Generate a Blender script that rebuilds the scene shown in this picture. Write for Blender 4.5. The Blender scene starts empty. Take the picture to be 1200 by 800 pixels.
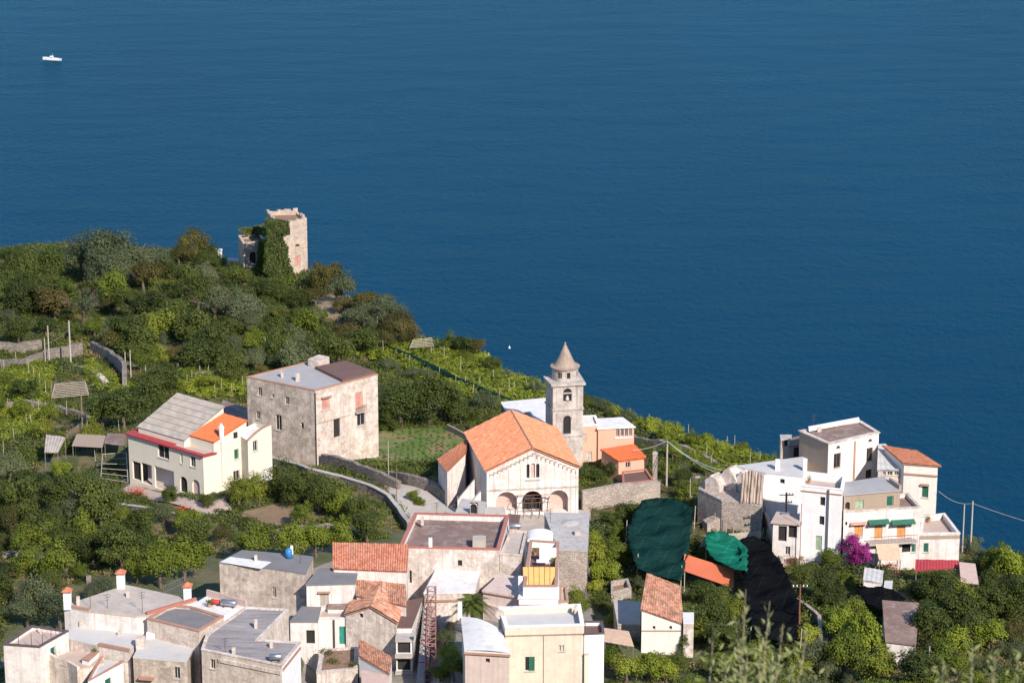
import bpy, math, random
import numpy as np
from mathutils import Vector
R = math.radians
rnd = random.Random(7)
scene = bpy.context.scene
COL = scene.collection

# ------------------------------------------------------------------ camera, light, exposure
CZ, PITCH, F = 300.0, R(17.5), 3500.0          # camera height, downward pitch, focal length in photo pixels
cam = bpy.data.objects.new('camera', bpy.data.cameras.new('camera'))
cam.data.lens = 36 * F / 1200
cam.data.sensor_width = 36
cam.location = (0, 0, CZ)
cam.rotation_euler = (R(90) - PITCH, 0, 0)
cam.data.clip_end = 60000
cam.data.clip_start = 0.5
cam.data.dof.use_dof = True
cam.data.dof.focus_distance = 380
cam.data.dof.aperture_fstop = 7.0
COL.objects.link(cam)
scene.camera = cam

SUN_AZ, SUN_EL = R(29), R(36)                  # sun to the right of and behind the camera
sdir = Vector((math.sin(SUN_AZ) * math.cos(SUN_EL), -math.cos(SUN_AZ) * math.cos(SUN_EL), math.sin(SUN_EL)))
sun = bpy.data.objects.new('sun', bpy.data.lights.new('sun', 'SUN'))
sun.data.energy = 4.8
sun.data.angle = R(0.5)
sun.data.color = (1.0, 0.905, 0.80)
sun.rotation_euler = sdir.to_track_quat('Z', 'Y').to_euler()
COL.objects.link(sun)
world = bpy.data.worlds.new('World')
scene.world = world
world.use_nodes = True
wn = world.node_tree
sky = wn.nodes.new('ShaderNodeTexSky')
sky.sky_type = 'NISHITA'
sky.sun_disc = False
sky.sun_elevation = SUN_EL
sky.sun_rotation = math.atan2(sdir.x, sdir.y)
sky.air_density = 1.0
sky.dust_density = 0.0
sky.ozone_density = 5.0
wn.links.new(sky.outputs[0], wn.nodes['Background'].inputs[0])
wn.nodes['Background'].inputs[1].default_value = 0.14
scene.view_settings.view_transform = 'Standard'
scene.view_settings.look = 'None'
scene.view_settings.gamma = 1
scene.view_settings.exposure = 0.45
scene.cycles.max_bounces = 5
scene.cycles.diffuse_bounces = 3
scene.cycles.glossy_bounces = 2
scene.cycles.transmission_bounces = 2
scene.cycles.transparent_max_bounces = 8

# ------------------------------------------------------------------ pixel <-> world
CP, SP = math.cos(PITCH), math.sin(PITCH)
def ray(px, py):
    a, b = (px - 600) / F, (400 - py) / F
    return (a, CP + b * SP, -SP + b * CP)
def P(px, py, z):
    d = ray(px, py); t = (z - CZ) / d[2]
    return (d[0] * t, d[1] * t, z)
def proj(x, y, z):
    dz = z - CZ
    dep = y * CP - dz * SP
    return 600 + F * x / dep, 400 - F * (y * SP + dz * CP) / dep
PROF = [(-60, 18), (0, -2.4), (8, -5.4), (16, -9.6), (240, -124), (275, -127), (305, -130), (353, -134.3), (405, -139), (505, -148), (700, -165)]
PX_, PZ_ = [a for a, b in PROF], [CZ + b for a, b in PROF]
def base_z(y):
    return np.interp(y, PX_, PZ_)
def gray(px, py, fn, h=0.0):
    d = ray(px, py); ts = np.linspace(244, 760, 700) / d[1]
    v = (CZ + d[2] * ts) > (fn(d[0] * ts, d[1] * ts) + h)
    k = int(np.argmin(v)) if not v.all() else len(ts) - 1       # first time the ray goes under the ground
    t0, t1 = ts[max(0, k - 1)], ts[k]
    for _ in range(16):
        t = (t0 + t1) / 2
        if CZ + d[2] * t > float(fn(d[0] * t, d[1] * t)) + h: t0 = t
        else: t1 = t
    return (d[0] * t0, d[1] * t0, CZ + d[2] * t0)
EDGE_PX = [(-260, 300), (0, 303), (60, 295), (120, 292), (200, 296), (260, 308), (310, 318), (358, 324), (400, 348), (440, 378), (480, 398),
           (540, 414), (600, 444), (660, 466), (740, 490), (800, 510), (870, 533), (920, 548), (1000, 590), (1050, 615), (1100, 630), (1150, 645), (1200, 655), (1300, 690)]
EP = [gray(a, b, lambda x, y: base_z(y)) for a, b in EDGE_PX]
EX = np.array([-400] + [p[0] for p in EP] + [160, 400]); EY = np.array([480] + [p[1] for p in EP] + [235, 225])
o_ = np.argsort(EX); EX, EY = EX[o_], EY[o_]
def terr(x, y):
    x = np.asarray(x, float); y = np.asarray(y, float)
    z = base_z(y)
    far = np.clip((y - 245) / 30, 0, 1)
    z = z + far * (0.55 * np.sin(x * .13 + y * .05) + 0.45 * np.sin(y * .17 - x * .06 + 1) + .3 * np.sin(x * .31 + 2) * np.sin(y * .27))
    z = z - 3.4 * np.clip((313.5 - y) / 2.5, 0, 1) * np.clip((x + 23.5) / 1.5, 0, 1) * np.clip((-7.2 - x) / 1.5, 0, 1)   # lane dropping between the houses
    ye = np.interp(x, EX, EY)
    d = y - ye
    dd = np.where(d > 0, d * d / (d + 10), 0)
    z = z - dd * 0.95 - np.clip(d, 0, 1e9) * 0.05
    return np.maximum(z, -25)
def T(x, y): return float(terr(x, y))
def G(px, py, h=0.0): return gray(px, py, terr, h)
def ZH(px, py, h): return G(px, py, h)[2]
def scale_at(p): return F / (p[1] * CP - (p[2] - CZ) * SP)

# ------------------------------------------------------------------ objects
ORG = {}
def props(o, label=None, cat=None, group=None, kind=None):
    if label: o['label'] = label
    if cat: o['category'] = cat
    if group: o['group'] = group
    if kind: o['kind'] = kind
    return o
def root(name, loc, label, cat, group=None):
    o = bpy.data.objects.new(name, None); COL.objects.link(o)
    o.location = loc; o.empty_display_size = .5
    ORG[o.name] = tuple(loc)
    return props(o, label, cat, group)
class MB:
    def __init__(s): s.v = []; s.f = []; s.uv = {}
    def face(s, pts, uv=None):
        n = len(s.v); s.v += [tuple(p) for p in pts]; s.f.append(tuple(range(n, n + len(pts))))
        if uv: s.uv[len(s.f) - 1] = uv
    def add(s, vs, fs):
        n = len(s.v); s.v += [tuple(p) for p in vs]; s.f += [tuple(i + n for i in f) for f in fs]
    def prism(s, poly, z0, z1):
        n = len(poly)
        vs = [(p[0], p[1], z0) for p in poly] + [(p[0], p[1], z1) for p in poly]
        fs = [tuple(range(n))[::-1], tuple(range(n, 2 * n))] + [(i, (i + 1) % n, n + (i + 1) % n, n + i) for i in range(n)]
        s.add(vs, fs)
    def box(s, c, sx, sy, sz, rz=0.0):
        ca, sa = math.cos(rz), math.sin(rz)
        poly = [(c[0] + ca * x - sa * y, c[1] + sa * x + ca * y) for x, y in ((-sx/2, -sy/2), (sx/2, -sy/2), (sx/2, sy/2), (-sx/2, sy/2))]
        s.prism(poly, c[2], c[2] + sz)
    def slab(s, q, th):
        """closed slab under polygon q (3-D, CCW from above)"""
        n = len(q)
        s.add([tuple(p) for p in q] + [(p[0], p[1], p[2] - th) for p in q],
              [tuple(range(n)), tuple(range(n, 2 * n))[::-1]] + [(i, n + i, n + (i + 1) % n, (i + 1) % n) for i in range(n)])
    def tube(s, pts, r, n=6, caps=True):
        rings = []
        pts = [Vector(p) for p in pts]
        for i, p in enumerate(pts):
            d = (pts[min(i + 1, len(pts) - 1)] - pts[max(i - 1, 0)]).normalized()
            a = d.cross(Vector((0, 0, 1)))
            if a.length < .05: a = d.cross(Vector((1, 0, 0)))
            a.normalize(); b = d.cross(a)
            rr = r[i] if isinstance(r, (list, tuple)) else r
            rings.append([p + (a * math.cos(2 * math.pi * k / n) + b * math.sin(2 * math.pi * k / n)) * rr for k in range(n)])
        o = len(s.v)
        for rg in rings: s.v += [tuple(q) for q in rg]
        for i in range(len(rings) - 1):
            for k in range(n):
                s.f.append((o + i * n + k, o + i * n + (k + 1) % n, o + (i + 1) * n + (k + 1) % n, o + (i + 1) * n + k))
        if caps:
            s.f.append(tuple(o + k for k in range(n))[::-1]); m = o + (len(rings) - 1) * n
            s.f.append(tuple(m + k for k in range(n)))
    def lathe(s, c, prof, n=24, a0=0, a1=2 * math.pi):
        o = len(s.v); full = abs(a1 - a0 - 2 * math.pi) < 1e-6; m = n if full else n + 1
        for (r, z) in prof:
            for k in range(m):
                a = a0 + (a1 - a0) * k / n
                s.v.append((c[0] + r * math.cos(a), c[1] + r * math.sin(a), c[2] + z))
        for i in range(len(prof) - 1):
            for k in range(n):
                k2 = (k + 1) % m
                s.f.append((o + i * m + k, o + i * m + k2, o + (i + 1) * m + k2, o + (i + 1) * m + k))
    def build(s, name, mat, parent=None, smooth=False, kind=None, label=None):
        org = ORG[parent.name] if parent else (0, 0, 0)
        me = bpy.data.meshes.new(name)
        me.from_pydata([(v[0] - org[0], v[1] - org[1], v[2] - org[2]) for v in s.v], [], s.f)
        if s.uv:
            l = me.uv_layers.new(name='UVMap')
            for i, uv in s.uv.items():
                for k, li in enumerate(me.polygons[i].loop_indices): l.data[li].uv = uv[k]
        if smooth: me.polygons.foreach_set('use_smooth', [True] * len(me.polygons))
        me.update()
        o = bpy.data.objects.new(name, me); COL.objects.link(o)
        if mat: me.materials.append(mat)
        if parent: o.parent = parent
        ORG[o.name] = org
        if kind: o['kind'] = kind
        if label: o['label'] = label
        return o
def top(mb, name, mat, label, cat, group=None, smooth=False):
    """a thing that is one mesh, origin at its base"""
    zs = min(v[2] for v in mb.v); cx = sum(v[0] for v in mb.v) / len(mb.v); cy = sum(v[1] for v in mb.v) / len(mb.v)
    mb.v = [(v[0] - cx, v[1] - cy, v[2] - zs) for v in mb.v]
    o = mb.build(name, mat, None, smooth); o.location = (cx, cy, zs); ORG[o.name] = (cx, cy, zs)
    return props(o, label, cat, group)

# ------------------------------------------------------------------ materials
def nt(name):
    m = bpy.data.materials.new(name); m.use_nodes = True
    return m, m.node_tree, m.node_tree.nodes['Principled BSDF']
def N(t, kind, **kw):
    n = t.nodes.new(kind)
    for k, v in kw.items():
        if k in n.inputs: n.inputs[k].default_value = v
        else: setattr(n, k, v)
    return n
def ramp(t, fac, stops):
    n = t.nodes.new('ShaderNodeValToRGB')
    e = n.color_ramp.elements
    while len(e) < len(stops): e.new(.5)
    for i, (p, c) in enumerate(stops):
        e[i].position = p; e[i].color = (*c, 1) if len(c) == 3 else c
    t.links.new(fac, n.inputs[0]); return n.outputs[0]
def mix(t, fac, a, b, mode='MIX'):
    n = t.nodes.new('ShaderNodeMix'); n.data_type = 'RGBA'; n.blend_type = mode
    for s, v in ((0, fac), (6, a), (7, b)):
        if hasattr(v, 'is_linked') or hasattr(v, 'links'): t.links.new(v, n.inputs[s])
        else: n.inputs[s].default_value = (v if s == 0 else (*v, 1))
    return n.outputs[2]
def coord(t, sc=(1, 1, 1), which='geo', rot=(0, 0, 0)):
    mp = t.nodes.new('ShaderNodeMapping'); mp.inputs['Scale'].default_value = sc; mp.inputs['Rotation'].default_value = rot
    if which == 'geo': t.links.new(t.nodes.new('ShaderNodeNewGeometry').outputs['Position'], mp.inputs[0])
    elif which == 'uv': t.links.new(t.nodes.new('ShaderNodeTexCoord').outputs['UV'], mp.inputs[0])
    else: t.links.new(t.nodes.new('ShaderNodeTexCoord').outputs['Object'], mp.inputs[0])
    return mp.outputs[0]
def noise(t, vec, scale, detail=4, rough=.6):
    n = N(t, 'ShaderNodeTexNoise', Scale=scale, Detail=detail, Roughness=rough)
    t.links.new(vec, n.inputs['Vector']); return n.outputs['Fac']
def bump(t, b, h, strength=.4, dist=.05):
    n = N(t, 'ShaderNodeBump', Strength=strength, Distance=dist)
    t.links.new(h, n.inputs['Height']); t.links.new(n.outputs[0], b.inputs['Normal'])
def plaster(name, c, dirt=(.34, .25, .20), amt=.5, streak=.5, patch=None, pamt=.5):
    """painted render with weather stains, rain streaks and worn patches"""
    m, t, b = nt(name); b.inputs['Roughness'].default_value = .9
    g = coord(t)
    n1 = noise(t, g, .8, 9, .74)
    f1 = ramp(t, n1, [(.42, (0, 0, 0)), (.62, (amt, amt, amt))])
    col = mix(t, f1, c, dirt)
    st = noise(t, coord(t, (3.2, 3.2, .14)), 1.0, 4, .65)
    f2 = ramp(t, st, [(.50, (0, 0, 0)), (.66, (streak, streak, streak))])
    col = mix(t, f2, col, tuple(x * .75 for x in dirt))
    if patch:
        f3 = ramp(t, noise(t, g, .6, 10, .78), [(.47, (0, 0, 0)), (.56, (1, 1, 1))])
        fm = t.nodes.new('ShaderNodeMath'); fm.operation = 'MULTIPLY'; t.links.new(f3, fm.inputs[0]); fm.inputs[1].default_value = pamt
        vo = N(t, 'ShaderNodeTexVoronoi', Scale=3.2); t.links.new(g, vo.inputs['Vector'])
        se = t.nodes.new('ShaderNodeSeparateColor'); t.links.new(vo.outputs['Color'], se.inputs[0])
        col = mix(t, fm.outputs[0], col, ramp(t, se.outputs[0], [(0, tuple(x * .6 for x in patch)), (.6, patch), (1, tuple(min(1, x * 1.7) for x in patch))]))
    fine = noise(t, g, 7, 3, .6)
    col = mix(t, .25, col, ramp(t, fine, [(.3, tuple(x * .7 for x in c)), (.7, tuple(min(1, x * 1.15) for x in c))]))
    t.links.new(col, b.inputs['Base Color']); bump(t, b, fine, .25, .03)
    return m
def stone(name, a, b_, mortar=(.25, .22, .18), sc=4.2):
    m, t, b = nt(name); b.inputs['Roughness'].default_value = .95
    g = coord(t, (1, 1, 1.5))
    v = N(t, 'ShaderNodeTexVoronoi', Scale=sc); t.links.new(g, v.inputs['Vector'])
    v2 = N(t, 'ShaderNodeTexVoronoi', Scale=sc, feature='DISTANCE_TO_EDGE'); t.links.new(g, v2.inputs['Vector'])
    sep = t.nodes.new('ShaderNodeSeparateColor'); t.links.new(v.outputs['Color'], sep.inputs[0])
    col = ramp(t, sep.outputs[0], [(0, a), (1, b_)])
    col = mix(t, ramp(t, v2.outputs['Distance'], [(.02, (1, 1, 1)), (.09, (0, 0, 0))]), col, mortar)
    n1 = noise(t, coord(t), .5, 6, .7)
    col = mix(t, ramp(t, n1, [(.4, (0, 0, 0)), (.75, (.6, .6, .6))]), col, tuple(x * .6 for x in a))
    t.links.new(col, b.inputs['Base Color']); bump(t, b, v2.outputs['Distance'], .8, .12)
    return m
def roofing(name, a, b_, c=None, sc=.5, stretch=(1, 1, 1), rot=(0, 0, 0), rough=.85):
    """weathered flat roofing: concrete, felt, bitumen paint"""
    m, t, b = nt(name); b.inputs['Roughness'].default_value = rough
    g = coord(t, stretch, rot=rot)
    col = ramp(t, noise(t, g, sc, 8, .72), [(.32, a), (.68, b_)])
    if c: col = mix(t, ramp(t, noise(t, g, sc * 2.3, 5, .7), [(.5, (0, 0, 0)), (.66, (.8, .8, .8))]), col, c)
    col = mix(t, .3, col, ramp(t, noise(t, coord(t), 9, 2), [(.3, a), (.7, b_)]))
    t.links.new(col, b.inputs['Base Color']); bump(t, b, noise(t, coord(t), 4, 3), .2, .04)
    return m
def tiles(name, cols, dirt=(.12, .09, .07), amt=.5, tu=.26, tv=.4):
    """terracotta, one tint per tile cell (UV in metres)"""
    m, t, b = nt(name); b.inputs['Roughness'].default_value = .85
    uv = coord(t, (1 / tu, 1 / tv, 1), 'uv')
    fl = t.nodes.new('ShaderNodeVectorMath'); fl.operation = 'FLOOR'; t.links.new(uv, fl.inputs[0])
    wnz = t.nodes.new('ShaderNodeTexWhiteNoise'); wnz.noise_dimensions = '2D'; t.links.new(fl.outputs[0], wnz.inputs['Vector'])
    col = ramp(t, wnz.outputs['Value'], [(i / (len(cols) - 1), c) for i, c in enumerate(cols)])
    n1 = noise(t, coord(t), .7, 7, .72)
    col = mix(t, ramp(t, n1, [(.45, (0, 0, 0)), (.72, (amt, amt, amt))]), col, dirt)
    t.links.new(col, b.inputs['Base Color']); return m
def flat(name, c, rough=.8, var=.25, metal=0.0, sc=2.0):
    m, t, b = nt(name); b.inputs['Roughness'].default_value = rough; b.inputs['Metallic'].default_value = metal
    col = ramp(t, noise(t, coord(t), sc, 5, .65), [(.3, tuple(x * (1 - var) for x in c)), (.7, tuple(min(1, x * (1 + var)) for x in c))])
    t.links.new(col, b.inputs['Base Color']); return m
def leafmat(name, cols, lo=.8, transl=.28):
    """foliage: tint per plant and per leaf"""
    m, t, b = nt(name); b.inputs['Roughness'].default_value = .62; b.inputs['Specular IOR Level'].default_value = .25
    oi = t.nodes.new('ShaderNodeObjectInfo'); ge = t.nodes.new('ShaderNodeNewGeometry')
    ad = t.nodes.new('ShaderNodeMath'); ad.operation = 'MULTIPLY'; ad.inputs[1].default_value = .5
    t.links.new(ge.outputs['Random Per Island'], ad.inputs[0])
    a2 = t.nodes.new('ShaderNodeMath'); a2.operation = 'MULTIPLY_ADD'; a2.inputs[1].default_value = .5
    t.links.new(oi.outputs['Random'], a2.inputs[0]); t.links.new(ad.outputs[0], a2.inputs[2])
    col = ramp(t, a2.outputs[0], [(i / (len(cols) - 1), c) for i, c in enumerate(cols)])
    big = noise(t, coord(t), .09, 3, .5)
    col = mix(t, 1.0, col, ramp(t, big, [(.35, (lo, lo, lo * .95)), (.65, (1.15, 1.12, 1.0))]), 'MULTIPLY')
    t.links.new(col, b.inputs['Base Color'])
    tr = t.nodes.new('ShaderNodeBsdfTranslucent'); t.links.new(col, tr.inputs[0])
    ms = t.nodes.new('ShaderNodeMixShader'); ms.inputs[0].default_value = transl
    t.links.new(b.outputs[0], ms.inputs[1]); t.links.new(tr.outputs[0], ms.inputs[2])
    t.links.new(ms.outputs[0], t.nodes['Material Output'].inputs[0])
    return m
M = {}
M['white'] = plaster('white_limewash', (.76, .71, .67), amt=.5, streak=.45)
M['clean'] = plaster('clean_white_paint', (.84, .82, .82), amt=.2, streak=.18)
M['cream'] = plaster('cream_render', (.76, .71, .64), amt=.14, streak=.14)
M['pale'] = plaster('pale_cream_render', (.72, .66, .54), amt=.1, streak=.1)
M['yellow'] = plaster('yellow_render', (.68, .61, .49), amt=.3, streak=.25)
M['peach'] = plaster('peach_render', (.72, .40, .28), amt=.15, streak=.1)
M['pink'] = plaster('pink_render', (.62, .50, .45), amt=.35, streak=.35)
M['church'] = plaster('church_plaster', (.74, .68, .63), amt=.5, streak=.7)
M['campanile'] = plaster('campanile_plaster', (.56, .50, .45), dirt=(.16, .13, .11), amt=.7, streak=.6)
M['old'] = plaster('old_grey_render', (.62, .52, .44), dirt=(.20, .145, .12), amt=.7, streak=.55, patch=(.22, .17, .13), pamt=.8)
M['oldlight'] = plaster('old_buff_render', (.70, .60, .52), dirt=(.30, .22, .18), amt=.6, streak=.45, patch=(.34, .26, .20), pamt=.75)
M['worn'] = plaster('worn_white_render', (.74, .66, .60), dirt=(.30, .22, .18), amt=.8, streak=.75, patch=(.33, .26, .21), pamt=.7)
M['brownr'] = plaster('brown_render_and_side_shade', (.36, .28, .21), amt=.5, streak=.4)
M['ruin'] = plaster('ruin_masonry', (.56, .45, .36), dirt=(.26, .20, .15), amt=.7, streak=.5, patch=(.36, .28, .22), pamt=.8)
M['rubble'] = stone('rubble_masonry', (.34, .27, .23), (.60, .50, .43))
M['drystone'] = stone('dry_stone', (.20, .165, .14), (.37, .31, .26), (.07, .06, .05), 3.2)
M['cement'] = roofing('cement_screed', (.36, .31, .26), (.56, .49, .43), (.40, .27, .20))
M['whiteroof'] = roofing('white_painted_roof', (.62, .60, .58), (.76, .74, .71), (.50, .47, .45))
M['paleroof'] = roofing('pale_grey_roof', (.44, .43, .42), (.58, .56, .54))
M['asphalt'] = roofing('bitumen_felt', (.15, .145, .15), (.22, .21, .21))
M['streaky'] = roofing('streaked_roof_felt', (.15, .13, .13), (.42, .39, .38), (.20, .12, .10), .5, (.45, 2.6, 1), (0, 0, .35))
M['brownroof'] = roofing('brown_stained_roof', (.15, .09, .075), (.26, .18, .15), (.38, .33, .29), .35)
M['greyroof'] = roofing('grey_roof_paint', (.30, .29, .29), (.40, .39, .39))
M['lightstone'] = roofing('lime_roof_stone', (.36, .33, .31), (.52, .49, .46), (.25, .22, .20), .6)
M['redroof'] = roofing('red_brown_roof', (.12, .065, .055), (.17, .10, .08), None, .8)
M['terrace'] = roofing('pink_terrace_paving', (.40, .30, .25), (.52, .41, .35), None, 1.0)
M['coping'] = plaster('terracotta_coping', (.42, .24, .17), dirt=(.2, .1, .07), amt=.4, streak=.1)
M['redcope'] = plaster('red_coping', (.42, .16, .12), dirt=(.2, .07, .06), amt=.3, streak=.1)
M['darkcope'] = flat('dark_coping', (.10, .075, .075))
M['orange_tile'] = tiles('orange_tiles', [(.52, .17, .07), (.64, .24, .115), (.58, .22, .11), (.68, .31, .18)], (.30, .20, .14), .4)
M['bright_tile'] = tiles('bright_orange_tiles', [(.68, .15, .045), (.74, .18, .06), (.70, .16, .05)], amt=.08)
M['old_tile'] = tiles('old_terracotta', [(.30, .12, .07), (.50, .22, .13), (.58, .31, .20), (.42, .15, .08), (.55, .36, .25)], (.14, .11, .08), .75)
M['red_tile'] = tiles('red_terracotta', [(.42, .12, .06), (.56, .20, .11), (.60, .28, .18), (.48, .14, .07)], (.30, .20, .14), .5)
M['greycorr'] = flat('grey_corrugated_sheet', (.40, .35, .30), .7, .22, sc=.9)
M['whitecorr'] = flat('white_corrugated_sheet', (.50, .48, .46), .7, .15, sc=.9)
M['redmetal'] = flat('red_painted_metal', (.36, .045, .05), .5, .2)
M['dark'] = flat('dark_interior', (.022, .02, .02), .9)
M['glass'] = flat('window_glass', (.03, .033, .036), .08, .2)
M['frame'] = flat('pale_frame_paint', (.50, .46, .42), .7)
M['brownframe'] = flat('brown_frame_wood', (.16, .09, .06), .7)
M['green'] = flat('green_shutter_paint', (.018, .12, .075), .6)
M['lgreen'] = flat('pale_green_shutter_paint', (.32, .42, .28), .7)
M['teal'] = flat('teal_door_paint', (.03, .27, .20), .6)
M['orange'] = flat('orange_shutter_wood', (.62, .28, .10), .6)
M['pinksh'] = flat('faded_pink_shutter_paint', (.50, .24, .19), .8)
M['pinkwall'] = flat('pink_inner_plaster', (.52, .38, .33), .9, .1)
M['innerwhite'] = flat('loggia_white_plaster', (.60, .57, .55), .9, .1)
M['concrete'] = flat('concrete', (.42, .38, .34), .9, .15)
M['wood'] = flat('weathered_wood', (.20, .15, .11), .9)
M['palewood'] = flat('pale_stake_wood', (.45, .38, .31), .9)
M['pole'] = flat('concrete_pole', (.42, .37, .32), .9, .1)
M['rust'] = flat('rusty_iron', (.22, .08, .045), .8)
M['iron'] = flat('dark_iron', (.06, .05, .05), .6)
M['steel'] = flat('galvanised_steel', (.42, .43, .45), .35, .1, .8)
M['blue'] = flat('blue_plastic', (.03, .20, .48), .45)
M['redplastic'] = flat('red_plastic', (.55, .05, .03), .45)
M['whitepaint'] = flat('white_gloss_paint', (.80, .80, .80), .35, .05)
M['bark'] = flat('bark', (.13, .095, .07), .95, .35, sc=6)
M['palebark'] = flat('pale_bark', (.27, .21, .16), .95, .3, sc=6)
M['cappaint'] = flat('chimney_cap_clay', (.52, .17, .09), .85, .3)
M['latticepaint'] = flat('faded_red_lattice', (.30, .14, .13), .8)
M['soil'] = flat('soil', (.24, .15, .10), .95)
M['peachcloth'] = flat('peach_cloth', (.56, .39, .27), .8, .12)
# ------------------------------------------------------------------ building kit
FOOT = []                                     # footprints, kept clear of planting
def clip_half(poly, a, b):
    """clip polygon (u,z) to the left of a->b"""
    out = []; s = lambda p: (b[0]-a[0])*(p[1]-a[1]) - (b[1]-a[1])*(p[0]-a[0])
    for i in range(len(poly)):
        p, q = poly[i], poly[(i+1) % len(poly)]; sp, sq = s(p), s(q)
        if sp >= -1e-7: out.append(p)
        if (sp > 1e-7 and sq < -1e-7) or (sp < -1e-7 and sq > 1e-7):
            t = sp / (sp - sq); out.append((p[0]+(q[0]-p[0])*t, p[1]+(q[1]-p[1])*t))
    return out
class Plane:
    """vertical plane through ground points a, b; u runs a->b, outward normal on the right of a->b"""
    def __init__(s, a, b):
        s.a, s.b = a, b; s.L = math.hypot(b[0]-a[0], b[1]-a[1])
        s.d = ((b[0]-a[0])/s.L, (b[1]-a[1])/s.L); s.n = (s.d[1], -s.d[0])
    def pt(s, u, z, off=0.0): return (s.a[0]+s.d[0]*u+s.n[0]*off, s.a[1]+s.d[1]*u+s.n[1]*off, z)
    def hit(s, px, py):
        r = ray(px, py); den = r[0]*s.n[0]+r[1]*s.n[1]
        t = (s.a[0]*s.n[0]+s.a[1]*s.n[1]) / den
        x, y = r[0]*t, r[1]*t
        return (x-s.a[0])*s.d[0]+(y-s.a[1])*s.d[1], CZ+r[2]*t
    def rect(s, x0, y0, x1, y1):
        ym, xm = (y0+y1)/2, (x0+x1)/2
        u0, u1 = s.hit(x0, ym)[0], s.hit(x1, ym)[0]
        z1, z0 = s.hit(xm, y0)[1], s.hit(xm, y1)[1]
        u0, u1 = min(u0, u1), max(u0, u1)
        return max(.06, u0), min(s.L-.06, u1), z0, z1
def opening_hole(kind): return kind != 'flatdoor'
def wall_face(mb, pl, prof, zb, ops):
    """prof: top profile [(u,z)] from u=0 to u=L; ops: (u0,u1,z0,z1,arch)"""
    poly = [(0, zb), (pl.L, zb)] + [p for p in reversed(prof)]
    zt = max(p[1] for p in prof)
    us = sorted({0.0, pl.L, *[o[0] for o in ops], *[o[1] for o in ops]}); zs = sorted({zb, zt, *[o[2] for o in ops if o[2] > zb], *[o[3] for o in ops]})
    for i in range(len(us)-1):
        if us[i+1]-us[i] < 1e-5: continue
        for j in range(len(zs)-1):
            if zs[j+1]-zs[j] < 1e-5: continue
            um, zm = (us[i]+us[i+1])/2, (zs[j]+zs[j+1])/2
            if any(o[0] < um < o[1] and o[2] < zm < o[3] for o in ops): continue
            c = [(us[i], zs[j]), (us[i+1], zs[j]), (us[i+1], zs[j+1]), (us[i], zs[j+1])]
            for k in range(1, len(poly)):
                c = clip_half(c, poly[k], poly[(k+1) % len(poly)])
                if len(c) < 3: break
            if len(c) >= 3: mb.face([pl.pt(u, z) for u, z in c])
    for (u0, u1, z0, z1, arch) in ops:
        D = -1.3 if arch and u1-u0 > 2 else -.24
        if arch:
            r = (u1-u0)/2; uc = (u0+u1)/2; rz = min(r, (z1-z0)*.8); n = 10
            arc = [(uc-r*math.cos(math.pi*k/n), z1-rz+rz*math.sin(math.pi*k/n)) for k in range(n+1)]
            for k in range(n):
                cu, cz = (u0, z1) if k < n/2 else (u1, z1)
                mb.face([pl.pt(*arc[k]), pl.pt(*arc[k+1]), pl.pt(cu, cz)])
                mb.face([pl.pt(*arc[k]), pl.pt(*arc[k], D), pl.pt(*arc[k+1], D), pl.pt(*arc[k+1])])
            mb.face([pl.pt(u0, z1), pl.pt(*arc[n//2]), pl.pt(u1, z1)]) if abs(arc[n//2][1]-z1) > 1e-4 else None
            rim = [(u0, z1-rz), (u0, z0), (u1, z0), (u1, z1-rz)]
        else: rim = [(u1, z1), (u0, z1), (u0, z0), (u1, z0), (u1, z1)]
        for k in range(len(rim)-1):
            mb.face([pl.pt(*rim[k]), pl.pt(*rim[k+1]), pl.pt(*rim[k+1], D), pl.pt(*rim[k], D)])
def bar(mb, pl, u0, u1, z0, z1, o0, o1):
    q = [pl.pt(u0, z0, o0), pl.pt(u1, z0, o0), pl.pt(u1, z0, o1), pl.pt(u0, z0, o1)]
    h = [(p[0], p[1], z1) for p in q]
    mb.add(q+h, [(0,1,2,3), (4,7,6,5), (0,4,5,1), (1,5,6,2), (2,6,7,3), (3,7,4,0)])
SHUT = {'green': 'green', 'lgreen': 'lgreen', 'orange': 'orange', 'pinksh': 'pinksh', 'teal': 'teal', 'brown': 'brownframe', 'white': 'frame', 'grey': 'greycorr'}
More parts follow.
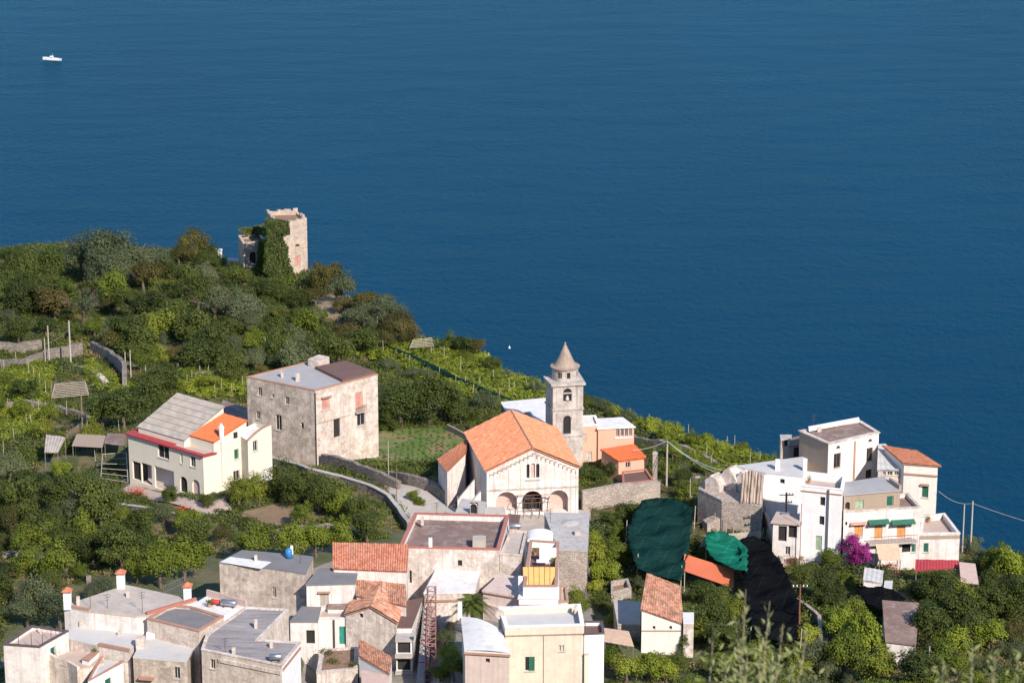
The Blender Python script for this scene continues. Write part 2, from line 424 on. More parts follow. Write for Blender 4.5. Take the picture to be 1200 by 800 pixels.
def make_opening(parent, pl, o, kind):
    u0, u1, z0, z1, arch = o
    e = .006
    if kind in ('dark', 'hole', 'arch', 'archp', 'archf'):
        D = -1.3 if arch and u1-u0 > 2 else -.24
        mb = MB(); bar(mb, pl, u0-.05, u1+.05, z0-.05, z1+.05, D-.1, D-.01)
        w = mb.build('archway_wall' if kind == 'archp' else 'opening', M['pinkwall'] if kind == 'archp' else M['dark'], parent)
        if kind == 'archf':
            mb = MB()
            for k in range(1, 4): bar(mb, pl, u0+(u1-u0)*k/4-.03, u0+(u1-u0)*k/4+.03, z0, z1-.3, -.2, -.16)
            bar(mb, pl, u0, u1, z0+(z1-z0)*.55, z0+(z1-z0)*.55+.06, -.215, -.205)
            mb.build('grille', M['iron'], w)
        return
    door = kind.startswith('door')
    colr = kind.split(':')[1] if ':' in kind else None
    base = kind.split(':')[0]
    f = .07
    mb = MB()
    for a in ((u0+e, u0+f, z0+e, z1-e), (u1-f, u1-e, z0+e, z1-e), (u0+f, u1-f, z1-f, z1-e), (u0+f, u1-f, z0+e, z0+f)): bar(mb, pl, *a, -.22, -.13)
    if base == 'win': bar(mb, pl, (u0+u1)/2-.03, (u0+u1)/2+.03, z0+f, z1-f, -.20, -.15)
    w = mb.build('door' if door else 'window', M['brownframe'] if colr == 'brown' and base == 'win' else M['frame'], parent)
    if base in ('win', 'ajar'):
        mb = MB(); bar(mb, pl, u0+f, u1-f, z0+f, z1-f, -.21, -.19); mb.build('pane', M['glass'], w)
    if base == 'shut' or door:
        for a, b in ((u0+f, (u0+u1)/2-.01), ((u0+u1)/2+.01, u1-f)):
            mb = MB(); bar(mb, pl, a, b, z0+f, z1-f, -.16, -.12)
            n = max(3, int((z1-z0)/.16))
            for k in range(n):
                zz = z0+f+.03+(z1-z0-2*f-.06)*k/n
                bar(mb, pl, a+.05, b-.05, zz, zz+.07, -.118, -.095)
            mb.build('door_leaf' if door else 'shutter', M[SHUT.get(colr, 'green')], w)
    if base == 'ajar':
        mb = MB(); um = u0+(u1-u0)*.42
        bar(mb, pl, um, u1-f+.02, z0+f-.02, z1-f+.02, -.12, -.06)
        mb.build('shutter', M[SHUT.get(colr, 'green')], w)
    if not door and base != 'plain':
        mb = MB(); bar(mb, pl, u0-.08, u1+.08, z0-.09, z0-.004, -.1, .07); mb.build('sill', M['concrete'], w)
def area2(p): return sum(p[i][0]*p[(i+1)%len(p)][1]-p[(i+1)%len(p)][0]*p[i][1] for i in range(len(p)))
def inset(poly, d):
    n = len(poly); out = []
    for i in range(n):
        p0, p1, p2 = poly[i-1], poly[i], poly[(i+1) % n]
        e1 = ((p1[0]-p0[0]), (p1[1]-p0[1])); e2 = ((p2[0]-p1[0]), (p2[1]-p1[1]))
        l1, l2 = math.hypot(*e1), math.hypot(*e2)
        n1 = (-e1[1]/l1, e1[0]/l1); n2 = (-e2[1]/l2, e2[0]/l2)
        k = d / max(.25, 1+n1[0]*n2[0]+n1[1]*n2[1])
        out.append((p1[0]+(n1[0]+n2[0])*k, p1[1]+(n1[1]+n2[1])*k))
    return out
def ring(mb, po, pi, z0, z1):
    n = len(po)
    vs = [(p[0], p[1], z0) for p in po]+[(p[0], p[1], z0) for p in pi]+[(p[0], p[1], z1) for p in po]+[(p[0], p[1], z1) for p in pi]
    fs = []
    for i in range(n):
        j = (i+1) % n
        fs += [(i, j, 2*n+j, 2*n+i), (n+j, n+i, 3*n+i, 3*n+j), (2*n+i, 2*n+j, 3*n+j, 3*n+i), (j, i, n+i, n+j)]
    mb.add(vs, fs)
class House:
    """footprint from the roof outline (FL, FR, ... counter-clockwise seen from above) at height h above the ground under its first corner"""
    def __init__(s, name, label, cat, px, h, wall='white', group=None, z=None, at=0, base=None, solve=True, zb=None):
        s.z = z if z is not None else ZH(px[at][0], px[at][1], h)
        s.fp = [P(a, b, s.z)[:2] for a, b in px]
        if area2(s.fp) < 0: s.fp = [s.fp[0]] + s.fp[:0:-1]; print('ORIENT', name)
        s.zb = zb if zb is not None else min(T(*p) for p in s.fp) - 1.2
        cx, cy = sum(p[0] for p in s.fp)/len(s.fp), sum(p[1] for p in s.fp)/len(s.fp)
        s.root = root(name, (cx, cy, max(s.zb, T(cx, cy))), label, cat, group)
        s.wallm = wall; s.tops = {}; s.ops = {}; s.wallz = s.z
        FOOT.append(s.fp)
    def plane(s, i): return Plane(s.fp[i], s.fp[(i+1) % len(s.fp)])
    def open(s, i, lst):
        """lst: (kind, x0, y0, x1, y1) in photo pixels on wall i"""
        pl = s.plane(i)
        for k, *r in lst:
            u0, u1, z0, z1 = pl.rect(*r)
            if u1-u0 > .12 and z1-z0 > .12: s.ops.setdefault(i, []).append((u0, u1, z0, z1, k.startswith('arch'), k))
        return s
    def walls(s, mats=None, prof=None):
        """one mesh of outer walls; prof {i: [(u,z)..]} gives sloping tops"""
        prof = prof or {}; mats = mats or {}
        groups = {}
        for i in range(len(s.fp)):
            groups.setdefault(mats.get(i, s.wallm), []).append(i)
        for mname, idx in groups.items():
            mb = MB()
            for i in idx:
                pl = s.plane(i); p = prof.get(i) or [(0, s.wallz), (pl.L, s.wallz)]
                wall_face(mb, pl, p, s.zb, [o[:5] for o in s.ops.get(i, [])])
            w = mb.build('wall', M[mname], s.root)
        for i, os_ in s.ops.items():
            for o in os_: make_opening(s.root, s.plane(i), o[:5], o[5])
        return s
    def flat(s, roof='cement', cope='coping', par=.35, th=.28, mats=None, proud=.05):
        inn = inset(s.fp, th)
        s.wallz = s.z - .14 if cope else s.z
        s.walls(mats)
        mb = MB()                                   # inner side of the parapet
        n = len(s.fp); o = len(mb.v)
        for i in range(n):
            j = (i+1) % n
            mb.face([(*inn[j], s.z-par-.2), (*inn[i], s.z-par-.2), (*inn[i], s.wallz), (*inn[j], s.wallz)])
            mb.face([(*s.fp[i], s.wallz), (*s.fp[j], s.wallz), (*inn[j], s.wallz), (*inn[i], s.wallz)])
        mb.build('parapet', M[s.wallm], s.root)
        mb = MB(); mb.prism(inn, s.z-par-.15, s.z-par); r = mb.build('roof', M[roof], s.root)
        if cope:
            mb = MB(); ring(mb, inset(s.fp, -proud), inset(s.fp, th+proud*.6), s.wallz+.004, s.z); mb.build('coping', M[cope], s.root)
        return s
    def plain(s, roof='cement', over=.12, th=.16, mats=None):
        s.wallz = s.z - th
        s.walls(mats)
        mb = MB(); mb.prism(inset(s.fp, -over), s.z-th+.003, s.z); mb.build('roof', M[roof], s.root); return s
def tiled(parent, q, mat, name='roof', period=.26, amp=.055, th=.16, step=None):
    """tiled slope; q = eave start, eave end, ridge end, ridge start. Rounded tile ridges run up the slope."""
    a, b, c, d = [Vector(p) for p in q]
    W = ((b-a).length+(c-d).length)/2; H = ((d-a).length+(c-b).length)/2
    nu = max(8, int(W/period)*4); nv = max(2, int(H/.45)) if step is None else step
    nrm = ((b-a).cross(d-a)).normalized()
    if nrm.z < 0: nrm = -nrm
    mb = MB(); U = []
    for j in range(nv+1):
        for i in range(nu+1):
            s, t = i/nu, j/nv
            p = (a*(1-s)+b*s)*(1-t)+(d*(1-s)+c*s)*t
            ph = (i % 4)/4
            p = p + nrm*(amp*(1, .45, -.5, .45)[i % 4] + .02*math.sin(j*2.1+i*.37)) 
            mb.v.append(tuple(p)); U.append((s*W, t*H))
    for j in range(nv):
        for i in range(nu):
            k = j*(nu+1)+i; mb.f.append((k, k+1, k+nu+2, k+nu+1)); mb.uv[len(mb.f)-1] = [U[k], U[k+1], U[k+nu+2], U[k+nu+1]]
    lo = [p-nrm*th for p in (a, b, c, d)]; o = len(mb.v)
    hi = [p-nrm*.06 for p in (a, b, c, d)]
    mb.v += [tuple(p) for p in lo+hi]
    for f in ((0,3,2,1), (0,1,5,4), (1,2,6,5), (2,3,7,6), (3,0,4,7)): mb.f.append(tuple(o+i for i in f))
    return mb.build(name, M[mat], parent)
def up(p, dz): return (p[0], p[1], p[2]+dz)
def lerp(a, b, t): return tuple(a[i]+(b[i]-a[i])*t for i in range(len(a)))
def ext(q, e):
    """grow a quad in its plane by e metres along its sides"""
    a, b, c, d = [Vector(p) for p in q]
    ux = (b-a).normalized()*e; vy = (d-a).normalized()*e; ux2 = (c-d).normalized()*e; vy2 = (c-b).normalized()*e
    return [tuple(a-ux-vy), tuple(b+ux-vy2), tuple(c+ux2+vy2), tuple(d-ux2+vy)]
def gable(h, front, rise, tile, eave=.25, mats=None, ridge=True, backrise=None, period=.26, amp=.055):
    """gabled roof; FRONT is the wall index of a gable end, opposite wall too (4 corners)"""
    n = 4; i0 = front; A, B, C, D = [h.fp[(i0+k) % 4] for k in range(4)]      # A->B front gable, C->D back gable
    zr = h.z+rise; zr2 = h.z+(backrise if backrise is not None else rise)
    p0, p1 = h.plane(i0), h.plane((i0+2) % 4)
    h.wallz = h.z
    h.walls(mats, {i0: [(0, h.z), (p0.L/2, zr), (p0.L, h.z)], (i0+2) % 4: [(0, h.z), (p1.L/2, zr2), (p1.L, h.z)]})
    m1 = (*lerp(A, B, .5), zr); m2 = (*lerp(C, D, .5), zr2)
    dz = .17
    A3, B3, C3, D3 = [(*p, h.z) for p in (A, B, C, D)]
    def side(e1, e2, r2, r1):
        v1 = Vector(e1)-Vector(r1); v2 = Vector(e2)-Vector(r2)
        e1n = Vector(e1)+v1.normalized()*eave; e2n = Vector(e2)+v2.normalized()*eave
        al = (Vector(e2)-Vector(e1)).normalized()*eave
        return [tuple(up(p, dz)) for p in (e1n-al, e2n+al, Vector(r2)+al, Vector(r1)-al)]
    L = side(D3, A3, m1, m2); Rr = side(B3, C3, m2, m1)
    tiled(h.root, L, tile, period=period, amp=amp); tiled(h.root, Rr, tile, period=period, amp=amp)
    if ridge:
        mb = MB(); mb.tube([up(L[3], .02), up(L[2], .02)], .11, 6); mb.build('ridge_cap', M['coping'], h.root)
    return L, Rr
def lid(h, dzs, tile, eave=.2, mats=None, name='roof', corr=False, order=0, th=.14, **kw):
    """single sloping roof; dzs = rise of the top at each corner"""
    n = len(h.fp); prof = {}
    for i in range(n):
        pl = h.plane(i); prof[i] = [(0, h.z+dzs[i]), (pl.L, h.z+dzs[(i+1) % n])]
    h.walls(mats, prof)
    q = [(*h.fp[(k+order) % 4], h.z+dzs[(k+order) % 4]+th+.02) for k in range(4)]
    q = ext(q, eave)
    if tile in ('greycorr', 'whitecorr', 'redmetal'): return tiled(h.root, q, tile, name, period=kw.get('period', .5), amp=kw.get('amp', .03), th=th)
    if corr: return tiled(h.root, q, tile, name, th=th)
    mb = MB(); mb.slab(q, th); return mb.build(name, M[tile], h.root)
def chimney(parent, px, py, h, w=.7, cap=True, mat='clean', z=None, name='chimney', d=None):
    """chimney standing on its roof; (px,py) is the foot"""
    p = P(px, py, z); mb = MB(); mb.box((p[0], p[1], z-.3), w, d or w, h+.3); o = mb.build(name, M[mat], parent)
    if cap:
        mb = MB(); r = w*.72
        for sx in (-1, 1):
            for sy in (-1, 1): mb.box((p[0]+sx*w*.38, p[1]+sy*w*.38, z+h), .12, .12, .22)
        zz = z+h+.22; q = [(p[0]-r, p[1]-r, zz), (p[0]+r, p[1]-r, zz), (p[0]+r, p[1]+r, zz), (p[0]-r, p[1]+r, zz)]
        mb.add(q+[(p[0], p[1], zz+.42)], [(3,2,1,0), (0,1,4), (1,2,4), (2,3,4), (3,0,4)])
        mb.build('chimney_cap', M['cappaint'], o)
    return o
def pole(name, px, py, hpx, label, cat, group=None, r=.1, mat='pole', arms=0, lamp=False, hm=None):
    g = G(px, py); s = scale_at(g)*.95; h = hm or hpx/s
    rt = root(name, g, label, cat, group)
    mb = MB(); mb.tube([up(g, -.5), up(g, h)], [r, r*.7], 7); mb.build('shaft', M[mat], rt)
    for k in range(arms):
        mb = MB(); mb.box((g[0], g[1], g[2]+h-.35-k*.95), 1.7-.3*k, .1, .1); a = mb.build('crossarm', M['iron'], rt)
        for x in (-.75, -.35, .35, .75):
            mb = MB(); mb.lathe((g[0]+x*(1-.18*k), g[1], g[2]+h-.25-k*.95), [(.0, 0), (.06, 0), (.08, .08), (.05, .12), (.07, .18), (0, .22)], 6); mb.build('insulator', M['clean'], a)
    if lamp:
        mb = MB(); mb.tube([up(g, h-.05), (g[0]+.3*lamp, g[1], g[2]+h+.15), (g[0]+.7*lamp, g[1], g[2]+h+.2)], .04, 5); mb.build('arm', M['steel'], rt)
        mb = MB(); mb.box((g[0]+.95*lamp, g[1], g[2]+h+.1), .6, .22, .16); mb.build('lamp_head', M['pole'], rt)
    return g, h
def antenna(parent, p, h=2.0):
    mb = MB(); mb.tube([p, up(p, h)], .025, 4)
    for k in range(3): mb.box((p[0], p[1], p[2]+h-.15-.28*k), .8-.15*k, .03, .03, .5)
    return mb.build('aerial', M['iron'], parent)
def tank(px, py, z, label, mat='steel', L=1.3, r=.28, name='water_tank', cat='water tank', horiz=True, rz=.0, group=None):
    p = P(px, py, z); rt = root(name, p, label, cat, group)
    mb = MB(); c, s_ = math.cos(rz), math.sin(rz)
    if horiz:
        mb.tube([(p[0]-c*L/2, p[1]-s_*L/2, z+r+.15), (p[0]-c*L/2*.9, p[1]-s_*L/2*.9, z+r+.15), (p[0]+c*L/2*.9, p[1]+s_*L/2*.9, z+r+.15), (p[0]+c*L/2, p[1]+s_*L/2, z+r+.15)], [r*.8, r, r, r*.8], 16)
        mb.build('drum', M[mat], rt, True)
        mb = MB(); mb.box((p[0]-c*L*.3, p[1]-s_*L*.3, z), .08, .5, .2, rz); mb.box((p[0]+c*L*.3, p[1]+s_*L*.3, z), .08, .5, .2, rz); mb.build('stand', M['iron'], rt)
    else:
        mb.lathe(p, [(0, 0), (r, 0), (r*1.04, L*.5), (r, L*.9), (r*.5, L), (0, L)], 20); mb.build('drum', M[mat], rt, True)
        mb = MB(); mb.lathe(p, [(r*.5, L*.995), (r*.4, L+.1), (0, L+.1)], 16); mb.build('lid', M[mat], rt, True)
    return rt
def ribbon_wall(name, pts, hs, th, mat, label, cat, group=None, top_mat=None, deep=1.0, jag=0.0):
    """wall along ground points with height above ground"""
    mb = MB(); cap = MB(); n = len(pts)
    dens = []
    for i in range(n-1):
        L = math.dist(pts[i][:2], pts[i+1][:2]); m = max(1, int(L/1.2))
        for k in range(m): dens.append((lerp(pts[i][:2], pts[i+1][:2], k/m), hs[i]+(hs[i+1]-hs[i])*k/m))
    dens.append((pts[-1][:2], hs[-1]))
    L_, R_ = [], []
    for i, (p, h) in enumerate(dens):
        a = dens[max(0, i-1)][0]; b = dens[min(len(dens)-1, i+1)][0]
        d = Vector((b[0]-a[0], b[1]-a[1])).normalized(); nn = (-d.y*th/2, d.x*th/2)
        L_.append((p[0]+nn[0], p[1]+nn[1])); R_.append((p[0]-nn[0], p[1]-nn[1]))
    o = 0; vs = []; fs = []
    for i, (p, h) in enumerate(dens):
        g = T(*p); zt = g+h+jag*rnd.uniform(-1, 1); zb = g-deep
        vs += [(*L_[i], zb), (*R_[i], zb), (*R_[i], zt), (*L_[i], zt)]
    for i in range(len(dens)-1):
        a, b = 4*i, 4*i+4
        fs += [(a, b, b+3, a+3), (a+1, a+2, b+2, b+1), (a+2, a+3, b+3, b+2)]
    fs += [(0, 3, 2, 1), (4*len(dens)-4, 4*len(dens)-3, 4*len(dens)-2, 4*len(dens)-1)]
    mb.add(vs, fs)
    if not top_mat: return top(mb, name, M[mat], label, cat, group)
    rt = root(name, (*pts[0][:2], T(*pts[0][:2])), label, cat, group)
    mb.build('masonry', M[mat], rt)
    for i in range(len(dens)-1):
        a, b = 4*i, 4*i+4
        q = []
        for k, s in ((a, 1), (b, 1)):
            l, r_ = vs[k+3], vs[k+2]; e = (Vector(l)-Vector(r_)).normalized()*.06
            q.append((Vector(l)+e, Vector(r_)-e))
        (l0, r0), (l1, r1) = q
        pv = [tuple(up(x, .004)) for x in (l0, r0, r1, l1)]+[tuple(up(x, .12)) for x in (l0, r0, r1, l1)]
        cap.add(pv, [(0,1,2,3), (4,7,6,5), (0,4,5,1), (2,6,7,3)] + ([(1,5,6,2)]) + [(3,7,4,0)])
    cap.build('coping', M[top_mat], rt)
    return rt
def drape(name, pxpoly, off, mat, kind=None, label=None, cat=None, group=None, nsub=0, sag=0.0, th=.0, parent=None, z_of=None):
    """sheet over the ground: polygon in pixels, gridded, lifted by off"""
    poly = [G(a, b, off) for a, b in pxpoly]
    xs = [p[0] for p in poly]; ys = [p[1] for p in poly]; st = nsub or .8
    import mathutils
    from mathutils.geometry import delaunay_2d_cdt
    pts = [Vector(p[:2]) for p in poly]; edges = []; dens = []
    for i in range(len(pts)):
        a, b = pts[i], pts[(i+1) % len(pts)]; m = max(1, int((b-a).length/st))
        for k in range(m): dens.append(a+(b-a)*k/m)
    if sag: dens = [d+Vector((rnd.uniform(-.16, .16), rnd.uniform(-.22, .22))) for d in dens]
    nE = len(dens); edges = [(i, (i+1) % nE) for i in range(nE)]
    def inside(x, y):
        c = False
        for i in range(nE):
            a, b = dens[i], dens[(i+1) % nE]
            if (a.y > y) != (b.y > y) and x < (b.x-a.x)*(y-a.y)/(b.y-a.y)+a.x: c = not c
        return c
    x = min(xs)+st/2
    allp = list(dens)
    while x < max(xs):
        y = min(ys)+st/2
        while y < max(ys):
            if inside(x, y) and min((Vector((x, y))-d).length for d in dens) > st*.4: allp.append(Vector((x, y)))
            y += st
        x += st
    V, E, Fc, *_ = delaunay_2d_cdt(allp, edges, [list(range(nE))], 1, 1e-5)
    mb = MB()
    for v in V:
        z = (z_of(v.x, v.y) if z_of else T(v.x, v.y)+off)
        if sag:
            d = min((v-q).length for q in dens)
            z += sag*(.5*math.sin(v.x*.9+v.y*.4)+.5*math.sin(v.y*1.1-v.x*.5+1))*min(1, d/1.5) - abs(sag)*.6*(1 if d > .6 else 0)
        mb.v.append((v.x, v.y, z))
    for f in Fc: mb.f.append(tuple(f) if area2([V[i] for i in f]) > 0 else tuple(f)[::-1])
    if th:
        n = len(mb.v); top_f = list(mb.f)
        mb.v += [(a, b, c-th) for a, b, c in mb.v]
        mb.f += [tuple(i+n for i in f[::-1]) for f in top_f]
        cnt = {}
        for f in top_f:
            for i in range(len(f)): cnt[(f[i], f[(i+1) % len(f)])] = 1
        for (a, b) in cnt:
            if (b, a) not in cnt: mb.f.append((a, n+a, n+b, b))
    if parent: return mb.build(name, mat, parent)
    if kind:
        o = mb.build(name, mat); o['kind'] = kind; return o
    return top(mb, name, mat, label, cat, group, smooth=bool(sag))
def in_poly(px, py, poly):
    c = np.zeros(px.shape, bool); n = len(poly)
    for i in range(n):
        (x0, y0), (x1, y1) = poly[i][:2], poly[(i+1) % n][:2]
        if y0 == y1: continue
        c ^= ((y0 > py) != (y1 > py)) & (px < (x1-x0)*(py-y0)/(y1-y0)+x0)
    return c
# ------------------------------------------------------------------ sea and ground
def make_sea():
    m, t, b = nt('sea_water')
    b.inputs['Specular IOR Level'].default_value = 0; b.inputs['Roughness'].default_value = .3
    b.inputs['IOR'].default_value = 1.33
    g = coord(t, (1, 1, 1))
    big = noise(t, coord(t, (.0035, .0012, 1), rot=(0, 0, .3)), 1, 4, .6)
    t.links.new(ramp(t, big, [(.32, (.0, .027, .062)), (.68, (.0, .036, .080))]), b.inputs['Base Color'])
    w1 = noise(t, coord(t, (.34, .30, 1), rot=(0, 0, .35)), 1, 4, .6)
    w2 = noise(t, coord(t, (.020, .05, 1), rot=(0, 0, -.2)), 1, 3, .5)
    ad = t.nodes.new('ShaderNodeMath'); ad.operation = 'MULTIPLY_ADD'; ad.inputs[1].default_value = 1.6
    t.links.new(w2, ad.inputs[0]); t.links.new(w1, ad.inputs[2])
    bump(t, b, ad.outputs[0], .95, 1.4)
    gl = N(t, 'ShaderNodeBsdfGlossy', Roughness=.22); gl.inputs[0].default_value = (.50, .86, 1, 1); t.links.new(b.inputs['Normal'].links[0].from_socket, gl.inputs['Normal'])
    fr = N(t, 'ShaderNodeFresnel', IOR=1.33); mu = t.nodes.new('ShaderNodeMath'); mu.operation = 'MULTIPLY'; mu.inputs[1].default_value = .44
    t.links.new(fr.outputs[0], mu.inputs[0]); ms = t.nodes.new('ShaderNodeMixShader'); t.links.new(mu.outputs[0], ms.inputs[0]); t.links.new(b.outputs[0], ms.inputs[1]); t.links.new(gl.outputs[0], ms.inputs[2])
    t.links.new(ms.outputs[0], t.nodes['Material Output'].inputs[0])
    mb = MB()
    mb.face([(-12000, -500, 0), (12000, -500, 0), (12000, 30000, 0), (-12000, 30000, 0)])
    mb.build('sea', m, None, kind='structure')
make_sea()
def ground_mat():
    m, t, b = nt('hillside_ground'); b.inputs['Roughness'].default_value = .95
    g = coord(t)
    col = ramp(t, noise(t, g, .16, 7, .7), [(.34, (.055, .075, .022)), (.47, (.085, .10, .035)), (.58, (.17, .14, .07)), (.70, (.23, .16, .10))])
    col = mix(t, .4, col, ramp(t, noise(t, g, 2.2, 4, .7), [(.3, (.03, .045, .012)), (.7, (.18, .17, .08))]))
    t.links.new(col, b.inputs['Base Color']); bump(t, b, noise(t, g, 1.6, 5, .7), .8, .25)
    return m
GM = ground_mat()
def make_ground():
    xs = np.concatenate([np.arange(-400, -112, 8), np.arange(-112, 80, 1.0), np.arange(80, 401, 8)])
    ys = np.concatenate([np.arange(-60, 240, 4), np.arange(240, 540, 1.0), np.arange(540, 900, 6)])
    X, Y = np.meshgrid(xs, ys); Z = terr(X, Y)
    near = (Y > 240) & (Y < 540)
    Z = Z + np.where(near, .12*np.sin(X*1.9+np.sin(Y*1.3)*2)*np.sin(Y*1.7), 0)
    nx, ny = len(xs), len(ys)
    me = bpy.data.meshes.new('hillside')
    co = np.stack([X.ravel(), Y.ravel(), Z.ravel()], 1)
    i = np.arange((nx-1)*(ny-1)); r, c = i // (nx-1), i % (nx-1); k = r*nx+c
    f = np.stack([k, k+1, k+nx+1, k+nx], 1)
    me.vertices.add(len(co)); me.vertices.foreach_set('co', co.ravel())
    me.loops.add(f.size); me.loops.foreach_set('vertex_index', f.ravel())
    me.polygons.add(len(f)); me.polygons.foreach_set('loop_start', np.arange(0, f.size, 4)); me.polygons.foreach_set('loop_total', np.full(len(f), 4))
    me.update(); me.validate(); me.polygons.foreach_set('use_smooth', [True]*len(f))
    o = bpy.data.objects.new('hillside', me); COL.objects.link(o); me.materials.append(GM); o['kind'] = 'structure'
make_ground()
NOPLANT = []                                   # photo-pixel polygons kept free of undergrowth
LAWN = [(398, 524), (440, 506), (470, 502), (520, 500), (545, 514), (540, 532), (500, 545), (462, 548), (420, 540)]
m, t, b = nt('lawn_grass'); b.inputs['Roughness'].default_value = .9
c_ = ramp(t, noise(t, coord(t), .28, 5, .65), [(.40, (.09, .17, .025)), (.50, (.14, .19, .04)), (.56, (.28, .20, .11))])
t.links.new(mix(t, .35, c_, ramp(t, noise(t, coord(t), 6, 3), [(.3, (.04, .07, .015)), (.7, (.15, .18, .05))])), b.inputs['Base Color'])
drape('lawn', LAWN, .16, m, kind='structure'); NOPLANT.append(LAWN)
LANE = [(448, 566), (466, 566), (500, 574), (528, 582), (545, 605), (548, 628), (520, 628), (480, 612), (474, 606), (462, 586)]
drape('lane', LANE, .18, M['concrete'], kind='structure'); NOPLANT.append(LANE)
SOILP = [(280, 600), (330, 588), (385, 606), (360, 622), (300, 618)]
drape('bare_soil', SOILP, .17, roofing('reddish_soil', (.20, .13, .075), (.30, .20, .12), (.12, .13, .05)), kind='structure'); NOPLANT.append(SOILP)
KNOLL = [(362, 345), (395, 340), (412, 362), (408, 382), (376, 372)]
drape('dry_bank', KNOLL, .17, roofing('dry_bank_soil', (.24, .17, .10), (.34, .25, .15), (.12, .12, .05)), kind='structure'); NOPLANT.append(KNOLL)
DRIVE = [(152, 567), (240, 590), (262, 583), (275, 600), (240, 604), (140, 576)]
drape('driveway', DRIVE, .17, M['terrace'], kind='structure'); NOPLANT.append(DRIVE)
PATHL = [(104, 402), (112, 402), (160, 428), (158, 434), (108, 410)]
drape('footpath', PATHL, .17, M['terrace'], kind='structure'); NOPLANT.append(PATHL)
YARD = [(150, 705), (230, 700), (300, 690), (470, 640), (690, 640), (700, 810), (0, 812), (0, 770)]
drape('village_ground', YARD, .12, roofing('alley_concrete', (.20, .18, .15), (.32, .28, .24), (.13, .17, .10)), kind='structure', nsub=1.5); NOPLANT.append(YARD)

FCOURT = [(546, 596), (692, 596), (694, 645), (560, 645)]
drape('forecourt', FCOURT, .22, M['cement'], kind='structure')
# ------------------------------------------------------------------ church
ch = House('church', 'white parish church with orange tiled gable roof, arched porch and bell tower behind it', 'church', [(570, 552), (678, 547), (652, 503), (546, 508)], 6.3, 'church')
zc = ch.z
ch.open(0, [('archp', 581, 576, 606, 598), ('arch', 612, 575, 636, 600), ('archp', 643, 574, 666, 600),
            ('arch', 617, 543.5, 620.5, 560), ('archp', 622, 542.5, 627, 560), ('arch', 628.2, 543, 632.2, 559.5)])
gable(ch, 0, 2.75, 'orange_tile', mats={3: 'church'}, period=.36, amp=.09)
pl = ch.plane(0)
for k in range(21):                             # little blind arches under the gable
    mb = MB(); u = .35+(pl.L-.7)*k/20; zt = zc+2.75*(1-abs(2*u/pl.L-1))-.62
    bar(mb, pl, u-.07, u+.07, zt-.42, zt-.1, .003, .09)
    bar(mb, pl, u-.068, min(u+.42, pl.L), zt-.102, zt+.02, .005, .07)
    mb.build('corbel', M['brownr'], ch.root)
mb = MB(); u_, z_ = pl.hit(624, 572.5); bar(mb, pl, 0, pl.L, z_, z_+.16, .003, .12); mb.build('string_course', M['campanile'], ch.root)
mb = MB(); u_, z_ = pl.hit(624, 561.5); bar(mb, pl, pl.L/2-.95, pl.L/2+1.0, z_-.12, z_, .003, .14); mb.build('window_sill', M['concrete'], ch.root)
for ua, ub in ((.02, .32), (pl.L-.32, pl.L-.02)): mb = MB(); bar(mb, pl, ua, ub, ch.zb, zc-.1, .003, .10); mb.build('corner_pilaster', M['church'], ch.root)
# side aisle with its lean-to roof, and raking buttresses
ai = House('side_chapel', 'low chapel with small orange roof set against the church left wall', 'chapel', [(524, 553), (545, 541.5), (548, 524), (513.5, 539)][:4], 4.9, 'church')
lid(ai, [0, 1.05, 1.05, 0], 'orange_tile', corr=True, order=0)
for k, (a, b2) in enumerate((((556, 561), (536, 585)), ((563, 575), (543, 598)))):
    p0 = P(a[0], a[1], zc-1.9-k*.3); q0 = P(b2[0], b2[1], zc-4.6)
    mb = MB(); d = Vector((q0[0]-p0[0], q0[1]-p0[1])); nn = Vector((-d.y, d.x)).normalized()*.22
    vs = []
    for s_ in (-1, 1):
        n_ = nn*s_
        vs += [(p0[0]+n_.x, p0[1]+n_.y, p0[2]), (q0[0]+n_.x, q0[1]+n_.y, q0[2]), (q0[0]+n_.x, q0[1]+n_.y, q0[2]-2.5), (p0[0]+n_.x, p0[1]+n_.y, q0[2]-2.5)]
    mb.add(vs, [(0,1,2,3), (7,6,5,4), (0,4,5,1), (1,5,6,2), (3,2,6,7), (0,3,7,4)]); mb.build('buttress', M['church'], ch.root)
porch = House('church_side_room', 'low grey-white room with dark arched door beside the church front corner', 'building', [(534, 601), (566, 603), (569, 588), (542, 584)], 2.6, 'church')
porch.open(0, [('arch', 551, 590, 559, 602)]); porch.plain('lightstone')
# bell tower
bz = zc+6.1
bt = House('bell_tower', 'square weathered bell tower with round drum and pointed stone cone roof', 'bell tower', [(648, 450), (683.5, 448), (676, 436), (639.5, 441)], 12.6, 'campanile')
bt.open(0, [('arch', 660, 487, 669, 508.5), ('arch', 660, 455, 670, 470)])
bt.wallz = bt.z-.3; bt.walls()
mb = MB(); mb.prism(inset(bt.fp, -.28), bt.z-.296, bt.z); mb.build('cornice', M['campanile'], bt.root)
for yy in (479.5, 510.5):
    z_ = bt.plane(0).hit(665, yy)[1]; mb = MB(); ring(mb, inset(bt.fp, -.13), inset(bt.fp, -.002), z_-.1, z_+.1); mb.build('string_course', M['campanile'], bt.root)
bl = bt.plane(0); u0, u1, z0, z1 = bl.rect(660, 487, 669, 508.5); mb = MB(); n = 10; r1, r2 = (u1-u0)/2+.12, (u1-u0)/2+.34
for k in range(n):
    a, b2 = math.pi*k/n, math.pi*(k+1)/n; uc = (u0+u1)/2; zz = z1-(u1-u0)/2
    q = [bl.pt(uc+r*math.cos(t_), zz+r*math.sin(t_), o) for o in (.003, .1) for r, t_ in ((r1, a), (r2, a), (r2, b2), (r1, b2))]
    mb.add(q, [(4,5,6,7), (0,4,7,3), (1,2,6,5)])
mb.build('arch_moulding', M['campanile'], bt.root)
